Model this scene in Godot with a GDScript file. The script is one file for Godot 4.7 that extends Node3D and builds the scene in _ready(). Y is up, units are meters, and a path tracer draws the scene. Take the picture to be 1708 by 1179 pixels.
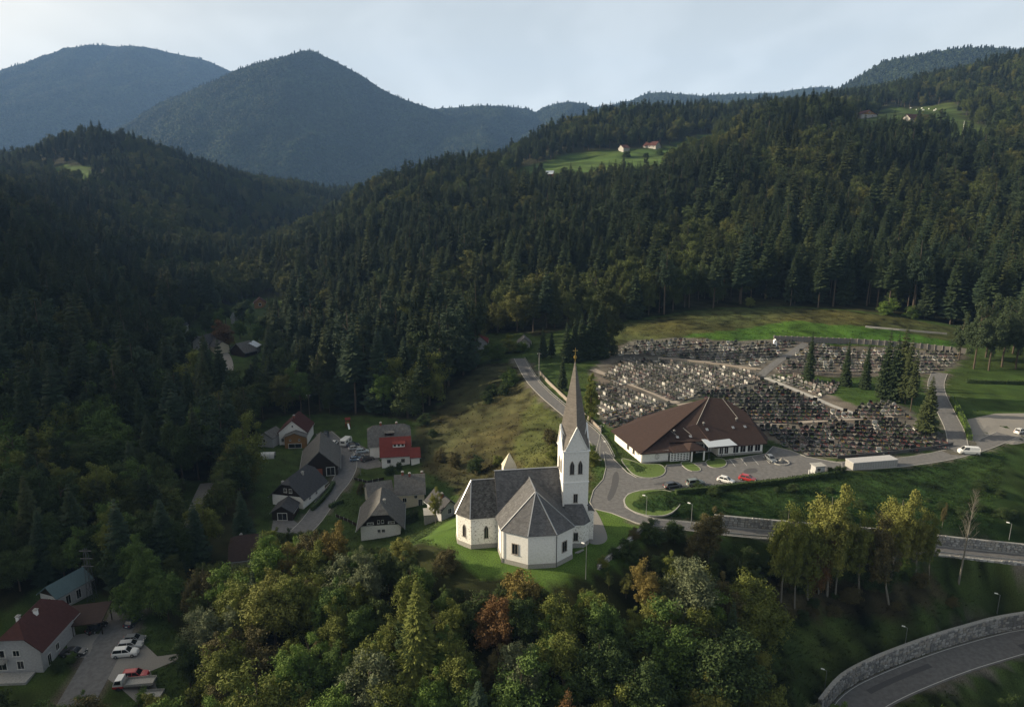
extends Node3D
# A church, a cemetery and a village in a wooded valley, late in the day.
# World: y up, the camera stands over x = 0, z = 0 and looks along -z; "d" below is the distance ahead (-z). The churchyard lies at y = 0.

const FOC := 1184.0
const CAM_Y := 72.0
const PITCH := 13.5
var CP := cos(deg_to_rad(PITCH))
var SP := sin(deg_to_rad(PITCH))
var rng := RandomNumberGenerator.new()
var noise := FastNoiseLite.new()
var used := {}
var M := {}

# ---------------------------------------------------------------- mesh collector
class MB:
	var v := PackedVector3Array()
	var n := PackedVector3Array()
	var c := PackedColorArray()
	var uv := PackedVector2Array()
	var col := Color.WHITE
	var has_col := false
	var has_uv := false
	var ctr: Variant = null
	func tri(a: Vector3, b: Vector3, e: Vector3) -> void:
		var nn := (e - a).cross(b - a)
		if nn.length_squared() < 1e-14: return
		nn = nn.normalized()
		if ctr != null and nn.dot((a + b + e) / 3.0 - ctr) < 0.0:
			v.append_array([a, e, b]); nn = -nn
		else:
			v.append_array([a, b, e])
		n.append_array([nn, nn, nn])
		if has_col: c.append_array([col, col, col])
	func tri_n(a: Vector3, b: Vector3, e: Vector3, na: Vector3, nb: Vector3, ne: Vector3) -> void:
		v.append_array([a, b, e]); n.append_array([na, nb, ne])
		if has_col: c.append_array([col, col, col])
	func quad(a: Vector3, b: Vector3, e: Vector3, f: Vector3) -> void:
		tri(a, b, e); tri(a, e, f)
	func poly(p: Array) -> void:
		for i in range(1, p.size() - 1): tri(p[0], p[i], p[i + 1])
	func box(at: Vector3, size: Vector3, bs := Basis.IDENTITY) -> void:
		var h := size * 0.5
		var k := []
		for i in 8: k.append(at + bs * Vector3(h.x if i & 1 else -h.x, h.y if i & 2 else -h.y, h.z if i & 4 else -h.z))
		var old: Variant = ctr
		ctr = at
		quad(k[0], k[1], k[3], k[2]); quad(k[4], k[5], k[7], k[6]); quad(k[0], k[1], k[5], k[4])
		quad(k[2], k[3], k[7], k[6]); quad(k[0], k[2], k[6], k[4]); quad(k[1], k[3], k[7], k[5])
		ctr = old
	func bar(a: Vector3, b: Vector3, w: float, h: float) -> void:
		var f := (b - a).normalized()
		var s := f.cross(Vector3.UP)
		s = Vector3.RIGHT if s.length() < 0.01 else s.normalized()
		box((a + b) * 0.5, Vector3(w, h, a.distance_to(b)), Basis(s, s.cross(f), -f) if false else Basis(s, f.cross(s) * -1.0, f))
	func cyl(a: Vector3, b: Vector3, r0: float, r1: float, seg := 8, caps := true) -> void:
		var f := (b - a).normalized()
		var s := f.cross(Vector3.UP)
		s = Vector3.RIGHT if s.length() < 0.05 else s.normalized()
		var t := f.cross(s)
		for i in seg:
			var p := TAU * i / seg
			var q := TAU * (i + 1) / seg
			var u := s * cos(p) + t * sin(p)
			var w := s * cos(q) + t * sin(q)
			var a0 := a + u * r0; var a1 := a + w * r0; var b0 := b + u * r1; var b1 := b + w * r1
			tri_n(a0, b0, b1, u, u, w)
			if r0 > 0.0: tri_n(a0, b1, a1, u, w, w)
			if caps:
				if r0 > 0.0: tri_n(a, a0, a1, -f, -f, -f)
				if r1 > 0.0: tri_n(b, b1, b0, f, f, f)
	func prism(p: PackedVector2Array, y0: float, y1: float, top := true) -> void:
		# p: (x, z) outline
		var m := Vector2.ZERO
		for q in p: m += q
		m /= p.size()
		var area := 0.0
		for i in p.size():
			var q0 := p[i]; var q1 := p[(i + 1) % p.size()]
			area += q0.cross(q1)
		for i in p.size():
			var q0 := p[i]; var q1 := p[(i + 1) % p.size()]
			var o := Vector3(q1.y - q0.y, 0, -(q1.x - q0.x)) * signf(area)
			var mid := Vector3((q0.x + q1.x) * .5, (y0 + y1) * .5, (q0.y + q1.y) * .5)
			var old: Variant = ctr
			ctr = mid - o
			quad(Vector3(q0.x, y0, q0.y), Vector3(q1.x, y0, q1.y), Vector3(q1.x, y1, q1.y), Vector3(q0.x, y1, q0.y))
			ctr = old
		if top:
			var ix := Geometry2D.triangulate_polygon(p)
			var old: Variant = ctr
			ctr = Vector3(m.x, y1 - 100.0, m.y)
			for i in range(0, ix.size(), 3):
				tri(Vector3(p[ix[i]].x, y1, p[ix[i]].y), Vector3(p[ix[i + 1]].x, y1, p[ix[i + 1]].y), Vector3(p[ix[i + 2]].x, y1, p[ix[i + 2]].y))
			ctr = old
	func slab(p: Array, thick: float) -> void:
		# a flat polygon p thickened downwards along its normal (roof planes)
		var nn: Vector3 = ((p[2] - p[0]) as Vector3).cross(p[1] - p[0]).normalized()
		if nn.y < 0: nn = -nn
		var low := []
		var m := Vector3.ZERO
		for q in p:
			low.append(q - nn * thick); m += q
		m = m / p.size() - nn * thick * .5
		var old: Variant = ctr
		ctr = m
		poly(p); poly(low)
		for i in p.size():
			var j := (i + 1) % p.size()
			quad(p[i], p[j], low[j], low[i])
		ctr = old
	func mesh() -> ArrayMesh:
		var a := []
		a.resize(Mesh.ARRAY_MAX)
		a[Mesh.ARRAY_VERTEX] = v; a[Mesh.ARRAY_NORMAL] = n
		if has_col: a[Mesh.ARRAY_COLOR] = c
		if has_uv: a[Mesh.ARRAY_TEX_UV] = uv
		var m := ArrayMesh.new()
		m.add_surface_from_arrays(Mesh.PRIMITIVE_TRIANGLES, a)
		return m

# ---------------------------------------------------------------- nodes
func numbered(called: String) -> String:
	if not used.has(called):
		used[called] = 0
		return called
	used[called] += 1
	return "%s_%03d" % [called, used[called]]
func tag(o: Node3D, label := "", category := "", group := "", kind := "") -> Node3D:
	if label: o.set_meta("label", label)
	if category: o.set_meta("category", category)
	if group: o.set_meta("group", group)
	if kind: o.set_meta("kind", kind)
	return o
func thing(called: String, label: String, category: String, at := Vector3.ZERO, turn := 0.0, group := "") -> Node3D:
	var o := Node3D.new()
	o.name = numbered(called)
	add_child(o)
	o.position = at
	o.rotation.y = turn
	return tag(o, label, category, group)
func part(parent: Node3D, called: String, m: Variant, mt: Material, at := Vector3.ZERO, turn := 0.0) -> MeshInstance3D:
	var o := MeshInstance3D.new()
	o.name = called
	o.mesh = m.mesh() if m is MB else m
	o.material_override = mt
	o.position = at
	o.rotation.y = turn
	parent.add_child(o, true)
	return o
func solo(called: String, m: Variant, mt: Material, label: String, category: String, at := Vector3.ZERO, turn := 0.0, group := "") -> MeshInstance3D:
	var o := part(self, numbered(called), m, mt, at, turn)
	tag(o, label, category, group)
	return o
func struct(called: String, m: Variant, mt: Material) -> MeshInstance3D:
	var o := part(self, numbered(called), m, mt)
	o.set_meta("kind", "structure")
	return o
func copy(o: Node3D, at: Vector3, turn: float, sc := 1.0, label := "", group := "") -> Node3D:
	var c: Node3D = o.duplicate()
	c.name = numbered(String(o.name).rstrip("0123456789").rstrip("_"))
	add_child(c)
	c.position = at
	c.rotation.y = turn
	c.scale = Vector3.ONE * sc
	if label: c.set_meta("label", label)
	if group: c.set_meta("group", group)
	return c
func multi(parent: Node3D, called: String, m: Mesh, mt: Material, xf: Array, cols: Array = []) -> MultiMeshInstance3D:
	var mm := MultiMesh.new()
	mm.transform_format = MultiMesh.TRANSFORM_3D
	mm.use_colors = not cols.is_empty()
	mm.mesh = m
	mm.instance_count = xf.size()
	for i in xf.size():
		mm.set_instance_transform(i, xf[i])
		if mm.use_colors: mm.set_instance_color(i, cols[i])
	var o := MultiMeshInstance3D.new()
	o.name = called
	o.multimesh = mm
	o.material_override = mt
	parent.add_child(o, true)
	return o

# ---------------------------------------------------------------- materials (colours given as linear base colours)
func lin(r: float, g: float, b: float) -> Color: return Color(r, g, b).linear_to_srgb()
func flat(r: float, g: float, b: float, rough := 0.85, metal := 0.0) -> StandardMaterial3D:
	var m := StandardMaterial3D.new()
	m.albedo_color = lin(r, g, b)
	m.roughness = rough
	m.metallic = metal
	return m
func ntex(f: float, sd: int, stops: Array, cell := false, size := 512) -> NoiseTexture2D:
	var nz := FastNoiseLite.new()
	nz.seed = sd
	nz.frequency = f
	nz.noise_type = FastNoiseLite.TYPE_CELLULAR if cell else FastNoiseLite.TYPE_SIMPLEX_SMOOTH
	nz.fractal_octaves = 5
	nz.fractal_gain = 0.6
	if cell:
		nz.cellular_return_type = FastNoiseLite.RETURN_CELL_VALUE
		nz.fractal_type = FastNoiseLite.FRACTAL_NONE
	var t := NoiseTexture2D.new()
	t.width = size; t.height = size
	t.seamless = not cell
	t.noise = nz
	var g := Gradient.new()
	g.offsets = PackedFloat32Array(); g.colors = PackedColorArray()
	var of := PackedFloat32Array(); var co := PackedColorArray()
	for s in stops:
		of.append(s[0]); co.append(lin(s[1], s[2], s[3]))
	g.offsets = of; g.colors = co
	t.color_ramp = g
	return t
func grainy(r: float, g: float, b: float, spread := 0.3, metres := 4.0, rough := 0.88, sd := 1, freq := 0.02) -> StandardMaterial3D:
	# a base colour broken up by patches and grain, mapped in the world
	var m := StandardMaterial3D.new()
	var lo := 1.0 - spread; var hi := 1.0 + spread
	m.albedo_texture = ntex(freq, sd, [[0.15, r * lo, g * lo, b * lo], [0.5, r, g, b], [0.85, minf(r * hi, 1), minf(g * hi, 1), minf(b * hi, 1)]])
	m.uv1_triplanar = true
	m.uv1_world_triplanar = true
	m.uv1_scale = Vector3.ONE / metres
	m.roughness = rough
	m.metallic_specular = .25
	return m

# ---------------------------------------------------------------- picture <-> place
func ray(u: float, v: float) -> Vector3:
	var a := (u - 854.0) / FOC
	var b := (589.5 - v) / FOC
	return Vector3(a, b * CP - SP, -(CP + b * SP))
func at_y(u: float, v: float, y: float) -> Vector3:
	var r := ray(u, v)
	return Vector3(0, CAM_Y, 0) + r * ((y - CAM_Y) / r.y)
func at_d(u: float, v: float, d: float) -> Vector3:
	var r := ray(u, v)
	return Vector3(0, CAM_Y, 0) + r * (d / -r.z)
func wud(u: float, d: float, y: float) -> Vector3:
	return Vector3((u - 854.0) / FOC * (d * CP + (CAM_Y - y) * SP), y, -d)
func screen(p: Vector3) -> Vector3:
	var zc := -p.z * CP + (CAM_Y - p.y) * SP
	var yc := (p.y - CAM_Y) * CP - p.z * SP
	return Vector3(854.0 + FOC * p.x / zc, 589.5 - FOC * yc / zc, zc)
func hit(u: float, v: float) -> Vector3:
	var r := ray(u, v)
	r /= -r.z
	var o := Vector3(0, CAM_Y, 0)
	var t := 60.0
	var st := 1.5
	while t < 1700.0:
		var p := o + r * t
		if p.y < H(p.x, p.z):
			var lo := t - st; var hi := t
			for i in 12:
				var m := (lo + hi) * .5
				var q := o + r * m
				if q.y < H(q.x, q.z): hi = m
				else: lo = m
			return o + r * hi
		st = 1.5 if t < 450.0 else 6.0
		t += st
	return o + r * 1700.0

# ---------------------------------------------------------------- terrain
const CX0 := -900.0; const CD0 := -60.0; const CS := 10.0; const CNX := 191; const CND := 161
const FX0 := -240.0; const FD0 := 60.0; const FS := 2.0; const FNX := 271; const FND := 181   # x -240..300, d 60..420
var cg := PackedFloat32Array()
var fg := PackedFloat32Array()
var kx := PackedFloat32Array(); var kd := PackedFloat32Array(); var kw := PackedFloat32Array()
var kc := 0.0
func ctl() -> Array:
	var o := []
	# (u, v, y): ground seen in the picture at a known height
	for q in [[700,905,-.6],[745,885,0],[800,955,-.6],[900,970,-1.2],[985,962,-1.2],[1075,884,0],[1000,850,0],[930,880,0],[870,940,0],[780,930,0],[1045,835,0],[1010,790,0],[1100,800,0],[1200,808,0],[1330,798,0],
		[1110,772,.1],[1278,752,.1],[1030,760,.2],[1420,775,0],[1500,762,.1],[1610,752,.5],[1700,700,1.6],[1590,680,2],[1660,690,1.6],
		[1000,700,.8],[1300,700,1.2],[1500,720,.8],[1550,740,.5],[1000,620,2.5],[1200,640,2.5],[1400,640,3],[1280,620,4],[1050,570,4.5],[1200,575,6],[1400,575,6.5],[1590,590,6],
		[1150,550,9],[1350,545,11],[1500,550,10.5],[1600,570,8],[1040,525,9],[1200,505,14],[1350,505,15],[1500,525,14],[1640,640,3.4],[1700,650,3.6],[1708,600,6],
		[1088,870,0],[1216,886,-2],[1300,893,-3.6],[1450,905,-6],[1590,920,-8],[1708,932,-9.5],[1216,850,-.6],[1300,850,-1.5],[1450,860,-3],[1590,870,-4.5],[1708,880,-6],[1480,790,-.6],[1600,775,-1],[1690,745,0],[1400,805,-.5],
		[1230,930,-6],[1300,950,-9],[1450,955,-11],[1600,960,-13],[1708,955,-13.5],[1305,1005,-14],[1420,1050,-19],[1560,1020,-17],[1700,990,-16.5],[1330,1140,-23],
		[1404,1169,-24.6],[1454,1140,-24.4],[1531,1107,-24],[1608,1080,-23.5],[1708,1053,-23],[1470,1177,-24.8],[1589,1125,-24.2],[1705,1088,-23.3],[1600,1160,-25.5],[1700,1130,-24.8],
		[930,690,.2],[880,620,1.2],[905,655,.6],[965,700,.2],[800,640,-4],[720,700,-13],[700,770,-16],[760,790,-13.5],[850,770,-8],[915,750,-2],[830,700,-7],[880,690,-3],
		[600,750,-17],[560,720,-16.5],[470,740,-17],[560,800,-17.5],[500,870,-18.4],[640,895,-18],[740,850,-16],[700,860,-17],[440,760,-17],[540,690,-16],[640,680,-14],
		[150,1150,-16],[200,1050,-16],[50,1110,-16],[230,1100,-16],[270,1140,-17],[100,990,-15.6],[330,840,-17],[405,590,-15],[350,575,-14.5],[435,507,-12],[400,930,-18],[20,1000,-14]]:
		o.append(at_y(q[0], q[1], q[2]))
	# (u, d, y): ground under trees or out of sight
	for q in [[900,330,3],[900,450,20],[950,600,46],[960,740,66],[900,800,81],[980,850,93],[1090,860,101],[1083,900,116],[930,1050,144],[1000,1100,158],[1130,1100,168],[1240,1120,172],
		[1180,420,26],[1200,520,52],[1200,640,84],[1200,760,108],[1180,880,120],[1300,400,24],[1300,500,58],[1310,600,95],[1330,700,128],[1340,760,141],[1300,860,138],[1250,980,145],
		[1450,830,142],[1530,850,147],[1480,700,122],[1605,780,126],[1640,860,150],[1500,1000,163],[1650,1050,206],[1708,1100,234],[1720,900,170],[1600,330,13],[1600,450,38],[1600,600,78],[1620,720,112],[1760,400,30],[1760,600,90],[1900,800,180],
		[620,330,-13],[700,400,0],[720,500,17],[700,600,39],[720,700,62],[740,820,84],[740,950,60],[620,850,56],[620,600,24],[600,700,38],[500,900,-18],[530,900,6],[520,700,2],[560,880,34],[500,400,-12],[500,500,-6],[560,450,-5],[500,600,2],[450,600,-8],[430,700,-3],[470,950,-26],[400,1000,8],[330,1000,52],[250,1080,98],[440,850,-20],[150,1150,146],[40,1000,78],[120,950,82],[60,850,62],[-60,1050,70],[-20,900,62],[90,1150,126],
		[0,200,-9],[0,300,6],[0,450,28],[0,600,44],[0,800,55],[100,300,-8],[100,450,8],[100,650,34],[200,300,-13],[200,400,-3],[200,550,12],[200,700,36],[200,900,66],[300,300,-16.5],[300,400,-14],[310,550,-4],[310,700,14],[320,900,50],[120,200,-13],[250,220,-16],[330,220,-17.5],[380,700,0],
		[600,132,-9],[690,112,-6],[800,108,-6],[600,115,-12],[500,124,-9.5],[420,120,-13],[430,104,-18],[340,110,-19],[300,125,-17],[560,150,-15],[900,106,-8],[900,90,-20],[1000,112,-6],[1000,95,-16],[1100,125,-5],[1100,108,-13],[1130,95,-20],[1190,125,-11],[1210,108,-19],[600,95,-20],[720,92,-20],[1280,110,-22],[680,150,-10]]:
		o.append(wud(q[0], q[1], q[2]))
	# out of the frame (x, d, y): the ridge on the left that keeps the valley in shade, and the rest of the rim
	for q in [[-330,100,52],[-330,250,62],[-450,0,128],[-450,140,128],[-450,180,133],[-450,230,147],[-450,270,154],[-460,400,140],[-520,520,120],[-600,650,120],[-640,800,70],[-700,200,230],[-700,0,220],[-850,500,240],[-850,900,160],[-800,1200,95],[-300,0,40],[-200,0,-8],[-200,90,-10],
		[-60,40,-24],[60,40,-30],[180,40,-30],[180,90,-26],[0,-50,-26],[300,60,-30],[300,150,-12],[300,250,10],[420,300,40],[500,150,20],[600,500,130],[800,300,120],[900,800,240],[950,1200,280],[-900,-50,250],[600,-50,0],[900,0,60],[-500,1500,60],[0,1400,40],[500,1500,190],[-100,1150,40],[240,1250,160],[150,1350,110],[900,1540,260],[-900,1540,120]]:
		o.append(Vector3(q[0], q[2], -q[1]))
	return o
func solve_rbf(p: Array) -> void:
	var n := p.size()
	var a := []
	for i in n:
		var row := PackedFloat64Array()
		row.resize(n + 1)
		for j in n:
			var dx: float = p[i].x - p[j].x; var dz: float = p[i].z - p[j].z
			row[j] = sqrt(dx * dx + dz * dz + 64.0)
		row[i] -= 2.0
		row[n] = p[i].y
		a.append(row)
	for i in n:
		var b := i
		for k in range(i + 1, n):
			if absf(a[k][i]) > absf(a[b][i]): b = k
		if b != i:
			var t = a[i]; a[i] = a[b]; a[b] = t
		var pr: PackedFloat64Array = a[i]
		var iv := 1.0 / pr[i]
		for k in range(i + 1, n):
			var r: PackedFloat64Array = a[k]
			var f := r[i] * iv
			if f == 0.0: continue
			for j in range(i, n + 1): r[j] -= f * pr[j]
			a[k] = r
	var w := PackedFloat64Array()
	w.resize(n)
	for i in range(n - 1, -1, -1):
		var s: float = a[i][n]
		for j in range(i + 1, n): s -= a[i][j] * w[j]
		w[i] = s / a[i][i]
	kx.resize(n); kd.resize(n); kw.resize(n)
	for i in n:
		kx[i] = p[i].x; kd[i] = -p[i].z; kw[i] = w[i]
func rbf(x: float, d: float) -> float:
	var s := 0.0
	for i in kx.size():
		var dx := x - kx[i]; var dd := d - kd[i]
		s += kw[i] * sqrt(dx * dx + dd * dd + 64.0)
	return s
func coarse(x: float, d: float) -> float:
	var fx := clampf((x - CX0) / CS, 0.0, CNX - 1.001); var fd := clampf((d - CD0) / CS, 0.0, CND - 1.001)
	var i := int(fx); var j := int(fd)
	var a := fx - i; var b := fd - j
	var k := j * CNX + i
	return lerpf(lerpf(cg[k], cg[k + 1], a), lerpf(cg[k + CNX], cg[k + CNX + 1], a), b)
func H(x: float, z: float) -> float:
	var d := -z
	var fx := (x - FX0) / FS; var fd := (d - FD0) / FS
	if fx < 0.0 or fd < 0.0 or fx >= FNX - 1 or fd >= FND - 1: return coarse(x, d)
	var i := int(fx); var j := int(fd)
	var a := fx - i; var b := fd - j
	var k := j * FNX + i
	return lerpf(lerpf(fg[k], fg[k + 1], a), lerpf(fg[k + FNX], fg[k + FNX + 1], a), b)
func G(p: Vector3) -> Vector3: return Vector3(p.x, H(p.x, p.z), p.z)
func in_fine(x: float, d: float) -> float:
	# 0 at the edge of the fine sheet, 1 from 20 m inside
	return clampf(minf(minf(x - FX0, FX0 + (FNX - 1) * FS - x), minf(d - FD0, FD0 + (FND - 1) * FS - d)) / 20.0, 0.0, 1.0)
func make_heights() -> void:
	solve_rbf(ctl())
	cg.resize(CNX * CND)
	for j in CND:
		for i in CNX:
			var x := CX0 + i * CS; var d := CD0 + j * CS
			var wild := 1.0 - in_fine(x, d)
			cg[j * CNX + i] = rbf(x, d) + wild * clampf((d - 350.0) / 300.0, 0.0, 1.0) * 9.0 * noise.get_noise_2d(x * 1.2, d * 1.2)
	fg.resize(FNX * FND)
	var half := PackedFloat32Array()          # every second point, the rest lies between
	var hn := (FNX - 1) / 2 + 1
	for j in range(0, FND, 2):
		for i in range(0, FNX, 2): half.append(rbf(FX0 + i * FS, FD0 + j * FS))
	for j in FND:
		for i in FNX:
			var x := FX0 + i * FS; var d := FD0 + j * FS
			var w := in_fine(x, d)
			var c := coarse(x, d)
			var i0 := i / 2; var i1 := (i + 1) / 2; var j0 := j / 2; var j1 := (j + 1) / 2
			var r := (half[j0 * hn + i0] + half[j0 * hn + i1] + half[j1 * hn + i0] + half[j1 * hn + i1]) * .25
			fg[j * FNX + i] = c if w <= 0.0 else lerpf(c, r + 0.25 * noise.get_noise_2d(x * 9.0, d * 9.0), w)
func level(poly: PackedVector2Array, y: Variant, soft := 3.0) -> void:
	# flattens the fine sheet inside poly (x, z); y a number, or null for a plane kept as it is but without bumps
	var bb := Rect2(poly[0], Vector2.ZERO)
	for q in poly: bb = bb.expand(q)
	bb = bb.grow(soft)
	for j in FND:
		var z := -(FD0 + j * FS)
		if z < bb.position.y or z > bb.end.y: continue
		for i in FNX:
			var x := FX0 + i * FS
			if x < bb.position.x or x > bb.end.x: continue
			var p := Vector2(x, z)
			var w := 0.0
			if Geometry2D.is_point_in_polygon(p, poly): w = 1.0
			else:
				var best := 1e9
				for k in poly.size(): best = minf(best, p.distance_to(Geometry2D.get_closest_point_to_segment(p, poly[k], poly[(k + 1) % poly.size()])))
				w = clampf(1.0 - best / soft, 0.0, 1.0)
			if w > 0.0: fg[j * FNX + i] = lerpf(fg[j * FNX + i], y, w)
func level_line(pts: Array, half: float, soft := 4.0) -> void:
	# flattens the fine sheet across a road whose points carry their heights
	var bb := Rect2(pts[0].x, pts[0].z, 0, 0)
	for q in pts: bb = bb.expand(Vector2(q.x, q.z))
	bb = bb.grow(half + soft)
	for j in FND:
		var zz := -(FD0 + j * FS)
		if zz < bb.position.y or zz > bb.end.y: continue
		for i in FNX:
			if FX0 + i * FS < bb.position.x or FX0 + i * FS > bb.end.x: continue
			var p := Vector2(FX0 + i * FS, -(FD0 + j * FS))
			var best := 1e9; var y := 0.0
			for k in pts.size() - 1:
				var a := Vector2(pts[k].x, pts[k].z); var b := Vector2(pts[k + 1].x, pts[k + 1].z)
				if p.x < minf(a.x, b.x) - half - soft or p.x > maxf(a.x, b.x) + half + soft or p.y < minf(a.y, b.y) - half - soft or p.y > maxf(a.y, b.y) + half + soft: continue
				var q := Geometry2D.get_closest_point_to_segment(p, a, b)
				var e := p.distance_to(q)
				if e < best:
					best = e
					y = lerpf(pts[k].y, pts[k + 1].y, a.distance_to(q) / maxf(a.distance_to(b), 1e-4))
			if best < half + soft:
				var w := clampf(1.0 - (best - half) / soft, 0.0, 1.0)
				w = w * w * (3.0 - 2.0 * w)
				fg[j * FNX + i] = lerpf(fg[j * FNX + i], y, w)
func smooth_line(p: Array, step := 2.0) -> Array:
	var o := []
	for i in p.size() - 1:
		var a: Vector3 = p[maxi(i - 1, 0)]; var b: Vector3 = p[i]; var c: Vector3 = p[i + 1]; var e: Vector3 = p[mini(i + 2, p.size() - 1)]
		var n := maxi(1, int(b.distance_to(c) / step))
		for k in n: o.append(b.cubic_interpolate(c, a, e, float(k) / n))
	o.append(p[-1])
	return o

# zones: (x, z) polygons with a colour; the last that holds a point wins. "open" ones carry no forest
var zones := []
func zone(px: Array, color: Color, open := true, patch := 0.25) -> PackedVector2Array:
	var g := PackedVector2Array()
	for i in range(0, px.size(), 2):
		var p := hit(px[i], px[i + 1])
		g.append(Vector2(p.x, p.z))
	return zone_w(g, color, open, patch)
func zone_w(g: PackedVector2Array, color: Color, open := true, patch := 0.25) -> PackedVector2Array:
	var bb := Rect2(g[0], Vector2.ZERO)
	for q in g: bb = bb.expand(q)
	zones.append({"p": g, "c": color, "o": open, "b": bb, "patch": patch})
	return g
func zone_at(x: float, z: float, only_open := false) -> Dictionary:
	var p := Vector2(x, z)
	for i in range(zones.size() - 1, -1, -1):
		if zones[i].b.has_point(p) and Geometry2D.is_point_in_polygon(p, zones[i].p): return zones[i]
	return {}
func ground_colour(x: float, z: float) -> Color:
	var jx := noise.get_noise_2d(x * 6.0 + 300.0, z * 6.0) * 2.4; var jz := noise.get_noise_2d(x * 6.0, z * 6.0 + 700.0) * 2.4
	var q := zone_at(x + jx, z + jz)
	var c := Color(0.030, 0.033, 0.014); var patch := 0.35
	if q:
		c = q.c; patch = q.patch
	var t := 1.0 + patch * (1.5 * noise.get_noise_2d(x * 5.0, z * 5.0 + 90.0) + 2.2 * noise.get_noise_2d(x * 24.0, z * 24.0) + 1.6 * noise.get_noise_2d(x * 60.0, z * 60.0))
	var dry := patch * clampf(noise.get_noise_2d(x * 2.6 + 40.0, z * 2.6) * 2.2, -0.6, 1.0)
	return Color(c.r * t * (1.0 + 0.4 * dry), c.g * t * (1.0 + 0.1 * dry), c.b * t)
func sheet_mesh(nx: int, nd: int, x0: float, d0: float, s: float, hs: PackedFloat32Array, hole: Rect2) -> ArrayMesh:
	var v := PackedVector3Array(); var nn := PackedVector3Array(); var c := PackedColorArray(); var ix := PackedInt32Array()
	v.resize(nx * nd); nn.resize(nx * nd); c.resize(nx * nd)
	for j in nd:
		for i in nx:
			var k := j * nx + i
			var x := x0 + i * s; var z := -(d0 + j * s)
			v[k] = Vector3(x, hs[k], z)
			var l := hs[k - 1] if i > 0 else hs[k]; var r := hs[k + 1] if i < nx - 1 else hs[k]
			var f := hs[k - nx] if j > 0 else hs[k]; var b := hs[k + nx] if j < nd - 1 else hs[k]
			nn[k] = Vector3((l - r) / (2 * s), 1.0, (b - f) / (2 * s)).normalized()
			c[k] = ground_colour(x, z)
	for j in nd - 1:
		for i in nx - 1:
			if hole.has_area() and hole.has_point(Vector2(x0 + (i + .5) * s, d0 + (j + .5) * s)): continue
			var k := j * nx + i
			ix.append_array([k, k + nx, k + 1, k + 1, k + nx, k + nx + 1])
	var a := []
	a.resize(Mesh.ARRAY_MAX)
	a[Mesh.ARRAY_VERTEX] = v; a[Mesh.ARRAY_NORMAL] = nn; a[Mesh.ARRAY_COLOR] = c; a[Mesh.ARRAY_INDEX] = ix
	var m := ArrayMesh.new()
	m.add_surface_from_arrays(Mesh.PRIMITIVE_TRIANGLES, a)
	return m
func terrain() -> void:
	var g := StandardMaterial3D.new()
	g.vertex_color_use_as_albedo = true
	g.albedo_texture = ntex(0.045, 11, [[0.15, .34, .36, .30], [0.5, .74, .74, .72], [0.85, 1, 1, 1]])
	g.uv1_triplanar = true
	g.uv1_world_triplanar = true
	g.uv1_scale = Vector3.ONE / 9.0
	g.roughness = 0.95
	g.metallic_specular = 0.2
	M.ground = g
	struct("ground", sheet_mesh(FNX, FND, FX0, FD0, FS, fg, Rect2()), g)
	struct("terrain", sheet_mesh(CNX, CND, CX0, CD0, CS, cg, Rect2(FX0, FD0, (FNX - 1) * FS, (FND - 1) * FS)), g)

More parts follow.
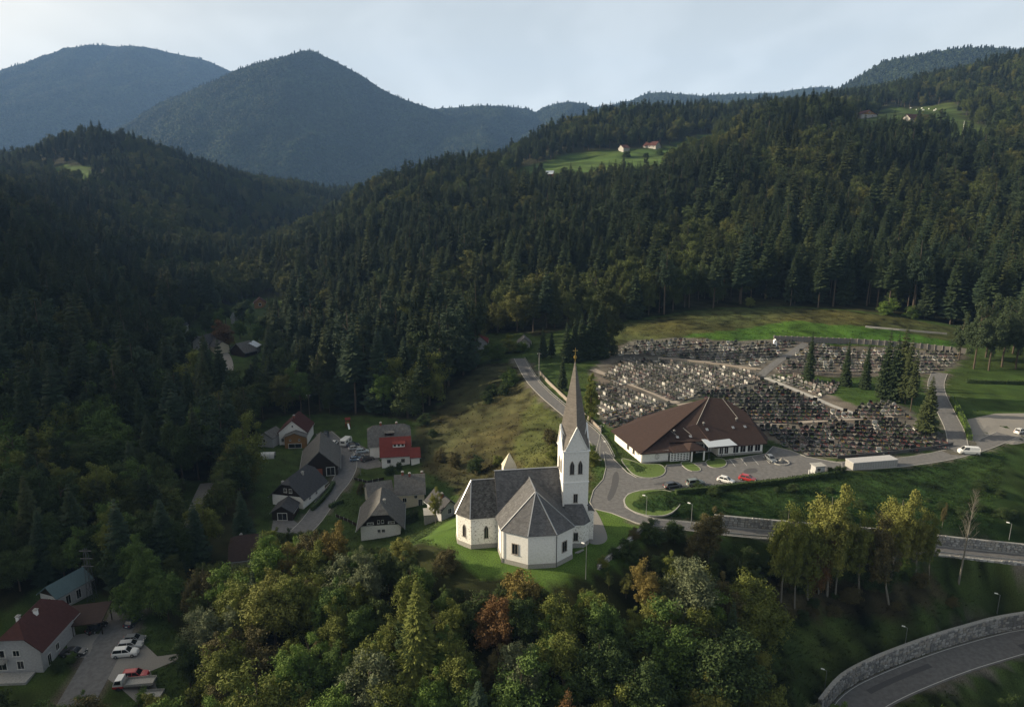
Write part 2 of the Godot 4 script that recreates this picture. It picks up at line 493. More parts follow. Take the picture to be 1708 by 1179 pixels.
# far mountains: each a ridge with its skyline, falling towards the viewer in spurs
func mountain(called: String, sky: Array, d: float, slope: float, front: float, color: Color, sd: float, spur: float) -> Dictionary:
	var xs := PackedFloat32Array(); var ys := PackedFloat32Array()
	for i in range(0, sky.size(), 2):
		var p := at_d(sky[i], sky[i + 1], d)
		xs.append(p.x); ys.append(p.y - 12.0)
	var x0 := xs[0]; var x1 := xs[xs.size() - 1]
	var nx := 130; var nd := 60
	var back := d * .08
	var v := PackedVector3Array(); var nn := PackedVector3Array(); var c := PackedColorArray(); var ix := PackedInt32Array()
	var hh := PackedFloat32Array()
	var sx := (x1 - x0) / (nx - 1); var s := (front + back) / (nd - 1)
	for j in nd:
		for i in nx:
			var x := x0 + i * sx; var dd := d - front + j * s
			var k := 0
			while k < xs.size() - 2 and xs[k + 1] < x: k += 1
			var t := clampf((x - xs[k]) / (xs[k + 1] - xs[k]), 0.0, 1.0)
			var p0: float = ys[maxi(k - 1, 0)]; var p3: float = ys[mini(k + 2, ys.size() - 1)]
			var top := cubic_interpolate(ys[k], ys[k + 1], p0, p3, t)
			var off := d - dd
			var warp := noise.get_noise_2d(x * .15 + sd, dd * .15) * 200.0
			var rib := 1.0 - absf(noise.get_noise_2d((x + warp) * .2 + sd, dd * .045 + off * .03)) * 2.4
			var far := clampf(absf(off) / 420.0, 0.0, 1.0)
			hh.append(top - slope * sqrt(off * off + 3600.0) + slope * 60.0 + far * spur * rib + far * 10.0 * noise.get_noise_2d(x * 1.5 + sd, dd * 1.5))
	for j in nd:
		for i in nx:
			var k := j * nx + i
			v.append(Vector3(x0 + i * sx, hh[k], -(d - front + j * s)))
			var l := hh[k - 1] if i > 0 else hh[k]; var r := hh[k + 1] if i < nx - 1 else hh[k]
			var f := hh[k - nx] if j > 0 else hh[k]; var b := hh[k + nx] if j < nd - 1 else hh[k]
			nn.append(Vector3((l - r) / (2 * sx), 1.0, (b - f) / (2 * s)).normalized())
			var w := 1.0 + .25 * noise.get_noise_2d(v[k].x * .8, v[k].z * .8)
			c.append(Color(color.r * w, color.g * w, color.b * w))
			if i < nx - 1 and j < nd - 1: ix.append_array([k, k + nx, k + 1, k + 1, k + nx, k + nx + 1])
	var a := []
	a.resize(Mesh.ARRAY_MAX)
	a[Mesh.ARRAY_VERTEX] = v; a[Mesh.ARRAY_NORMAL] = nn; a[Mesh.ARRAY_COLOR] = c; a[Mesh.ARRAY_INDEX] = ix
	var m := ArrayMesh.new()
	m.add_surface_from_arrays(Mesh.PRIMITIVE_TRIANGLES, a)
	struct(called, m, M.ground)
	return {"v": v, "n": nn, "nx": nx, "nd": nd, "sx": sx, "s": s, "x0": x0, "d0": d - front}

# ---------------------------------------------------------------- trees
func leaf_mat(r: float, g: float, b: float, sd := 5, lit := 0.65) -> StandardMaterial3D:
	var m := StandardMaterial3D.new()
	m.albedo_color = lin(r, g, b)
	m.vertex_color_use_as_albedo = true
	m.albedo_texture = M.leaf_grain
	m.uv1_triplanar = true
	m.uv1_world_triplanar = true
	m.uv1_scale = Vector3.ONE / 6.0
	m.roughness = 0.75
	m.metallic_specular = 0.25
	m.backlight_enabled = true
	m.backlight = lin(r * lit, g * lit, b * lit * 0.6)
	return m
func spruce_crown(sd: int, h: float, r: float, bare: float, levels: int, per: int, droop := 0.35, ragged := 0.25, tw := .30) -> ArrayMesh:
	var g := RandomNumberGenerator.new()
	g.seed = sd
	var m := MB.new()
	for l in levels:
		var t := (l + g.randf() * .8) / levels
		var y := h * (bare + (1.0 - bare) * t)
		var rad := r * (0.06 + pow(1.0 - t, 0.85)) * (1.0 if t > .12 else .7 + 2.5 * t)
		for k in per:
			var p := TAU * (k + g.randf() * .9) / per + l * 1.3
			var f := Vector3(cos(p), 0, sin(p))
			var s := Vector3(-f.z, 0, f.x)
			var rr := rad * (1.0 + ragged * g.randf_range(-1.6, 1.0))
			var dr := droop * (1.0 - .7 * t) + g.randf() * .12
			var a := Vector3(0, y, 0)
			var b := a + f * rr * .55 + Vector3(0, -rr * dr * .7, 0)
			var e := a + f * rr + Vector3(0, -rr * dr * .85, 0)
			var w := rr * tw + .12
			for side in [-1.0, 1.0]:
				m.tri(a + f * rr * .08, b, a + f * rr * .55 + s * side * w + Vector3(0, -rr * dr - w * .35, 0))
				m.tri(a.lerp(b, .55), b.lerp(e, .35), b + f * rr * .28 + s * side * w * .95 + Vector3(0, -w * .55, 0))
				m.tri(b, e, b.lerp(e, .6) + s * side * w * .6 + Vector3(0, -w * .45, 0))
			m.tri(b - s * w * .14, b + s * w * .14, e + f * rr * .08)
	m.tri(Vector3(-.12, h * .96, 0), Vector3(.12, h * .96, 0), Vector3(0, h * 1.02, 0))
	m.tri(Vector3(0, h * .96, -.12), Vector3(0, h * .96, .12), Vector3(0, h * 1.02, 0))
	return m.mesh()
func trunk_mesh(h: float, r: float, sd := 1, limbs := 0, spread := 2.0, from := 0.35) -> ArrayMesh:
	var g := RandomNumberGenerator.new()
	g.seed = sd
	var m := MB.new()
	var p := Vector3(0, -.6, 0)
	var n := 5
	for i in n:
		var q := Vector3(g.randf_range(-.007, .007) * h, h * (i + 1) / n, g.randf_range(-.007, .007) * h) if i < n - 1 else Vector3(0, h, 0)
		m.cyl(p, q, lerpf(r, r * .15, float(i) / n), lerpf(r, r * .15, float(i + 1) / n), 6, false)
		p = q
	for i in limbs:
		var a := TAU * i / limbs + g.randf()
		var y := h * (from + (.9 - from) * i / limbs)
		var o := Vector3(cos(a), 0, sin(a)) * spread * g.randf_range(.6, 1.0)
		m.cyl(Vector3(0, y, 0), Vector3(0, y + spread * .7, 0) + o, r * .38, r * .08, 5, false)
	return m.mesh()
func leafy_crown(sd: int, h: float, r: float, base: float, lobes: int, leaves: int, leaf: float, column := 0.0) -> ArrayMesh:
	# several leaders, each carrying sprays of leaves: an uneven outline with more than one top
	var g := RandomNumberGenerator.new()
	g.seed = sd
	var m := MB.new()
	var lead := 5 if column == 0.0 else 1
	for a in lead:
		var az := TAU * (a + g.randf() * .7) / lead
		var off := Vector3(cos(az), 0, sin(az)) * r * g.randf_range(.25, .5) if column == 0.0 else Vector3.ZERO
		var top := h * (1.0 if a == 0 else g.randf_range(.68, .95))
		var bot := h * (base + (g.randf_range(0, .16) if column == 0.0 else 0.0))
		var lr0 := r * (g.randf_range(.42, .62) if column == 0.0 else 1.0)
		var cy := (top + bot) * .5; var ry := (top - bot) * .5
		for l in lobes / lead + 1:
			var q := Vector3(g.randfn(), g.randfn(), g.randfn()).normalized()
			var k := g.randf_range(.45, .98)
			var lr := r * g.randf_range(.11, .25)
			var slim := 1.0 - .5 * maxf(q.y, 0.0)
			var ce := off + Vector3(q.x * lr0 * k * slim, cy + q.y * ry * k, q.z * lr0 * k * slim)
			var out := Vector3(q.x, q.y * .4 - .1, q.z).normalized()
			for i in leaves:
				var dn := Vector3(g.randfn(), g.randfn() + .3, g.randfn()).normalized()
				var sh := g.randf_range(.4, 1.2)
				var p := ce + (dn + out * dn.dot(out) * .5) * lr * sh
				var nn := (dn + Vector3(g.randfn(), g.randfn() + .3, g.randfn()) * .6).normalized()
				var t := nn.cross(Vector3(g.randfn(), g.randfn(), g.randfn())).normalized()
				var b := nn.cross(t)
				var w := leaf * g.randf_range(.45, 1.3)
				m.quad(p - t * w, p + b * w * .5 + nn * w * .12, p + t * w, p - b * w * .5 + nn * w * .12)
	return m.mesh()
func far_crown(sd: int, pointed: bool) -> ArrayMesh:
	var g := RandomNumberGenerator.new()
	g.seed = sd
	var m := MB.new()
	for i in 70:
		var dn := Vector3(g.randfn(), absf(g.randfn()) * .9 - .1, g.randfn()).normalized()
		var p := Vector3(dn.x, dn.y, dn.z) * g.randf_range(.8, 1.1)
		if pointed:
			var t := g.randf()
			p = Vector3(cos(i * 2.4) * (1.0 - t) * .62, t * 2.1, sin(i * 2.4) * (1.0 - t) * .62)
			dn = Vector3(p.x, .3, p.z).normalized()
		var nn := (dn + Vector3(g.randfn(), g.randfn(), g.randfn()) * .4).normalized()
		var t2 := nn.cross(Vector3(g.randfn(), g.randfn(), g.randfn())).normalized()
		var b := nn.cross(t2)
		m.quad(p - t2 * .36, p + b * .28, p + t2 * .36, p - b * .28)
	return m.mesh()
var spruces := []      # {c: crown mesh, t: trunk mesh, h}
var leafies := []
func make_tree_meshes() -> void:
	M.leaf_grain = ntex(0.06, 21, [[0.2, .42, .47, .46], [0.5, .80, .80, .76], [0.8, 1, .97, .84]])
	M.bark = grainy(.075, .06, .045, .4, 2.0, .95, 31)
	M.pale_bark = grainy(.16, .15, .125, .4, 2.0, .9, 32)
	for q in [[1, 24., 3.9, .10, 46, 12, .38], [2, 26., 3.6, .30, 38, 12, .30], [3, 22., 4.3, .05, 42, 13, .42], [4, 27., 3.5, .42, 34, 12, .25], [5, 25., 4.1, .16, 42, 12, .45]]:
		spruces.append({"c": spruce_crown(q[0] * 7, q[1], q[2], q[3], q[4], q[5], q[6], .3), "t": trunk_mesh(q[1] * .97, .30, q[0]), "h": q[1]})
	for q in [[6, 24., 3.6, .28], [7, 20., 3.8, .2]]:
		spruces.append({"c": leafy_crown(q[0] * 31, q[1], q[2], q[3], 74, 150, .20), "t": trunk_mesh(q[1] * .95, .28, q[0] + 20, 5, 1.6, .4), "h": q[1]})
	for q in [[1, 15., 4.8, .12, 84, 190, .20], [2, 17., 4.6, .16, 90, 190, .19], [3, 13., 5.0, .06, 84, 190, .20], [4, 18., 4.0, .20, 84, 180, .18], [5, 16., 5.6, .14, 104, 190, .21], [6, 9., 3.9, .0, 66, 150, .16]]:
		leafies.append({"c": leafy_crown(q[0] * 13, q[1], q[2], q[3], q[4], q[5], q[6]), "t": trunk_mesh(q[1] * .85, .24, q[0] + 50, 6, q[2] * .6), "h": q[1]})
	for q in [["pine", .058, .082, .040], ["spruce_dark", .030, .047, .021], ["spruce_olive", .052, .066, .026], ["spruce_blue", .034, .056, .032],
		["green", .088, .138, .036], ["olive", .145, .165, .040], ["yellow", .195, .200, .055], ["gold", .205, .160, .050], ["rust", .165, .092, .040], ["silver", .140, .160, .090], ["deep", .046, .072, .024], ["fresh", .120, .185, .040], ["brown", .105, .092, .040]]:
		M[q[0]] = leaf_mat(q[1], q[2], q[3])
	M.forest = leaf_mat(1, 1, 1)
	M.forest.backlight = lin(.028, .032, .010)
func tree(called: String, label: String, sp: Dictionary, mt: Material, at: Vector3, h: float, group := "", wide := 1.0, bark: Material = null, category := "tree", lean := 0.0) -> Node3D:
	var o := thing(called, label, category, at, rng.randf() * TAU, group)
	part(o, "trunk", sp.t, bark if bark else M.bark)
	part(o, "crown", sp.c, mt)
	var s: float = h / sp.h
	o.scale = Vector3(s * wide, s, s * wide)
	o.rotation.z = lean
	return o
func open_at(x: float, z: float) -> bool:
	var q := zone_at(x, z)
	return not q.is_empty() and q.o
func forest() -> void:
	var all_s := []; var all_l := []
	var d := 64.0
	while d < 1480.0:
		var sp := 4.7 if d < 150.0 else 6.2 if d < 330.0 else (8.2 if d < 600.0 else 9.6)
		var lim := d * .82 + 40.0
		var x := -lim
		while x < lim:
			var px := x + rng.randf_range(-.48, .48) * sp; var pd := d + rng.randf_range(-.48, .48) * sp
			x += sp
			if px < CX0 + 5 or px > CX0 + (CNX - 1) * CS - 5: continue
			var skip := rng.randf(); var pick := rng.randf(); var sz := rng.randf(); var var_i := rng.randi(); var turn := rng.randf() * TAU; var tone := rng.randf()
			if open_at(px, -pd) or skip < .08: continue
			var y := H(px, -pd)
			var s := screen(Vector3(px, y + 20.0, -pd))
			if s.x < -120 or s.x > 1830: continue
			var left := px < -40.0 - pd * .16
			var nz := noise.get_noise_2d(px * 1.4 + 1000.0, pd * 1.4)
			var broad := .34 + nz * 1.1
			if left: broad = .42 + nz * 1.3
			if pd < 200.0: broad = .97 if not left else .82
			if left and pd >= 200.0 and pd < 300.0: broad = .62
			if pd < 160 and px > -75: broad = 1.0
			var e := {"p": Vector3(px, y - .2, -pd), "turn": turn, "tone": tone, "nz": nz}
			if pick < broad:
				e.v = leafies[var_i % 6]
				var hh: float = (9.0 + 9.0 * sz) if pd < 200 else (13.0 + 11.0 * sz)
				if pd < 116 and px < -50:
					var tq := screen(Vector3(px, y + hh * 1.05, -pd))
					if tq.x < 345.0 and tq.y < 1150.0: hh -= (1150.0 - tq.y) * s.z / 1000.0
					if hh < 2.0: continue
				elif pd < 178 and px > -75 and px < 60:
					hh = 8.5 + 8.0 * sz
					var tp := screen(Vector3(px, y + hh * 1.05, -pd))
					var lim2 := 935.0
					if tp.x > 440: lim2 = 876.0
					if tp.x > 550: lim2 = 906.0
					if tp.x > 690: lim2 = 972.0
					if tp.x > 1010: lim2 = 945.0
					if tp.x > 1090: lim2 = 915.0
					if tp.y < lim2: hh -= (lim2 - tp.y) * s.z / 1060.0
					if hh < 2.2: continue
				e.h = hh
				all_l.append(e)
			else:
				e.v = spruces[var_i % 7]
				e.h = ((16.0 + 19.0 * sqrt(sz)) * (1.0 + .45 * noise.get_noise_2d(px * 3.0 + 400.0, pd * 3.0))) if pd > 200 else 13.0 + 10.0 * sz
				if pd > 600: e.h = 13.0 + 16.0 * sz
				if pd > 290 and pd < 420 and px > 0:
					e.h = 24.0 + 12.0 * sz
					e.v = spruces[[1, 3, 3, 0, 3, 5, 4][var_i % 7]]
				all_s.append(e)
			e.k = e.h / (s.z + 1.0)
			if s.x < -20 or s.x > 1728 or s.y > 1200: e.k *= .05
		d += sp
	var big := func(a, b): return a.k > b.k
	all_s.sort_custom(big); all_l.sort_custom(big)
	var smats := [M.spruce_dark, M.spruce_olive, M.spruce_dark, M.spruce_blue]
	var slab := ["dark green conifer standing in the forest", "olive green conifer standing in the forest", "dark green conifer standing in the forest", "bluish green conifer standing in the forest"]
	for i in mini(270, all_s.size()):
		var e: Dictionary = all_s[i]
		var k := int(e.tone * 3.99)
		tree("conifer_tree", slab[k], e.v, smats[k], e.p, e.h, "conifers of the valley forest", .85 + e.tone * .4)
	var lk := ["green", "olive", "deep", "green", "fresh", "yellow", "olive", "silver", "brown", "olive", "fresh", "olive"]
	var words := {"green": "mid green", "olive": "olive green", "deep": "deep green", "fresh": "fresh green", "yellow": "yellowing", "gold": "golden", "rust": "rust coloured", "brown": "brownish", "silver": "silvery green"}
	for i in mini(240, all_l.size()):
		var e: Dictionary = all_l[i]
		var k: String = lk[int(e.tone * 11.99)]
		if e.p.x < -70.0: k = ["green", "deep", "olive", "deep", "green"][int(e.tone * 4.99)]
		tree("broadleaf_tree", words[k] + " broadleaf tree on the wooded slopes", e.v, M[k], e.p, e.h, words[k] + " broadleaf trees of the wooded slopes", .85 + fmod(e.tone * 7.0, 1.0) * .35)
	stuff_forest("conifer_forest", "dense dark conifer forest covering the hillsides", all_s.slice(mini(270, all_s.size())), spruces, true)
	stuff_forest("broadleaf_forest", "broadleaf trees mixed through the forested hillsides", all_l.slice(mini(240, all_l.size())), leafies, false)
	print("trees ", all_s.size(), " ", all_l.size())
func stuff_forest(called: String, label: String, list: Array, kinds: Array, conifer: bool) -> void:
	var o := Node3D.new()
	o.name = numbered(called)
	add_child(o)
	tag(o, label, "forest", "", "stuff")
	for sp in kinds:
		var xf := []; var cols := []
		for e in list:
			if e.v != sp: continue
			var s: float = e.h / sp.h
			xf.append(Transform3D(Basis(Vector3.UP, e.turn).scaled(Vector3(s * (.85 + e.tone * .4), s, s * (.85 + e.tone * .4))), e.p))
			var t: float = .75 + .5 * e.tone
			var c := Color(.037, .055, .026) if conifer else Color(.062, .088, .030)
			if conifer and e.nz > .12: c = Color(.052, .066, .025)
			if not conifer and e.tone > .86: c = Color(.100, .104, .030)
			elif not conifer and e.nz > .2: c = Color(.076, .096, .028)
			cols.append(Color(c.r * t, c.g * t, c.b * t))
		if xf.is_empty(): continue
		tag(multi(o, "crowns", sp.c, M.forest, xf, cols), "", "", "", "stuff")
		tag(multi(o, "trunks", sp.t, M.bark, xf), "", "", "", "stuff")
func far_forest(name_: String, label: String, mt: Dictionary, step: float, size: float, c: Color, pointed: float) -> void:
	var o := Node3D.new()
	o.name = numbered(name_)
	add_child(o)
	tag(o, label, "forest", "", "stuff")
	var xf := [[], []]; var cols := [[], []]
	var w: float = mt.sx * (mt.nx - 1); var dp: float = mt.s * (mt.nd - 1)
	var yy := 0.0
	while yy < dp:
		var xx := 0.0
		while xx < w:
			var a := clampf(xx + rng.randf_range(-.5, .5) * step, 0, w - .01); var b := clampf(yy + rng.randf_range(-.5, .5) * step, 0, dp - .01)
			xx += step
			var i := int(a / mt.sx); var j := int(b / mt.s)
			var fa: float = a / mt.sx - i; var fb: float = b / mt.s - j
			var k: int = j * mt.nx + i
			var y: float = lerpf(lerpf(mt.v[k].y, mt.v[k + 1].y, fa), lerpf(mt.v[k + mt.nx].y, mt.v[k + mt.nx + 1].y, fa), fb)
			var p := Vector3(mt.x0 + a, y + size * .15, -(mt.d0 + b))
			var q := 1 if rng.randf() < pointed else 0
			var s := size * rng.randf_range(.7, 1.3)
			var sc := screen(p)
			var t := rng.randf_range(.7, 1.35) * (1.0 + .5 * noise.get_noise_2d(p.x * .6, p.z * .6))
			if sc.x < -60 or sc.x > 1770: continue
			xf[q].append(Transform3D(Basis(Vector3.UP, rng.randf() * TAU).scaled(Vector3(s, s * 1.1, s)), p))
			cols[q].append(Color(c.r * t, c.g * t, c.b * t))
		yy += step
	var ms := [far_crown(3, false), far_crown(4, true)]
	for q in 2:
		if not xf[q].is_empty(): tag(multi(o, "crowns", ms[q], M.forest, xf[q], cols[q]), "", "", "", "stuff")

# ---------------------------------------------------------------- the lie of the land: zones, roads, levelled ground
var roads := {}
func hits(px: Array) -> Array:
	var o := []
	for i in range(0, px.size(), 2): o.append(hit(px[i], px[i + 1]))
	return o
func flat2(a: Array) -> PackedVector2Array:
	var g := PackedVector2Array()
	for p in a: g.append(Vector2(p.x, p.z))
	return g
func road(called: String, px: Array, half: float, soft := 4.0) -> void:
	var p := smooth_line(hits(px), 2.0)
	for pass_ in 3:
		for i in range(1, p.size() - 1): p[i].y = (p[i - 1].y + p[i].y + p[i + 1].y) / 3.0
	level_line(p, half + (1.8 if called == "lower" else .8), soft)
	roads[called] = {"p": p, "h": half}
func side(p: Array, i: int) -> Vector3:
	var a: Vector3 = p[maxi(i - 1, 0)]; var b: Vector3 = p[mini(i + 1, p.size() - 1)]
	var f := (b - a)
	f.y = 0
	return f.normalized().cross(Vector3.UP)     # to the right of the way it runs
func ribbon(p: Array, l: float, r: float, lift: float, cross := 2) -> MB:
	var m := MB.new()
	for i in p.size() - 1:
		var s0 := side(p, i); var s1 := side(p, i + 1)
		for k in cross:
			var a := lerpf(l, r, float(k) / cross); var b := lerpf(l, r, float(k + 1) / cross)
			m.ctr = p[i] - Vector3(0, 50, 0)
			m.quad(p[i] + s0 * a + Vector3(0, lift, 0), p[i + 1] + s1 * a + Vector3(0, lift, 0), p[i + 1] + s1 * b + Vector3(0, lift, 0), p[i] + s0 * b + Vector3(0, lift, 0))
	return m
func area(g: PackedVector2Array, y: float) -> MB:
	var m := MB.new()
	m.prism(g, y - .3, y)
	return m
func edge(g: Array, w: float, h: float, closed := true) -> MB:
	# a kerb along points that carry their ground height
	var m := MB.new()
	var n := g.size()
	for i in (n if closed else n - 1):
		var a: Vector3 = g[i]; var b: Vector3 = g[(i + 1) % n]
		if a.distance_to(b) < .05: continue
		m.bar(a + Vector3(0, h * .5 - .1, 0), b + Vector3(0, h * .5 - .1, 0), w, h + .2)
	return m
func round_off(g: PackedVector2Array, closed := true) -> PackedVector2Array:
	var cur := g
	for pass_ in 2:
		var o := PackedVector2Array()
		for i in cur.size():
			var a := cur[i]; var b := cur[(i + 1) % cur.size()]
			o.append(a.lerp(b, .25)); o.append(a.lerp(b, .75))
		cur = o
	return cur
var plaza := PackedVector2Array()
var lawn_a := PackedVector2Array(); var lawn_b := PackedVector2Array(); var lawn_c := PackedVector2Array(); var lawn_d := PackedVector2Array()
func yards(px: Array, y := 0.0) -> PackedVector2Array:
	var g := PackedVector2Array()
	for i in range(0, px.size(), 2):
		var p := at_y(px[i], px[i + 1], y)
		g.append(Vector2(p.x, p.z))
	return g
func land() -> void:
	# levelled ground first
	level(yards([765,915, 850,950, 940,960, 1000,935, 1088,876, 1040,852, 985,845, 900,855, 780,875]), 0.0, 4.0)
	plaza = yards([1006,752, 1016,758, 1030,772, 1046,788, 1062,797, 1085,799, 1106,793, 1112,776, 1200,770, 1278,757, 1290,745, 1320,752, 1345,762, 1405,773, 1405,786, 1340,799, 1240,806, 1130,819, 1105,815, 1070,817, 1048,824, 1040,834, 1043,846, 1062,857, 1092,866, 1090,880, 1060,872, 1020,856, 990,849, 984,838, 990,818, 1006,800, 1011,780])
	level(plaza, 0.0, 3.0)
	level(yards([1020,745, 1072,772, 1275,756, 1290,730, 1180,700, 1060,715]), 0.02, 3.0)
	var grass := Color(.090, .150, .034); var dull := Color(.048, .076, .022); var rough := Color(.062, .061, .028); var soil := Color(.06, .05, .03)
	road("upper", [866,598, 884,630, 905,654, 930,676, 962,702, 985,722, 1000,742, 1011,765], 2.1, 3.0)
	road("descent", [1060,862, 1088,871, 1150,878, 1216,886, 1300,893, 1450,905, 1590,920, 1740,935], 2.2, 1.6)
	road("lower", [1405,1215, 1437,1174, 1483,1147, 1560,1115, 1628,1092, 1707,1071, 1790,1058], 3.6, 1.6)
	road("cemetery", [1395,778, 1460,775, 1530,768, 1590,757, 1640,742, 1680,725], 2.6, 3.0)
	road("cemetery_upper", [1600,752, 1594,720, 1580,690, 1566,660, 1562,640, 1568,622], 2.4, 2.0)
	road("village", [498,890, 520,868, 548,828, 570,800, 580,775, 572,752, 555,735, 540,722], 2.8, 3.0)
	road("valley_lane", [112,1200, 150,1130, 178,1080, 198,1045, 215,1008], 3.2, 4.0)
	road("hamlet", [380,628, 381,606, 372,588, 350,572, 325,562], 2.0, 3.0)
	road("forest_lane", [318,880, 326,850, 336,825, 345,806], 2.0, 3.0)
	# what grows where
	zone([425,710, 460,692, 530,692, 620,692, 690,705, 735,672, 770,635, 830,588, 870,572, 960,545, 1030,538, 1200,514, 1350,512, 1500,525, 1650,560, 1780,570, 1780,760, 1690,752, 1500,790, 1340,810, 1130,830, 1095,880, 1035,940, 985,975, 900,992, 790,966, 690,908, 600,918, 470,908, 425,890], dull)
	zone([425,710, 460,692, 530,692, 620,692, 690,705, 720,720, 720,790, 760,800, 775,860, 700,870, 690,905, 600,915, 470,905, 425,890, 420,760], dull)
	zone([690,712, 735,672, 770,635, 830,588, 868,575, 905,640, 945,692, 985,725, 990,790, 960,860, 780,862, 760,815, 705,790, 690,750], rough, true, .45)
	zone([870,690, 905,655, 945,695, 960,720, 940,790, 870,800, 860,750], Color(.066, .078, .028), true, .45)
	zone([690,905, 740,872, 770,858, 900,850, 985,846, 1080,865, 1092,875, 1035,935, 985,972, 900,990, 790,962], grass, true, .15)
	zone([855,600, 868,575, 880,565, 960,545, 1030,538, 1200,514, 1350,512, 1500,525, 1600,545, 1650,560, 1780,570, 1780,760, 1690,752, 1500,785, 1340,803, 1130,822, 1040,850, 990,850, 1000,790, 960,720, 905,655], dull)
	zone([1010,590, 1035,540, 1200,516, 1350,514, 1500,528, 1600,550, 1610,590, 1050,578], Color(.060, .066, .025), true, .5)
	zone([1130,562, 1200,552, 1330,535, 1480,549, 1595,570, 1590,584, 1330,568, 1240,574], Color(.060, .125, .022), true, .3)
	zone([1620,660, 1600,640, 1640,615, 1780,620, 1780,700, 1640,690], Color(.05, .085, .022), true, .2)
	zone([1040,850, 1130,820, 1340,801, 1500,783, 1690,750, 1780,760, 1780,935, 1300,884, 1100,864], Color(.032, .060, .018), true, .4)  # the shade on this slope is put into its darker green
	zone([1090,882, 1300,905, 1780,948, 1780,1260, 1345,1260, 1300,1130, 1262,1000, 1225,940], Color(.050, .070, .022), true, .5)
	zone([1235,950, 1300,945, 1450,960, 1560,975, 1580,1010, 1480,1040, 1330,1030, 1270,1000], Color(.055, .045, .025), true, .5)
	zone([40,985, 110,965, 200,1000, 290,1040, 325,1085, 325,1230, -80,1230, -80,1050, 0,1015], dull)
	zone([290,630, 298,556, 330,536, 400,500, 465,490, 482,520, 455,590, 446,670, 405,694, 362,692, 325,660], dull)
	zone([310,802, 354,800, 352,880, 342,935, 298,945, 298,880], dull)
	zone([772,612, 782,566, 820,556, 892,556, 882,602], dull)
	zone([838,318, 862,282, 950,256, 1100,246, 1190,218, 1200,238, 1112,292, 1000,304, 900,316], Color(.070, .112, .030), true, .3)
	zone([1420,226, 1430,200, 1470,180, 1592,170, 1602,190, 1650,215, 1640,244, 1600,244, 1560,228, 1500,232], Color(.060, .088, .026), true, .3)
	zone([78,302, 86,276, 150,279, 166,292, 152,314], Color(.07, .11, .028), true, .2)
	var gravelly := Color(.135, .124, .110)
	zone([985,612, 1040,575, 1062,566, 1220,570, 1300,566, 1612,588, 1598,612, 1540,626, 1440,630, 1300,624, 1275,630, 1400,660, 1430,680, 1480,666, 1525,690, 1590,738, 1570,748, 1397,766, 1340,760, 1290,735, 1240,700, 1180,664, 1120,678, 1060,708, 1018,718, 1000,690], gravelly, true, .3)
	zone([1290,626, 1340,628, 1440,634, 1500,640, 1520,662, 1480,668, 1430,680, 1400,662], Color(.055, .095, .024), true, .25)
	# the lanes keep clear of trees
	for k in roads:
		var kw2: float = 4.0 if k in ["forest_lane", "hamlet"] else roads[k].h + .7
		var g := PackedVector2Array()
		var p: Array = roads[k].p
		for i in p.size(): g.append(Vector2(p[i].x, p[i].z) + Vector2(side(p, i).x, side(p, i).z) * kw2)
		for i in range(p.size() - 1, -1, -1): g.append(Vector2(p[i].x, p[i].z) - Vector2(side(p, i).x, side(p, i).z) * kw2)
		zone_w(g, Color(.13, .118, .10) if not k in ["forest_lane", "hamlet"] else dull)
func pave() -> void:
	M.asphalt = grainy(.122, .120, .120, .17, 14.0, .85, 41, .02)
	M.gravel = grainy(.20, .19, .175, .25, 5.0, .95, 43, .05)
	M.kerb = grainy(.32, .31, .29, .2, 3.0, .9, 44)
	M.line = flat(.42, .42, .40, .8)
	struct("plaza", area(plaza, .035), M.asphalt)
	for k in roads:
		var r: Dictionary = roads[k]
		struct("road", ribbon(r.p, -r.h, r.h, .06), M.gravel if k in ["hamlet", "forest_lane"] else M.asphalt)
	var lo: Dictionary = roads.lower
	struct("road_marking", ribbon(lo.p, -lo.h + .25, -lo.h + .40, .066, 1), M.line)
	struct("road_marking", ribbon(lo.p, lo.h - .55, lo.h - .40, .066, 1), M.line)
	var de: Dictionary = roads.descent
	struct("road_marking", ribbon(de.p, -de.h + .2, -de.h + .32, .066, 1), M.line)
	# repairs in the asphalt
	M.patch = grainy(.075, .075, .078, .2, 4.0, .85, 45, .04)
	for px in [[1022,792, 1030,784, 1034,800, 1026,826, 1016,838, 1012,830, 1020,812], [1090,806, 1130,802, 1132,806, 1092,810], [1240,783, 1262,780, 1266,788, 1242,791]]:
		struct("asphalt_patch", area(round_off(yards(px)), .041), M.patch)
	for q in [["lower", 6, 15, -1.6, -.4], ["lower", 24, 30, .6, 2.4], ["descent", 20, 30, -.2, 1.4], ["descent", 48, 55, -1.6, -.5], ["upper", 10, 18, -1.2, .2]]:
		if roads[q[0]].p.size() > q[1] + 2: struct("asphalt_patch", ribbon(roads[q[0]].p.slice(q[1], q[2]), q[3], q[4], .0645, 1), M.patch)
	var g: Array = []
	for q in plaza: g.append(Vector3(q.x, .02, q.y))
	struct("kerb", edge(g, .16, .12), M.kerb)
	for k in ["descent", "cemetery", "cemetery_upper", "upper", "village"]:
		for s in [-1.0, 1.0]:
			var p: Array = roads[k].p
			var e := []
			for i in p.size(): e.append(p[i] + side(p, i) * (roads[k].h + .08) * s)
			struct("kerb", edge(e, .16, .11, false), M.kerb)

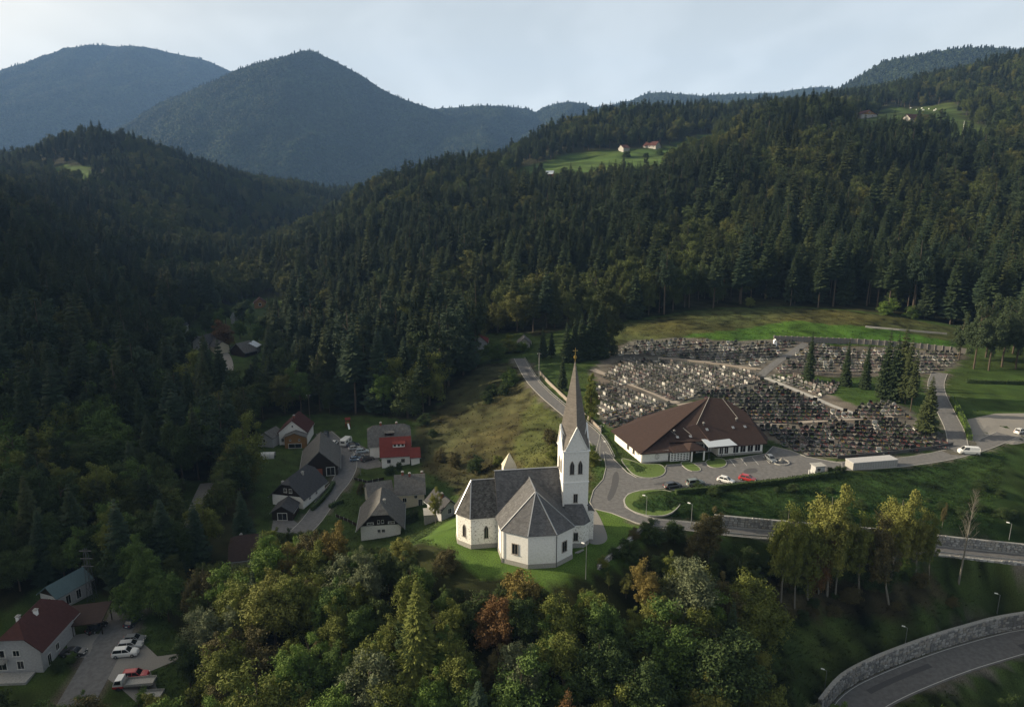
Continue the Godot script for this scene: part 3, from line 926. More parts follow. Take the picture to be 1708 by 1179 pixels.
# ---------------------------------------------------------------- building pieces
func build_mats() -> void:
	M.plaster = stained(.75, .735, .705, .60, .58, .55, 51)
	M.old_plaster = stained(.76, .74, .69, .22, .19, .16, 52)
	M.white = flat(.78, .78, .76, .6)
	M.grey_wall = grainy(.36, .36, .365, .12, 5.0, .9, 53)
	M.cream = grainy(.50, .45, .34, .10, 5.0, .9, 54)
	M.plinth = grainy(.30, .29, .27, .25, 3.0, .95, 55)
	M.slate = slates(.105, .104, .106, 56, .62)
	M.slate_old = slates(.080, .078, .074, 57, 1.1)
	M.spire = slates(.180, .163, .146, 59, .4)
	M.brown_roof = slates(.050, .034, .030, 60, .3)
	M.red_roof = slates(.15, .036, .030, 61, .3)
	M.maroon_roof = slates(.068, .030, .027, 62, .35)
	M.grey_roof = slates(.115, .112, .108, 63, .5)
	M.dark_roof = slates(.058, .058, .062, 64, .4)
	M.blue_roof = slates(.085, .125, .135, 65, .2)
	M.dark_wood = grainy(.028, .022, .018, .35, 2.0, .85, 66)
	M.wood = grainy(.24, .13, .05, .3, 2.0, .8, 67)
	M.brick = grainy(.22, .075, .050, .3, 1.0, .9, 68)
	M.concrete = grainy(.30, .295, .28, .18, 5.0, .92, 69)
	M.sheet = flat(.50, .54, .58, .4, .3)
	M.glass = flat(.012, .014, .016, .12)
	M.glass.metallic_specular = .6
	M.opening = flat(.010, .010, .011, .8)
	M.frame = flat(.55, .54, .51, .6)
	M.stone_frame = flat(.27, .24, .21, .9)
	M.iron = flat(.09, .09, .095, .5, .5)
	M.zinc = flat(.33, .34, .35, .4, .6)
	M.gilt = flat(.45, .32, .10, .35, .8)
	M.black = flat(.012, .012, .013, .6)
	M.rubber = flat(.015, .015, .016, .9)
func stained(r: float, g: float, b: float, r2: float, g2: float, b2: float, sd: int) -> StandardMaterial3D:
	# plaster that has come off in ragged patches
	var m := grainy(r, g, b, .1, 6.0, .92, sd)
	m.albedo_texture = ntex(.022, sd, [[0.0, r2, g2, b2], [.24, r2 * 1.2, g2 * 1.2, b2 * 1.2], [.30, r * .8, g * .8, b * .78], [.42, r * .95, g * .95, b * .95], [1.0, r, g, b]])
	return m
func slates(r: float, g: float, b: float, sd: int, spread: float) -> StandardMaterial3D:
	# one small tone for each slate or tile: an image of offset rows
	var w := 256
	var im := Image.create(w, w, false, Image.FORMAT_RGB8)
	var gen := RandomNumberGenerator.new()
	gen.seed = sd
	var nz := FastNoiseLite.new()
	nz.seed = sd
	nz.frequency = .02
	for row in 32:
		for k in 16:
			var t := 1.0 + spread * .5 * gen.randf_range(-1, 1)
			var x0 := k * 16 + (8 if row % 2 else 0)
			var tone := 1.0 + spread * .6 * nz.get_noise_2d(x0, row * 8)
			var c := lin(minf(r * t * tone, 1), minf(g * t * tone, 1), minf(b * t * tone, 1))
			for yy in 8:
				for xx in 16:
					var j := lin(r * .55, g * .55, b * .55) if (yy == 0 or xx == 0) else c
					im.set_pixel((x0 + xx) % w, row * 8 + yy, j)
	var m := StandardMaterial3D.new()
	m.albedo_texture = ImageTexture.create_from_image(im)
	m.uv1_triplanar = true
	m.uv1_scale = Vector3.ONE / 6.4
	m.roughness = .8
	m.metallic_specular = .2
	return m
func window(parent: Node3D, at: Vector3, nrm: Vector3, w: float, h: float, arch := 0.0, fr: Material = null, pane: Material = null, proud := .07, bars := true, called := "window") -> MeshInstance3D:
	# at: the middle of the sill on the wall's face; nrm: outwards
	nrm = nrm.normalized()
	var s := Vector3.UP.cross(nrm).normalized()
	var f := MB.new()
	var bs := Basis(s, Vector3.UP, nrm)
	var t := clampf(w * .11, .07, .16)
	var d := proud * 2.0
	for k in [-1.0, 1.0]: f.box(at + s * k * (w * .5 + t * .5) + Vector3.UP * h * .5, Vector3(t, h, d), bs)
	f.box(at - Vector3.UP * .05 + nrm * .04, Vector3(w + t * 3.0, .1, d + .1), bs)
	var p := MB.new()
	var pts := [at - s * w * .5, at + s * w * .5, at + s * w * .5 + Vector3.UP * h]
	if arch > 0.0:
		for i in range(1, 8):
			var q := float(i) / 8.0
			var x := (.5 - q) * w
			pts.append(at + s * x + Vector3.UP * (h + arch * (1.0 - pow(absf(2.0 * q - 1.0), 1.5))))
	pts.append(at - s * w * .5 + Vector3.UP * h)
	if arch > 0.0:
		for i in range(2, pts.size() - 1):
			f.bar(pts[i] + (pts[i] - at - Vector3.UP * h).normalized() * t * .4, pts[i + 1] + (pts[i + 1] - at - Vector3.UP * h).normalized() * t * .4, d, t)
	else: f.box(at + Vector3.UP * (h + t * .5), Vector3(w + t * 2.0, t, d), bs)
	if bars:
		f.box(at + Vector3.UP * (h + arch) * .5 + nrm * proud * .2, Vector3(.05, h + arch * .9, proud), bs)
	p.ctr = at - nrm
	for i in range(1, pts.size() - 1): p.tri(pts[0] + nrm * proud * .45, pts[i] + nrm * proud * .45, pts[i + 1] + nrm * proud * .45)
	var o := part(parent, called, f, fr if fr else M.frame)
	part(o, "pane", p, pane if pane else M.glass)
	return o
func walls(parent: Node3D, called: String, p: Array, y0: float, y1: float, mt: Material) -> MeshInstance3D:
	var m := MB.new()
	m.prism(PackedVector2Array(p), y0, y1)
	return part(parent, called, m, mt)
func grow_poly(p: Array, by: float) -> Array:
	return Array(Geometry2D.offset_polygon(PackedVector2Array(p), by, Geometry2D.JOIN_MITER)[0])
func chimney(parent: Node3D, at: Vector3, h: float, mt: Material, w := .6) -> void:
	var m := MB.new()
	m.box(at + Vector3.UP * (h * .5 - .5), Vector3(w, h + 1.0, w))
	var o := part(parent, "chimney", m, mt)
	var c := MB.new()
	c.box(at + Vector3.UP * (h + .06), Vector3(w + .2, .12, w + .2))
	c.box(at + Vector3.UP * (h + .2), Vector3(w * .6, .2, w * .6))
	part(o, "chimney_cap", c, M.concrete)

# a house with a pitched roof. c: a, b = the corners of its front wall on the ground; depth; eave; ridge; axis "x" (ridge along the front) or "z" (gable to the front)
func house(called: String, label: String, c: Dictionary) -> Node3D:
	var a: Vector3 = c.a; var b: Vector3 = c.b
	# both corners stand at one height: slide them along their lines of sight to it
	var mid_y := (a.y + b.y) * .5
	var eye := Vector3(0, CAM_Y, 0)
	a = eye + (a - eye) * ((mid_y - CAM_Y) / (a.y - CAM_Y)) if absf(a.y - CAM_Y) > 25.0 else a
	b = eye + (b - eye) * ((mid_y - CAM_Y) / (b.y - CAM_Y)) if absf(b.y - CAM_Y) > 25.0 else b
	var y: float = minf(a.y, b.y) if not c.has("y") else c.y
	var f := Vector3(b.x - a.x, 0, b.z - a.z)
	var L: float = f.length() if not c.has("w") else c.w
	f = f.normalized()
	var D: float = c.depth
	var o := thing(called, label, c.get("cat", "house"), Vector3(a.x, y, a.z), atan2(-f.z, f.x), c.get("group", ""))
	var e: float = c.eave; var r: float = c.ridge
	var alongx: bool = c.get("axis", "z") == "x"
	var ov: float = c.get("over", .6)
	var hf: float = c.get("hip", 0.0)
	var wm: Material = c.get("wall", M.plaster); var rm: Material = c.get("roof", M.grey_roof)
	# k: along the ridge 0..len, s: across -half..half
	var len_: float = L if alongx else D
	var half: float = (D if alongx else L) * .5
	var P := func(k: float, s: float, h: float) -> Vector3: return Vector3(k, h, -D * .5 + s) if alongx else Vector3(L * .5 + s, h, -k)
	var W := MB.new()
	W.ctr = Vector3(L * .5, e * .5, -D * .5)
	var cs := [[0.0, -half], [len_, -half], [len_, half], [0.0, half]]
	for i in 4:
		var p: Array = cs[i]; var q: Array = cs[(i + 1) % 4]
		W.quad(P.call(p[0], p[1], -1.2), P.call(q[0], q[1], -1.2), P.call(q[0], q[1], e), P.call(p[0], p[1], e))
	part(o, "wall", W, wm)
	var yh := lerpf(r, e, hf); var sh := half * hf
	var GW := MB.new()
	GW.ctr = Vector3(L * .5, e * .5, -D * .5)
	for k in [0.0, len_]:
		if hf >= .999: continue
		var q := .0 if k == 0.0 else .0
		GW.poly([P.call(k, -half, e), P.call(k, half, e), P.call(k, sh, yh), P.call(k, -sh, yh)])
	if hf < .999:
		var gm: Material = c.get("gable", wm)
		var g := part(o, "gable", GW, gm)
		if c.has("planked"):
			for i in 14:
				var s := -half + (i + .5) * half / 7.0
				var top := minf(yh, e + (r - e) * (1.0 - absf(s) / half)) - .1
				if top < e + .2: continue
				var bd := MB.new()
				var kk := -.04
				var p0: Vector3 = P.call(kk, s, e); var p1: Vector3 = P.call(kk, s, top)
				bd.box((p0 + p1) * .5, Vector3(half / 7.0 - .06, top - e, .06) if not alongx else Vector3(.06, top - e, half / 7.0 - .06))
				part(g, "plank", bd, gm)
	# roof planes
	var th := .22
	var slope := (r - e) / half
	var se := half + ov; var ye := e - ov * slope
	var ko := ov * .8
	var ins := half * hf
	for sg in [-1.0, 1.0]:
		var R := MB.new()
		var pts := []
		if hf < .01: pts = [P.call(-ko, se * sg, ye + th), P.call(len_ + ko, se * sg, ye + th), P.call(len_ + ko, 0, r + th), P.call(-ko, 0, r + th)]
		elif hf > .999: pts = [P.call(-ov, se * sg, ye + th), P.call(len_ + ov, se * sg, ye + th), P.call(len_ - ins, 0, r + th), P.call(ins, 0, r + th)]
		else: pts = [P.call(-ko, se * sg, ye + th), P.call(len_ + ko, se * sg, ye + th), P.call(len_ + ko, (sh + .1) * sg, yh + th), P.call(len_ - ins * .8, 0, r + th), P.call(ins * .8, 0, r + th), P.call(-ko, (sh + .1) * sg, yh + th)]
		R.slab(pts, th * .9)
		var ro := part(o, "roof", R, rm)
		if sg > 0 and c.has("ridge_cap"):
			var rc := MB.new()
			rc.bar(P.call(ins, 0, r + th + .05), P.call(len_ - ins, 0, r + th + .05), .3, .12)
			part(ro, "ridge_cap", rc, M.zinc)
	if hf > .01:
		for en in [0.0, 1.0]:
			var R := MB.new()
			var k0: float = -ko if en == 0.0 else len_ + ko
			var k1: float = ins * .8 if en == 0.0 else len_ - ins * .8
			if hf > .999:
				k0 = -ov if en == 0.0 else len_ + ov
				k1 = ins if en == 0.0 else len_ - ins
				R.slab([P.call(k0, -se, ye + th), P.call(k0, se, ye + th), P.call(k1, 0, r + th)], th * .9)
			else:
				R.slab([P.call(k0, -sh - .1, yh + th - .02), P.call(k0, sh + .1, yh + th - .02), P.call(k1, 0, r + th - .01)], th * .9)
			part(o, "roof", R, rm)
	# openings: [face, along 0..1, y, w, h]
	for q in c.get("win", []):
		var at := Vector3.ZERO; var nn := Vector3.ZERO
		match q[0]:
			"f": at = Vector3(q[1] * L, q[2], .0); nn = Vector3(0, 0, 1)
			"r": at = Vector3(L, q[2], -q[1] * D); nn = Vector3(1, 0, 0)
			"l": at = Vector3(0, q[2], -q[1] * D); nn = Vector3(-1, 0, 0)
		if q[2] > e - .2 and c.has("planked"): at += nn * .08
		window(o, at, nn, q[3], q[4], 0.0, null, null, .06, q[3] > .6, "door" if q[2] <= .11 else "window")
	for q in c.get("chim", []):
		var hh: float = e + (r - e) * (1.0 - absf((q[1] - .5) * 2.0)) if not alongx else e + (r - e) * (1.0 - absf((q[1] - .5) * 2.0))
		var at2: Vector3 = P.call(q[0] * len_, (q[1] - .5) * 2.0 * half, hh - .3)
		chimney(o, at2, q[2] if q.size() > 2 else 1.3, c.get("chim_mat", M.brick))
	for s in ([-1.0, 1.0] if c.get("gutter", true) else []):
		var gt := MB.new()
		gt.cyl(P.call(-ko, (se + .08) * s, ye + .02), P.call(len_ + ko, (se + .08) * s, ye + .02), .07, .07, 6)
		part(o, "gutter", gt, M.zinc)
	if c.has("dormer"):
		var q: Array = c.dormer      # [along 0..1, width, height, count of panes]
		var s0 := half * .62; var s1 := half * .1
		var y0 := e + (r - e) * (1.0 - s0 / half) + th; var y1: float = y0 + q[2]
		var k0: float = q[0] * len_ - q[1] * .5; var k1: float = k0 + q[1]
		var dw := MB.new()
		dw.ctr = P.call((k0 + k1) * .5, s1, y0)
		dw.quad(P.call(k0, s0, y0 - .3), P.call(k1, s0, y0 - .3), P.call(k1, s0, y1), P.call(k0, s0, y1))
		dw.tri(P.call(k0, s0, y0 - .3), P.call(k0, s0, y1), P.call(k0, s1, y1)); dw.tri(P.call(k1, s0, y0 - .3), P.call(k1, s0, y1), P.call(k1, s1, y1))
		var dn := part(o, "dormer", dw, M.white if c.get("dormer_white", true) else M.dark_wood)
		var dr := MB.new()
		dr.slab([P.call(k0 - .3, s0 + .35, y1 - .02), P.call(k1 + .3, s0 + .35, y1 - .02), P.call(k1 + .1, s1 - .8, y1 + .55), P.call(k0 - .1, s1 - .8, y1 + .55)], .15)
		part(dn, "dormer_roof", dr, rm)
		for i in q[3]:
			var wm2 := MB.new()
			var kc2: float = lerpf(k0, k1, (i + .5) / q[3])
			wm2.box(P.call(kc2, s0 + .04, (y0 + y1) * .5 + .05), Vector3(q[1] / q[3] * .62, q[2] * .6, .06) if alongx else Vector3(.06, q[2] * .6, q[1] / q[3] * .62))
			part(dn, "dormer_window", wm2, M.glass)
	return o

# ---------------------------------------------------------------- the church
func church() -> void:
	var o := thing("church", "white parish church with slate roofs and a tall pointed steeple", "church", Vector3(3.06, 0, -122.8), deg_to_rad(9.0))
	var V := func(x: float, y: float) -> Vector2: return Vector2(x, y)
	# outlines in (x, z): x along the nave, z towards the viewer
	var nave := [Vector2(-4.2, -8.5), Vector2(9.2, -8.5), Vector2(9.2, -18.5), Vector2(-4.2, -18.5)]
	var chan := [Vector2(-4.1, -9.3), Vector2(-10, -9.3), Vector2(-12.5, -11.9), Vector2(-12.5, -15.1), Vector2(-10, -17.7), Vector2(-4.1, -17.7)]
	var chap := [Vector2(-4.7, -8.6), Vector2(-4.5, -3.1), Vector2(0, 0), Vector2(5.4, .25), Vector2(9.3, -2.4), Vector2(9.4, -8.6)]
	var sacr := [Vector2(9.3, -6.6), Vector2(12.6, -6.4), Vector2(14.0, -7.6), Vector2(14.0, -9.6), Vector2(9.3, -9.6)]
	var mid := Vector3(0, 5, -10)
	walls(o, "nave_wall", nave, -.6, 6.35, M.plaster)
	walls(o, "chancel_wall", chan, -.6, 6.9, M.old_plaster)
	walls(o, "chapel_wall", chap, -.6, 7.1, M.plaster)
	walls(o, "sacristy_wall", sacr, -.6, 5.1, M.old_plaster)
	for q in [chan, chap, sacr]: walls(o, "plinth", grow_poly(q, .10), -.7, .95, M.plinth)
	for q in [[chan, 6.55], [chap, 6.75], [sacr, 4.8]]: walls(o, "cornice", grow_poly(q[0], .16), q[1], q[1] + .3, M.white)
	# nave roof
	var ng := MB.new()
	ng.ctr = Vector3(2.5, 8, -13.5)
	ng.tri(Vector3(-4.2, 6.35, -8.5), Vector3(-4.2, 6.35, -18.5), Vector3(-4.2, 14.6, -13.5))
	part(o, "nave_gable", ng, M.plaster)
	ng = MB.new()
	ng.ctr = Vector3(2.5, 8, -13.5)
	ng.tri(Vector3(9.2, 6.35, -8.5), Vector3(9.2, 6.35, -18.5), Vector3(9.2, 14.6, -13.5))
	part(o, "nave_gable", ng, M.plaster)
	for s in [[-8.1, "f"], [-18.9, "b"]]:
		var m := MB.new()
		m.slab([Vector3(-4.6, 5.85, s[0]), Vector3(9.3, 5.85, s[0]), Vector3(9.3, 14.8, -13.5), Vector3(-4.6, 14.8, -13.5)], .2)
		part(o, "nave_roof", m, M.slate)
	var cap := MB.new()
	cap.bar(Vector3(-4.7, 14.84, -13.5), Vector3(9.2, 14.84, -13.5), .3, .14)
	part(o, "ridge_cap", cap, M.zinc)
	# chancel roof: ridge ending in a hip over three sides
	var ce := grow_poly(chan, .42)
	var ch := Vector3(-9.4, 13.1, -13.5)
	var ci := Vector3(-4.0, 13.1, -13.5)
	var by := func(l: Array, x: float, z: float) -> Vector2:
		var best: Vector2 = l[0]
		for p in l:
			if p.distance_to(Vector2(x, z)) < best.distance_to(Vector2(x, z)): best = p
		return best
	var cc := []
	for q in chan: cc.append(by.call(ce, q.x, q.y))
	var E := func(p: Vector2, y: float) -> Vector3: return Vector3(p.x, y, p.y)
	var ye := 6.75
	cc[0].x = -4.0; cc[5].x = -4.0
	for f in [[ci, E.call(cc[0], ye), E.call(cc[1], ye), ch], [ch, E.call(cc[1], ye), E.call(cc[2], ye)], [ch, E.call(cc[2], ye), E.call(cc[3], ye)], [ch, E.call(cc[3], ye), E.call(cc[4], ye)], [ch, E.call(cc[4], ye), E.call(cc[5], ye), ci]]:
		var m := MB.new()
		m.slab(f, .18)
		part(o, "chancel_roof", m, M.slate_old)
	hip_lines(o, ch, [E.call(cc[1], ye), E.call(cc[2], ye), ci])
	# chapel roof: a pointed polygon with a ridge running into the nave roof
	var pe := grow_poly(chap, .42)
	var pc := []
	for q in chap: pc.append(by.call(pe, q.x, q.y))
	var ap := Vector3(2.4, 13.5, -5.2); var ai := Vector3(2.4, 13.5, -13.2)
	var yp := 6.95
	pc[0].y = -9.0; pc[5].y = -9.0
	var L0 := Vector3(pc[0].x, yp, pc[0].y); var R0 := Vector3(pc[5].x, yp, pc[5].y)
	var faces := [[ai, L0, E.call(pc[1], yp), ap], [ap, E.call(pc[1], yp), E.call(pc[2], yp)], [ap, E.call(pc[2], yp), E.call(pc[3], yp)], [ap, E.call(pc[3], yp), E.call(pc[4], yp)], [ap, E.call(pc[4], yp), R0, ai]]
	for f in faces:
		var m := MB.new()
		m.slab(f, .18)
		part(o, "chapel_roof", m, M.slate)
	hip_lines(o, ap, [E.call(pc[1], yp), E.call(pc[2], yp), E.call(pc[3], yp), E.call(pc[4], yp), ai])
	var kn := MB.new()
	kn.cyl(ap, ap + Vector3(0, .9, 0), .08, .03, 6)
	part(o, "finial", kn, M.iron)
	# sacristy roof, leaning on the tower
	var se := grow_poly(sacr, .3)
	var sc := []
	for q in sacr: sc.append(by.call(se, q.x, q.y))
	var st0 := Vector3(9.2, 8.6, -9.6); var st1 := Vector3(13.0, 8.4, -9.6)
	for f in [[st0, E.call(Vector2(9.1, sc[0].y), 5.1), E.call(sc[1], 5.1), st1], [st1, E.call(sc[1], 5.1), E.call(sc[2], 5.1)], [st1, E.call(sc[2], 5.1), E.call(Vector2(sc[3].x, -9.6), 5.1)]]:
		var m := MB.new()
		m.slab(f, .15)
		part(o, "sacristy_roof", m, M.slate)
	# stand-in turret for the sunlit rear gable; its brightness is put into the roof
	var tu := MB.new()
	tu.prism(PackedVector2Array([Vector2(-2.1, -20.3), Vector2(.7, -20.3), Vector2(.7, -17.7), Vector2(-2.1, -17.7)]), -.6, 13.4)
	part(o, "stand_in_turret", tu, M.plaster)
	var tg := MB.new()
	tg.ctr = Vector3(-.7, 13, -19)
	var ta := Vector3(-.7, 16.4, -19)
	var tc := [Vector3(-2.2, 13.4, -17.6), Vector3(.8, 13.4, -17.6), Vector3(.8, 13.4, -20.4), Vector3(-2.2, 13.4, -20.4)]
	for i in 4: tg.tri(tc[i], tc[(i + 1) % 4], ta)
	part(o, "sunlit_turret_roof", tg, M.cream)
	# tower
	var tx := 11.5; var tz := -12.0; var hw := 2.65
	var body := MB.new()
	body.box(Vector3(tx, 9.6, tz), Vector3(hw * 2, 20.4, hw * 2))
	var tw := part(o, "tower", body, M.plaster)
	var band := MB.new()
	band.box(Vector3(tx, 13.0, tz), Vector3(hw * 2 + .2, .22, hw * 2 + .2))
	part(tw, "string_course", band, M.white)
	var band2 := MB.new()
	band2.box(Vector3(tx, 19.7, tz), Vector3(hw * 2 + .36, .28, hw * 2 + .36))
	part(tw, "string_course", band2, M.white)
	var but := MB.new()
	but.prism(PackedVector2Array([Vector2(tx + hw - .4, tz + .2), Vector2(tx + hw + 1.3, tz + .2), Vector2(tx + hw + 1.3, tz + hw), Vector2(tx + hw - .4, tz + hw)]), -.6, 6.4)
	var bo := part(tw, "buttress", but, M.old_plaster)
	var bu2 := MB.new()
	bu2.slab([Vector3(tx + hw - .1, 8.0, tz + hw + .1), Vector3(tx + hw + 1.5, 6.4, tz + hw + .1), Vector3(tx + hw + 1.5, 6.4, tz), Vector3(tx + hw - .1, 8.0, tz)], .15)
	part(bo, "buttress_cap", bu2, M.slate)
	# gables on the four sides and the eight-sided spire between them
	var g0 := 19.9; var top := Vector3(tx, 38.0, tz)
	for i in 4:
		var bs := Basis(Vector3.UP, i * PI * .5)
		var gm := MB.new()
		var c0 := Vector3(tx, 0, tz)
		var A := c0 + bs * Vector3(-hw * .82, g0, hw + .02); var B := c0 + bs * Vector3(hw * .82, g0, hw + .02); var C := c0 + bs * Vector3(0, g0 + 4.6, hw + .02)
		var bk := bs * Vector3(0, 0, -1.6)
		gm.ctr = (A + B + C) / 3.0 + bk * .4
		gm.tri(A, B, C); gm.tri(A + bk, B + bk, C + bk * 2.0); gm.quad(A, C, C + bk * 1.2, A + bk); gm.quad(B, C, C + bk * 1.2, B + bk)
		var go := part(tw, "spire_gable", gm, M.plaster)
		var gr := MB.new()
		gr.bar(A + bs * Vector3(-.25, -.2, .02), C + bs * Vector3(0, .22, .02), .3, .14)
		gr.bar(B + bs * Vector3(.25, -.2, .02), C + bs * Vector3(0, .22, .02), .3, .14)
		part(go, "gable_coping", gr, M.white)
	var sp := MB.new()
	sp.ctr = Vector3(tx, 22, tz)
	var ring := []
	for i in 8:
		var a := PI / 8.0 + TAU * i / 8.0
		ring.append(Vector3(tx + cos(a) * 2.30, 22.6, tz + sin(a) * 2.30))
	for i in 8: sp.tri(ring[i], ring[(i + 1) % 8], top)
	for i in 4:
		# the broaches: from each corner of the tower up to the octagon
		var a := PI / 4 + i * PI * .5
		var k := Vector3(tx + cos(a) * hw * 1.45, g0 - .05, tz + sin(a) * hw * 1.45)
		var r0: Vector3 = ring[(i * 2) % 8]; var r1: Vector3 = ring[(i * 2 + 1) % 8]
		sp.tri(k, r0, r1)
		var e0 := Vector3(tx + cos(a - PI / 4) * hw, g0 + 4.4, tz + sin(a - PI / 4) * hw); var e1 := Vector3(tx + cos(a + PI / 4) * hw, g0 + 4.4, tz + sin(a + PI / 4) * hw)
		sp.tri(k, r0, e0); sp.tri(k, r1, e1); sp.tri(r0, e0, top); sp.tri(r1, e1, top)
	var spo := part(tw, "spire", sp, M.spire)
	var cr := MB.new()
	cr.cyl(top - Vector3(0, .4, 0), top + Vector3(0, 2.4, 0), .09, .05, 6)
	cr.box(top + Vector3(0, 1.8, 0), Vector3(1.0, .12, .12))
	for i in 6:
		var a0 := -PI / 2 + PI * i / 6; var a1 := -PI / 2 + PI * (i + 1) / 6
		cr.cyl(top + Vector3(0, .5 + sin(a0) * .36, 0), top + Vector3(0, .5 + sin(a1) * .36, 0), cos(a0) * .36 + .001, cos(a1) * .36 + .001, 10, false)
	part(spo, "cross", cr, M.gilt)
	# windows
	for x in [-.85, .85]:
		window(tw, Vector3(tx + x, 14.8, tz + hw), Vector3(0, 0, 1), .78, 1.9, .9, M.stone_frame, M.opening, .1)
		window(tw, Vector3(tx - hw, 14.8, tz + x), Vector3(-1, 0, 0), .78, 1.9, .9, M.stone_frame, M.opening, .1)
	window(tw, Vector3(tx, 8.6, tz + hw), Vector3(0, 0, 1), .75, 1.8, 0, M.stone_frame, M.opening, .1)
	window(o, Vector3(-6.9, 2.2, -9.3), Vector3(0, 0, 1), .75, 2.0, .7, M.stone_frame, M.glass, .1)
	window(o, Vector3(-11.2, 2.2, -10.6), Vector3(-.72, 0, .69), .75, 2.0, .7, M.stone_frame, M.glass, .1)
	window(o, Vector3(-2.25, 2.5, -1.55), Vector3(-.567, 0, .823), 1.15, 2.1, 0, M.stone_frame, M.glass, .12)
	window(o, Vector3(7.35, 2.5, -1.07), Vector3(.562, 0, .827), 1.15, 2.1, 0, M.stone_frame, M.glass, .12)
	window(o, Vector3(11.0, 1.6, -6.5), Vector3(-.06, 0, 1), .8, 1.7, 0, M.stone_frame, M.glass, .1)
	var dr := window(tw, Vector3(tx + hw + .02, .1, tz - .9), Vector3(1, 0, 0), 1.4, 2.4, .8, M.stone_frame, M.dark_wood, .1, true, "door")
	for q in [[5.5, .35], [-4.72, -3.0], [-4.35, -9.05]]:
		var dp := MB.new()
		dp.cyl(Vector3(q[0], -.2, q[1]), Vector3(q[0], 6.8, q[1]), .07, .07, 6)
		part(o, "downpipe", dp, M.iron)
	# the rounded paved path beside the tower
	var g := round_off(yards([980,842, 994,848, 1014,892, 1012,904, 998,909, 980,906, 970,880, 974,850], .0))
	struct("path", area(g, .03), M.gravel)
	# boards leaning by the sacristy
	var bd := MB.new()
	bd.box(Vector3(0, .18, 0), Vector3(1.8, .12, .35), Basis(Vector3(0, 0, 1), .25)); bd.box(Vector3(.2, .3, .3), Vector3(1.5, .1, .3), Basis(Vector3(0, 0, 1), .35))
	solo("timber_boards", bd, M.concrete, "short pale boards lying on the lawn by the church annex", "boards", at_y(966, 921, .05), .3)
	# crumbling stone wall round the churchyard
	var ln := hits([1083,874, 1060,893, 1040,912, 1018,930, 998,948])
	stone_wall("churchyard_wall", "crumbling grey stone wall edging the churchyard lawn", ln, .75, .6, .6, 0, 200, false)
func hip_lines(o: Node3D, top: Vector3, ends: Array) -> void:
	for e in ends:
		var m := MB.new()
		m.bar(top + Vector3(0, .05, 0), e + Vector3(0, .05, 0), .2, .12)
		part(o, "hip_cap", m, M.zinc)

# ---------------------------------------------------------------- walls of stone, hedges, rails, lamps
var stone_meshes := []
func stone_shapes() -> void:
	for k in 5:
		var g := RandomNumberGenerator.new()
		g.seed = 70 + k
		var c := []
		for i in 8:
			var q := Vector3(1 if i & 1 else -1, 1 if i & 2 else -1, 1 if i & 4 else -1) * .5
			if i & 4: q = Vector3(q.x * g.randf_range(.66, .9), q.y * g.randf_range(.66, .9), q.z * g.randf_range(.75, 1.1))
			else: q = Vector3(q.x * g.randf_range(.85, 1.0), q.y * g.randf_range(.85, 1.0), q.z)
			c.append(q)
		var m := MB.new()
		m.ctr = Vector3.ZERO
		m.quad(c[0], c[1], c[3], c[2]); m.quad(c[4], c[5], c[7], c[6]); m.quad(c[0], c[1], c[5], c[4]); m.quad(c[2], c[3], c[7], c[6]); m.quad(c[0], c[2], c[6], c[4]); m.quad(c[1], c[3], c[7], c[5])
		stone_meshes.append(m.mesh())
	M.stones = [grainy(.29, .285, .275, .3, 2.0, .95, 81), grainy(.38, .375, .36, .3, 2.0, .95, 82), grainy(.19, .19, .19, .3, 2.0, .95, 83), grainy(.31, .29, .26, .3, 2.0, .95, 84)]
	M.mortar = grainy(.16, .155, .145, .3, 2.0, .95, 85)
	M.stone_stuff = grainy(1, 1, 1, .3, 2.0, .95, 86)
	M.stone_stuff.vertex_color_use_as_albedo = true
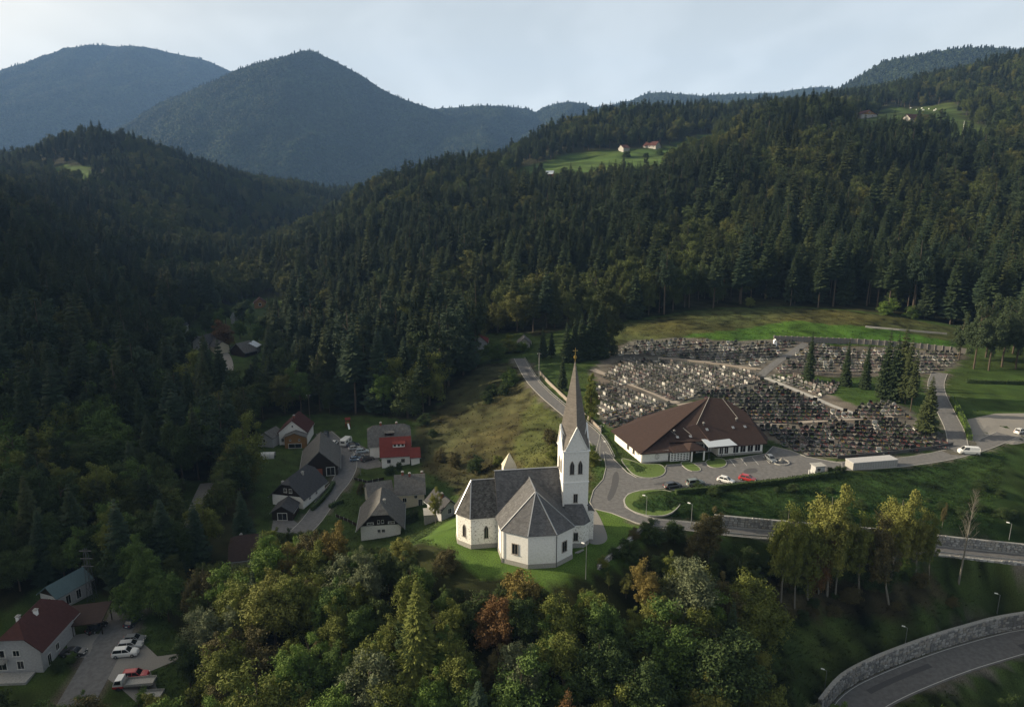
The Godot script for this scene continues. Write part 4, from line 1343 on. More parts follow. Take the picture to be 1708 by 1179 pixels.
func stone_wall(called: String, label: String, ln: Array, h: float, thick: float, sz: float, lift: float, most: int, coped := true) -> Node3D:
	var p := smooth_line(ln, 2.0)
	var o := thing(called, label, "wall", p[0])
	var core := MB.new(); var cap := MB.new()
	var list := []
	for i in p.size() - 1:
		var a: Vector3 = p[i] - p[0]; var b: Vector3 = p[i + 1] - p[0]
		a.y += lift; b.y += lift
		var f := (b - a); var len_ := f.length()
		f = f.normalized()
		var nn := Vector3(f.z, 0, -f.x).normalized()       # the face looked at
		if nn.dot(-(p[i] - Vector3(0, 0, 0))) < 0: nn = -nn
		core.bar(a + Vector3(0, h * .5 - .4, 0), b + Vector3(0, h * .5 - .4, 0), thick, h + .8)
		cap.bar(a + Vector3(0, h + .06, 0), b + Vector3(0, h + .06, 0), thick + .1, .16)
		var y := -.3
		var row := 0
		while y < h - .1:
			var rh := sz * rng.randf_range(.55, .85)
			var x := -rng.randf() * sz * .5
			while x < len_:
				var w := sz * rng.randf_range(.7, 1.45)
				var q := a + f * (x + w * .5) + Vector3(0, y + rh * .5, 0) + nn * (thick * .5 + rng.randf_range(-.02, .05))
				var bs := Basis(f, Vector3.UP, nn).rotated(nn, rng.randf_range(-.09, .09)).scaled_local(Vector3(w * .93, rh * .9, .24))
				list.append([Transform3D(bs, q), rng.randi() % 5, rng.randi() % 4, (q + p[0]).length()])
				x += w
			y += rh
			row += 1
	part(o, "core", core, M.mortar)
	if coped: part(o, "coping", cap, M.concrete)
	list.sort_custom(func(a, b): return a[3] < b[3])
	var rest := [[], [], [], [], []]; var rc := [[], [], [], [], []]
	var tones := [Color(.29, .285, .275), Color(.38, .375, .36), Color(.19, .19, .19), Color(.31, .29, .26)]
	for i in list.size():
		var e: Array = list[i]
		if i < most:
			var s := part(o, "stone", stone_meshes[e[1]], M.stones[e[2]])
			s.transform = e[0]
		else:
			rest[e[1]].append(e[0]); rc[e[1]].append(tones[e[2]])
	for k in 5:
		if rest[k].size(): tag(multi(o, "stones", stone_meshes[k], M.stone_stuff, rest[k], rc[k]), "", "", "", "stuff")
	return o
func hedge(label: String, ln: Array, w: float, h: float, mt: Material, cat := "hedge") -> void:
	var p := smooth_line(ln, 1.0)
	var o := thing("hedge", label, cat, p[0])
	var m := MB.new(); var core := MB.new()
	for i in p.size() - 1:
		var a: Vector3 = p[i] - p[0]; var b: Vector3 = p[i + 1] - p[0]
		core.bar(a + Vector3(0, h * .42, 0), b + Vector3(0, h * .42, 0), w * .7, h * .84)
		for k in int(a.distance_to(b) * h * 60.0):
			var q := a.lerp(b, rng.randf()) + Vector3(0, rng.randf() * h, 0)
			var s := side(p, i)
			q += s * (w * .5 * (1 if rng.randf() < .5 else -1) if rng.randf() < .6 else w * rng.randf_range(-.5, .5))
			var nn := Vector3(rng.randfn(), rng.randfn() + .6, rng.randfn()).normalized()
			var t := nn.cross(Vector3(rng.randfn(), rng.randfn(), rng.randfn())).normalized()
			var bb := nn.cross(t)
			var z := rng.randf_range(.10, .2)
			m.quad(q - t * z, q + bb * z * .7, q + t * z, q - bb * z * .7)
	part(o, "leaves", m, mt)
	part(o, "branches", core, M.deep)
func bush(called: String, label: String, at: Vector3, h: float, mt: Material, group := "", k := 5, wide := 1.3) -> Node3D:
	return tree(called, label, leafies[k], mt, at - Vector3(0, h * .12, 0), h, group, wide, null, "bush")
func lamp(label: String, at: Vector3, h: float, turn := 0.0, group := "") -> void:
	var o := thing("street_lamp", label, "street lamp", at, turn, group)
	var m := MB.new()
	m.cyl(Vector3(0, -.3, 0), Vector3(0, h, 0), .08, .05, 6)
	part(o, "pole", m, M.zinc)
	var a := MB.new()
	a.bar(Vector3(0, h - .05, 0), Vector3(.5, h + .1, 0), .06, .06)
	part(o, "arm", a, M.zinc)
	var b := MB.new()
	b.box(Vector3(.75, h + .12, 0), Vector3(.65, .1, .28)); b.box(Vector3(.75, h + .18, 0), Vector3(.4, .06, .2))
	part(o, "lamp_head", b, M.white)
func utility_pole(label: String, at: Vector3, h: float, braced := false, mt: Material = null) -> void:
	var o := thing("utility_pole", label, "pole", at)
	var m := MB.new()
	m.cyl(Vector3(0, -.4, 0), Vector3(0, h, 0), .16, .10, 7)
	part(o, "pole", m, mt if mt else M.concrete)
	var c := MB.new()
	c.box(Vector3(0, h - .5, 0), Vector3(1.4, .1, .1)); c.box(Vector3(0, h - 1.2, 0), Vector3(1.0, .1, .1))
	part(o, "crossarm", c, M.iron)
	for x in [-.6, 0.0, .6]:
		var i := MB.new()
		i.cyl(Vector3(x, h - .45, 0), Vector3(x, h - .2, 0), .06, .05, 6)
		part(o, "insulator", i, M.white)
	if braced:
		var b := MB.new()
		b.cyl(Vector3(-1.7, -.4, .4), Vector3(0, h * .8, 0), .13, .10, 7)
		part(o, "brace", b, M.concrete)
	var f := MB.new()
	f.box(Vector3(0, .05, 0), Vector3(.8, .3, .8))
	part(o, "footing", f, M.concrete)
func rail(label: String, p: Array, off: float, lift := 0.0, gap := 2.0, h := .75) -> void:
	var o := thing("guard_rail", label, "guard rail", p[0])
	var r := MB.new()
	var last := Vector3.INF
	var run := 0.0
	var post := MB.new()
	post.box(Vector3(0, h * .5 - .1, 0), Vector3(.09, h + .2, .09))
	var pm := post.mesh()
	var count := 0
	for i in p.size():
		var q: Vector3 = p[i] + side(p, i) * off + Vector3(0, lift, 0) - p[0]
		if last != Vector3.INF:
			r.bar(last + Vector3(0, h - .12, 0), q + Vector3(0, h - .12, 0), .05, .26)
			run += last.distance_to(q)
		if run >= gap or last == Vector3.INF:
			run = 0.0
			if count < 290: part(o, "post", pm, M.zinc, q)
			count += 1
		last = q
	part(o, "rail", r, M.zinc)
func panel_fence(called: String, label: String, p: Array, h: float, gap: float, mt: Material, thick := .2, posts := true, cat := "wall") -> void:
	# a wall of panels between posts
	var o := thing(called, label, cat, p[0])
	var run := p
	for i in run.size() - 1:
		var a: Vector3 = run[i] - p[0]; var b: Vector3 = run[i + 1] - p[0]
		var n := maxi(1, int(round(Vector2(a.x - b.x, a.z - b.z).length() / gap)))
		for k in n:
			var q := a.lerp(b, float(k) / n); var r := a.lerp(b, float(k + 1) / n)
			var m := MB.new()
			m.bar(q + Vector3(0, h * .5 - .3, 0), r + Vector3(0, h * .5 - .3, 0), thick, h + .6)
			part(o, "panel", m, mt)
			if posts:
				var s := MB.new()
				s.box(q + Vector3(0, h * .5 - .2, 0), Vector3(thick * 2.0, h + .7, thick * 2.0))
				part(o, "post", s, mt if called == "retaining_wall" else M.concrete)

# ---------------------------------------------------------------- vehicles
func car(label: String, at: Vector3, turn: float, paint: Material, kind := "hatch", called := "parked_car", cat := "car", group := "") -> Node3D:
	var o := thing(called, label, cat, at, turn, group)
	var L := 4.2; var w := .88; var belt := .88; var roof := 1.45; var hood := .82; var tail := .86
	var g := [-1.75, -1.25, .35, 1.05]     # glasshouse: foot rear, roof rear, roof front, foot front
	match kind:
		"suv": L = 4.6; w = .93; belt = 1.02; roof = 1.68; hood = 1.0; tail = 1.02; g = [-2.1, -1.85, .35, 1.05]
		"wagon": L = 4.6; w = .90; belt = .90; roof = 1.48; hood = .84; tail = .9; g = [-2.1, -1.75, .4, 1.15]
		"saloon": L = 4.5; w = .89; belt = .88; roof = 1.42; hood = .82; tail = .92; g = [-1.6, -.85, .35, 1.15]
		"van": L = 5.1; w = .98; belt = 1.25; roof = 2.05; hood = 1.2; tail = 1.3; g = [-2.5, -2.42, 1.1, 1.75]
	var hl := L * .5
	var st := [[-hl, tail * .72, .82], [-hl + .12, tail, .95], [g[0], belt, 1.0], [g[3] * .5, belt, 1.0], [g[3], belt * .98, 1.0], [hl - .7, hood, .98], [hl - .18, hood * .88, .92], [hl, hood * .62, .80]]
	var m := MB.new()
	var rings := []
	for s in st:
		var ww: float = w * s[2]
		rings.append([Vector3(s[0], .2, -ww * .93), Vector3(s[0], .45, -ww), Vector3(s[0], maxf(s[1] * .8, .5), -ww * .985), Vector3(s[0], s[1], -ww * .88), Vector3(s[0], s[1], ww * .88), Vector3(s[0], maxf(s[1] * .8, .5), ww * .985), Vector3(s[0], .45, ww), Vector3(s[0], .2, ww * .93)])
	m.ctr = Vector3(0, .5, 0)
	for i in st.size() - 1:
		for k in 8: m.quad(rings[i][k], rings[i + 1][k], rings[i + 1][(k + 1) % 8], rings[i][(k + 1) % 8])
	m.poly(rings[0]); m.poly(rings[-1])
	part(o, "body", m, paint)
	var gl := MB.new()
	gl.ctr = Vector3(0, belt, 0)
	var b0 := [Vector3(g[0], belt - .02, -w * .86), Vector3(g[3], belt - .02, -w * .86), Vector3(g[3], belt - .02, w * .86), Vector3(g[0], belt - .02, w * .86)]
	var t0 := [Vector3(g[1], roof - .05, -w * .70), Vector3(g[2], roof - .05, -w * .70), Vector3(g[2], roof - .05, w * .70), Vector3(g[1], roof - .05, w * .70)]
	for i in 4: gl.quad(b0[i], b0[(i + 1) % 4], t0[(i + 1) % 4], t0[i])
	part(o, "windows", gl, M.glass if kind != "van" else M.glass)
	var rf := MB.new()
	rf.ctr = Vector3(-.3, roof - .3, 0)
	var lo := [Vector3(g[1] - .1, roof - .10, -w * .73), Vector3(g[2] + .06, roof - .10, -w * .73), Vector3(g[2] + .06, roof - .10, w * .73), Vector3(g[1] - .1, roof - .10, w * .73)]
	var hi := [Vector3(g[1] + .1, roof, -w * .58), Vector3(g[2] - .2, roof, -w * .58), Vector3(g[2] - .2, roof, w * .58), Vector3(g[1] + .1, roof, w * .58)]
	for i in 4: rf.quad(lo[i], lo[(i + 1) % 4], hi[(i + 1) % 4], hi[i])
	rf.poly(hi)
	# pillars
	for i in 4: rf.bar(b0[i], t0[i], .09, .09)
	for zz in [-1.0, 1.0]:
		rf.bar(Vector3(-.35, belt, w * .865 * zz), Vector3(-.35, roof - .06, w * .705 * zz), .09, .05)
		if kind == "van":
			rf.quad(Vector3(g[0], belt - .03, w * .875 * zz), Vector3(.1, belt - .03, w * .875 * zz), Vector3(.05, roof - .08, w * .725 * zz), Vector3(g[1], roof - .08, w * .725 * zz))
	part(o, "roof", rf, paint)
	for x in [-hl + .82, hl - .85]:
		for z in [-w + .06, w - .06]:
			var tm := MB.new()
			tm.cyl(Vector3(x, .33, z - .11), Vector3(x, .33, z + .11), .33, .33, 12)
			var wh := part(o, "wheel", tm, M.rubber)
			var rm := MB.new()
			rm.cyl(Vector3(x, .33, z - .125), Vector3(x, .33, z + .125), .20, .20, 10)
			part(wh, "rim", rm, M.zinc)
	for z in [-w * .68, w * .68]:
		var h := MB.new()
		h.box(Vector3(hl - .1, hood * .72, z), Vector3(.16, .14, .34))
		part(o, "headlight", h, M.frame)
		var t := MB.new()
		t.box(Vector3(-hl + .05, tail * .85, z), Vector3(.12, .18, .26))
		part(o, "tail_light", t, M.tail)
	var pl := MB.new()
	pl.box(Vector3(-hl + .01, .55, 0), Vector3(.05, .12, .5)); pl.box(Vector3(hl - .01, .4, 0), Vector3(.05, .12, .5))
	part(o, "number_plates", pl, M.white)
	return o
func paint(r: float, g: float, b: float) -> StandardMaterial3D:
	var m := flat(r, g, b, .3)
	m.clearcoat_enabled = true
	m.clearcoat = .6
	m.clearcoat_roughness = .08
	return m
func vehicles() -> void:
	M.tail = flat(.28, .015, .012, .3)
	var black := paint(.018, .018, .02); var white := paint(.62, .62, .61); var red := paint(.34, .018, .018); var grey := paint(.13, .14, .15); var sage := paint(.11, .13, .12); var blue := paint(.10, .15, .22); var pale := paint(.34, .40, .46); var silver := paint(.34, .35, .36); var navy := paint(.03, .04, .06)
	var D := func(a: float) -> float: return deg_to_rad(a)
	car("black car parked by the end of the clipped hedge", at_y(1122, 813, .06), D.call(20), black, "wagon")
	car("grey green estate car parked by the clipped hedge", at_y(1160, 809, .06), D.call(14), sage, "suv")
	car("small white car parked behind the clipped hedge", at_y(1211, 804, .06), D.call(-36), white, "hatch")
	car("red car parked behind the clipped hedge", at_y(1247, 801, .06), D.call(-30), red, "hatch")
	car("grey car parked beside the mourning hall", at_y(1286, 768, .06), D.call(-84), grey, "hatch")
	car("white van on the road below the cemetery", hit(1616, 757) + Vector3(0, .07, 0), D.call(168), white, "van", "van", "van")
	car("white car at the edge of the gravel car park", hit(1702, 722) + Vector3(0, .03, 0), D.call(30), white, "hatch")
	# village yard
	for q in [[588, 744, 20, navy, "saloon", "dark blue saloon in the back row of the village yard"], [591, 750, 22, silver, "hatch", "silver hatchback in the village yard"], [604, 755, 15, pale, "wagon", "pale blue estate car in the village yard"], [593, 768, 25, blue, "hatch", "mid blue car in the front row of the village yard"], [596, 763, 22, grey, "saloon", "grey saloon just behind the mid blue car"], [613, 768, 30, black, "wagon", "black estate car beside the red roofed house"], [558, 741, 80, white, "hatch", "small white car parked by the caravan"], [543, 729, -85, navy, "suv", "dark car on the concrete pad behind the barn"]]:
		car(q[5], hit(q[0], q[1]) + Vector3(0, .06, 0), D.call(q[2]), q[3], q[4])
	# lower yard
	for q in [[123, 1092, 5, black, "saloon", "black saloon beside the white house with the maroon roof"], [209, 1093, 9, white, "suv", "white suv on the verge of the valley lane"], [217, 1080, 10, silver, "wagon", "silver estate car behind the white suv"], [223, 1070, 8, grey, "hatch", "grey car partly hidden behind the silver estate"], [222, 1040, 80, navy, "hatch", "dark car under the trees by the valley lane"], [226, 1131, 8, red, "suv", "red car beside the flatbed truck"], [161, 1050, 70, black, "hatch", "black car under the brown carport"]]:
		car(q[5], hit(q[0], q[1]) + Vector3(0, .05, 0), D.call(q[2]), q[3], q[4])
	# caravan
	var p := hit(577, 742)
	var c := thing("caravan", "white caravan parked at the back of the village yard", "caravan", p, D.call(75))
	var m := MB.new()
	var prof := PackedVector2Array([Vector2(-2.4, .5), Vector2(-2.5, 1.2), Vector2(-2.2, 2.5), Vector2(-1.9, 2.65), Vector2(1.9, 2.65), Vector2(2.3, 2.4), Vector2(2.6, 1.3), Vector2(2.4, .5)])
	m.ctr = Vector3(0, 1.5, 0)
	for i in prof.size():
		var a := prof[i]; var b := prof[(i + 1) % prof.size()]
		m.quad(Vector3(a.x, a.y, -1.1), Vector3(b.x, b.y, -1.1), Vector3(b.x, b.y, 1.1), Vector3(a.x, a.y, 1.1))
	for z in [-1.1, 1.1]:
		var l := []
		for a in prof: l.append(Vector3(a.x, a.y, z))
		m.poly(l)
	part(c, "body", m, white)
	for z in [-1.13, 1.13]:
		for x in [-1.3, .9]:
			var w := MB.new()
			w.box(Vector3(x, 1.75, z), Vector3(1.0, .6, .04))
			part(c, "window", w, M.glass)
		var wl := MB.new()
		wl.cyl(Vector3(0, .32, z - .1), Vector3(0, .32, z + .1), .32, .32, 12)
		part(c, "wheel", wl, M.rubber)
	var fw := MB.new()
	fw.box(Vector3(-2.42, 1.75, 0), Vector3(.12, .6, 1.5))
	part(c, "window", fw, M.glass)
	var tb := MB.new()
	tb.bar(Vector3(2.3, .45, .5), Vector3(3.5, .45, 0), .08, .08); tb.bar(Vector3(2.3, .45, -.5), Vector3(3.5, .45, 0), .08, .08)
	part(c, "tow_bar", tb, M.iron)
	# flatbed truck and a trailer in the lower yard
	p = hit(227, 1146)
	var t := thing("flatbed_truck", "flatbed truck with white and red cab and empty wooden bed", "truck", p + Vector3(0, .03, 0), D.call(187))
	var cab := MB.new()
	cab.ctr = Vector3(2.6, 1.2, 0)
	var cp := [Vector2(1.9, .6), Vector2(3.6, .6), Vector2(3.65, 1.3), Vector2(3.2, 2.2), Vector2(2.0, 2.3)]
	for i in 5:
		var a: Vector2 = cp[i]; var b: Vector2 = cp[(i + 1) % 5]
		cab.quad(Vector3(a.x, a.y, -.95), Vector3(b.x, b.y, -.95), Vector3(b.x, b.y, .95), Vector3(a.x, a.y, .95))
	for z in [-.95, .95]: cab.poly([Vector3(1.9, .6, z), Vector3(3.6, .6, z), Vector3(3.65, 1.3, z), Vector3(3.2, 2.2, z), Vector3(2.0, 2.3, z)])
	var co := part(t, "cab", cab, white)
	var lowr := MB.new()
	lowr.box(Vector3(2.78, .8, 0), Vector3(1.82, .42, 1.96))
	part(co, "cab_skirt", lowr, red)
	var gw := MB.new()
	gw.quad(Vector3(3.67, 1.32, -.85), Vector3(3.67, 1.32, .85), Vector3(3.25, 2.16, .8), Vector3(3.25, 2.16, -.8))
	for z in [-.97, .97]: gw.quad(Vector3(2.2, 1.4, z), Vector3(3.4, 1.4, z), Vector3(3.1, 2.1, z), Vector3(2.2, 2.15, z))
	part(co, "windscreen", gw, M.glass)
	var bed := MB.new()
	bed.box(Vector3(-.8, .95, 0), Vector3(5.0, .14, 2.1))
	for z in [-1.05, 1.05]: bed.box(Vector3(-.8, 1.2, z), Vector3(5.0, .4, .06))
	bed.box(Vector3(-3.3, 1.2, 0), Vector3(.06, .4, 2.1)); bed.box(Vector3(1.7, 1.35, 0), Vector3(.08, .8, 2.1))
	part(t, "bed", bed, M.plinth)
	for x in [-2.2, -1.2, 2.7]:
		for z in [-.9, .9]:
			var wl := MB.new()
			wl.cyl(Vector3(x, .42, z - .14), Vector3(x, .42, z + .14), .42, .42, 12)
			part(t, "wheel", wl, M.rubber)
	p = hit(251, 1166)
	var r := thing("trailer", "low grey trailer with board sides beside the truck", "trailer", p + Vector3(0, .03, 0), D.call(5))
	var rb := MB.new()
	rb.box(Vector3(0, .7, 0), Vector3(4.2, .14, 2.0))
	for z in [-1.0, 1.0]: rb.box(Vector3(0, .98, z), Vector3(4.2, .5, .06))
	for x in [-2.1, 2.1]: rb.box(Vector3(x, .98, 0), Vector3(.06, .5, 2.0))
	part(r, "bed", rb, M.concrete)
	for x in [-.5, .5]:
		for z in [-1.0, 1.0]:
			var wl := MB.new()
			wl.cyl(Vector3(x, .35, z - .1), Vector3(x, .35, z + .1), .35, .35, 12)
			part(r, "wheel", wl, M.rubber)

# ---------------------------------------------------------------- mourning hall beside the cemetery
func hall() -> void:
	var o := thing("mourning_hall", "low white mourning hall under a wide dark brown roof", "hall", Vector3(34.3, .02, -175.4), atan2(.208, .978))
	# local: x along the front, z towards the viewer
	var white: Material = M.plaster
	walls(o, "wall", [Vector2(0, 0), Vector2(7.4, 0), Vector2(7.4, -4), Vector2(22, -4), Vector2(22, -.3), Vector2(35.2, -.3), Vector2(37.2, -3.6), Vector2(39, -24), Vector2(12, -28), Vector2(-1.2, -17.5)], -.6, 3.2, white)
	walls(o, "plinth", [Vector2(-.12, .12), Vector2(7.5, .12), Vector2(7.5, -.3), Vector2(-.1, -.3)], -.6, .35, M.plinth)
	walls(o, "plinth", [Vector2(21.9, -.15), Vector2(35.3, -.15), Vector2(35.3, -.5), Vector2(21.9, -.5)], -.6, .55, M.plinth)
	# roof planes
	var pk := Vector3(25.9, 12.3, -14.5)
	var pk2 := Vector3(30.2, 11.7, -13.6)
	var e1 := Vector3(-2.3, 3.0, -18.2); var e2 := Vector3(-.9, 3.0, .8); var s := Vector3(35.9, 3.0, .7); var r := Vector3(38.4, 3.0, -3.2); var q := Vector3(34.6, 8.9, -8.6)
	var w0 := Vector3(6.0, 5.3, -6.2); var w1 := Vector3(18.2, 7.4, -6.2)
	var planes := [
		["main_roof", [pk, e1, e2, w0]], ["main_roof", [pk, w0, w1]],
		["main_roof", [pk, Vector3(20.5, 3.0, .7), s, q, pk2]], ["main_roof", [pk, w1, Vector3(20.5, 3.0, .7)]], ["main_roof", [q, s, r]],
		["main_roof", [pk2, q, r, Vector3(40, 3, -24.5)]], ["main_roof", [pk, pk2, Vector3(40, 3, -24.5), Vector3(12, 3, -28.8), e1]],
		["wing_roof", [w0, e2, Vector3(8.2, 2.9, .8), Vector3(8.6, 4.3, -2.6)]], ["wing_roof", [w0, Vector3(8.6, 4.3, -2.6), Vector3(20.5, 4.2, -1.6), w1]], ["wing_roof", [w1, Vector3(20.5, 4.2, -1.6), Vector3(20.5, 3.0, .7)]]]
	for p in planes:
		var m := MB.new()
		m.slab(p[1], .25)
		part(o, p[0], m, M.brown_roof)
	# porch roof over the entrance, with its hipped end and posts
	for f in [[Vector3(8.0, 3.9, -2.8), Vector3(8.0, 3.1, 1.9), Vector3(17.2, 3.1, 1.9), Vector3(16.0, 3.9, -2.8)], [Vector3(14.2, 4.6, -.6), Vector3(12.4, 3.2, 2.0), Vector3(17.4, 3.2, 2.0)], [Vector3(14.2, 4.6, -.6), Vector3(17.4, 3.2, 2.0), Vector3(17.2, 3.4, -2.6)], [Vector3(14.2, 4.6, -.6), Vector3(12.4, 3.2, 2.0), Vector3(12.3, 3.7, -2.6)]]:
		var m := MB.new()
		m.slab(f, .2)
		part(o, "porch_roof", m, M.brown_roof)
	for x in [13.4, 16.9]:
		var m := MB.new()
		m.box(Vector3(x, 1.5, 1.5), Vector3(.32, 3.1, .32))
		part(o, "porch_post", m, M.white)
	# light canopy
	var cn := MB.new()
	cn.slab([Vector3(18.0, 4.5, -2.4), Vector3(18.2, 3.6, 1.4), Vector3(26.6, 3.6, 1.4), Vector3(25.6, 4.5, -2.0)], .12)
	part(o, "canopy", cn, M.sheet)
	for x in [18.6, 22.3, 26.2]:
		var m := MB.new()
		m.cyl(Vector3(x, -.1, 1.1), Vector3(x, 3.6, 1.1), .09, .09, 8)
		part(o, "canopy_post", m, M.iron)
	# lattice gate of white squares
	var gt := MB.new()
	for i in 7: gt.box(Vector3(7.9 + i * .88, 1.35, .3), Vector3(.28, 2.7, .16))
	for j in 6: gt.box(Vector3(10.54, .1 + j * .5, .3), Vector3(5.5, .2, .15))
	part(o, "lattice_screen", gt, M.white)
	var bk := MB.new()
	bk.box(Vector3(10.54, 1.35, .1), Vector3(5.3, 2.6, .06))
	part(o, "lattice_backing", bk, M.glass)
	var en := MB.new()
	en.box(Vector3(15.0, 1.4, -3.94), Vector3(4.4, 2.8, .08))
	part(o, "entrance_doors", en, M.opening)
	for i in 4: window(o, Vector3(13.4 + i * 1.15, .25, -3.9), Vector3(0, 0, 1), .75, 2.3, 0, M.wood, M.glass, .06, false, "door_panel")
	for x in [18.9, 20.4]: window(o, Vector3(x, .3, -4.0), Vector3(0, 0, 1), 1.0, 2.2, 0, M.frame, M.glass, .06)
	for x in [22.9, 24.4]: window(o, Vector3(x, .7, -.3), Vector3(0, 0, 1), 1.1, 1.9, 0, M.white, M.glass, .06)
	for x in [27.2, 29.3, 31.5, 33.7]: window(o, Vector3(x, .75, -.3), Vector3(0, 0, 1), 1.6, 1.9, 0, M.white, M.glass, .08)
	for z in [-5.0, -8.5]: window(o, Vector3(-.34 + .0685 * (z + 5), .9, z), Vector3(-1, 0, .07), 1.0, 1.1, .5, M.stone_frame, M.glass, .1)
	var nt := MB.new()
	nt.box(Vector3(-.22, 1.9, -2.8), Vector3(.14, .5, 1.6))
	part(o, "wall_plaque", nt, M.plinth)
	var em := MB.new()
	for k in 12:
		var a := TAU * k / 12; var b := TAU * (k + 1) / 12
		em.bar(Vector3(4.2 + cos(a) * .55, 1.6 + sin(a) * .75, .06), Vector3(4.2 + cos(b) * .55, 1.6 + sin(b) * .75, .06), .08, .1)
	em.box(Vector3(4.2, 1.6, .05), Vector3(.1, 1.5, .08))
	part(o, "wall_emblem", em, M.plinth)
	# skylights and vents
	for k in [[11.5, -3.6, 5.2], [15.2, -3.4, 5.2]]:
		var m := MB.new()
		m.box(Vector3(k[0], k[2], k[1]), Vector3(.7, .1, .8), Basis(Vector3.RIGHT, .42))
		part(o, "skylight", m, M.zinc)
	for k in [[20.6, -4.6], [28.4, -4.6], [32.0, -4.6]]:
		var m := MB.new()
		m.box(Vector3(k[0], 3.0 + (.7 - k[1]) * .612 + .12, k[1]), Vector3(.7, .1, .8), Basis(Vector3.RIGHT, .55))
		part(o, "skylight", m, M.zinc)
	for k in [[11.2, -5.2, 5.9], [20.2, -6.0, 7.2], [30.4, -6.6, 7.5]]:
		chimney(o, Vector3(k[0], k[2] - .3, k[1]), .9, M.iron, .35)
	for k in [[pk, w1], [Vector3(29.6, 11.9, -13.7), Vector3(31.2, 7.9, -7.2)], [Vector3(10.6, 6.1, -6.2), Vector3(11.6, 5.4, -4.2)], [Vector3(14.2, 6.7, -6.2), Vector3(15.6, 5.4, -3.6)]]:
		var m := MB.new()
		m.bar(k[0] + Vector3(0, .06, 0), k[1] + Vector3(0, .06, 0), .12, .06)
		part(o, "roof_flashing", m, M.plinth)
	# lawns and islands on the forecourt
	for px in [[1033,764, 1052,768, 1072,775, 1100,774, 1110,781, 1110,790, 1098,797, 1078,798, 1062,795, 1050,787], [1132,771, 1152,770, 1171,783, 1166,787, 1148,786], [1176,768, 1200,764, 1212,768, 1212,778, 1196,782, 1180,778]]:
		var g := round_off(yards(px))
		var m := MB.new()
		m.prism(g, -.1, .15)
		struct("lawn", m, M.lawn)
		var e := []
		for k in g: e.append(Vector3(k.x, .03, k.y))
		struct("kerb", edge(e, .16, .15), M.kerb)
	var g2 := round_off(yards([1041,832, 1050,823, 1072,818, 1105,817, 1128,823, 1140,838, 1118,860, 1085,862, 1058,855, 1043,845]))
	var m2 := MB.new()
	m2.prism(g2, -.3, .14)
	struct("lawn", m2, M.lawn)
	var e3 := []
	for k in g2: e3.append(Vector3(k.x, .03, k.y))
	struct("kerb", edge(e3, .2, .14), M.kerb)
	# round planter beside the grey car, and parking lines
	var pc := at_y(1302, 771, .04)
	var pt := thing("stone_planter", "round kerbed planter with a pale stone on the forecourt", "planter", pc)
	var pm := MB.new()
	for k in 16:
		var a := TAU * k / 16; var b := TAU * (k + 1) / 16
		pm.bar(Vector3(cos(a) * 2.2, .1, sin(a) * 2.2), Vector3(cos(b) * 2.2, .1, sin(b) * 2.2), .25, .3)
	part(pt, "rim", pm, M.kerb)
	var ps := MB.new()
	ps.cyl(Vector3(0, 0, 0), Vector3(0, .7, 0), .7, .45, 7); ps.cyl(Vector3(.2, .7, 0), Vector3(.2, 1.3, .1), .35, .1, 6)
	part(pt, "stone", ps, M.plinth)
	for k in 4:
		var a := at_y(1222 + k * 19, 766 - k * 1.6, 0); var b := at_y(1222 + k * 19, 778 - k * 1.6, 0)
		var m := MB.new()
		m.box(Vector3(0, .041, 0), Vector3(.12, .012, a.distance_to(b)))
		var l := struct("parking_line", m, M.line)
		l.position = (a + b) * .5
	for k in [[1188, 768], [1091, 768]]: bush("ornamental_shrub", ["small dark shrub on the round lawn before the hall", "small clipped shrub at the corner of the hall"][0 if k[0] == 1188 else 1], at_y(k[0], k[1], .15), 2.2, M.deep, "", 5, .8)

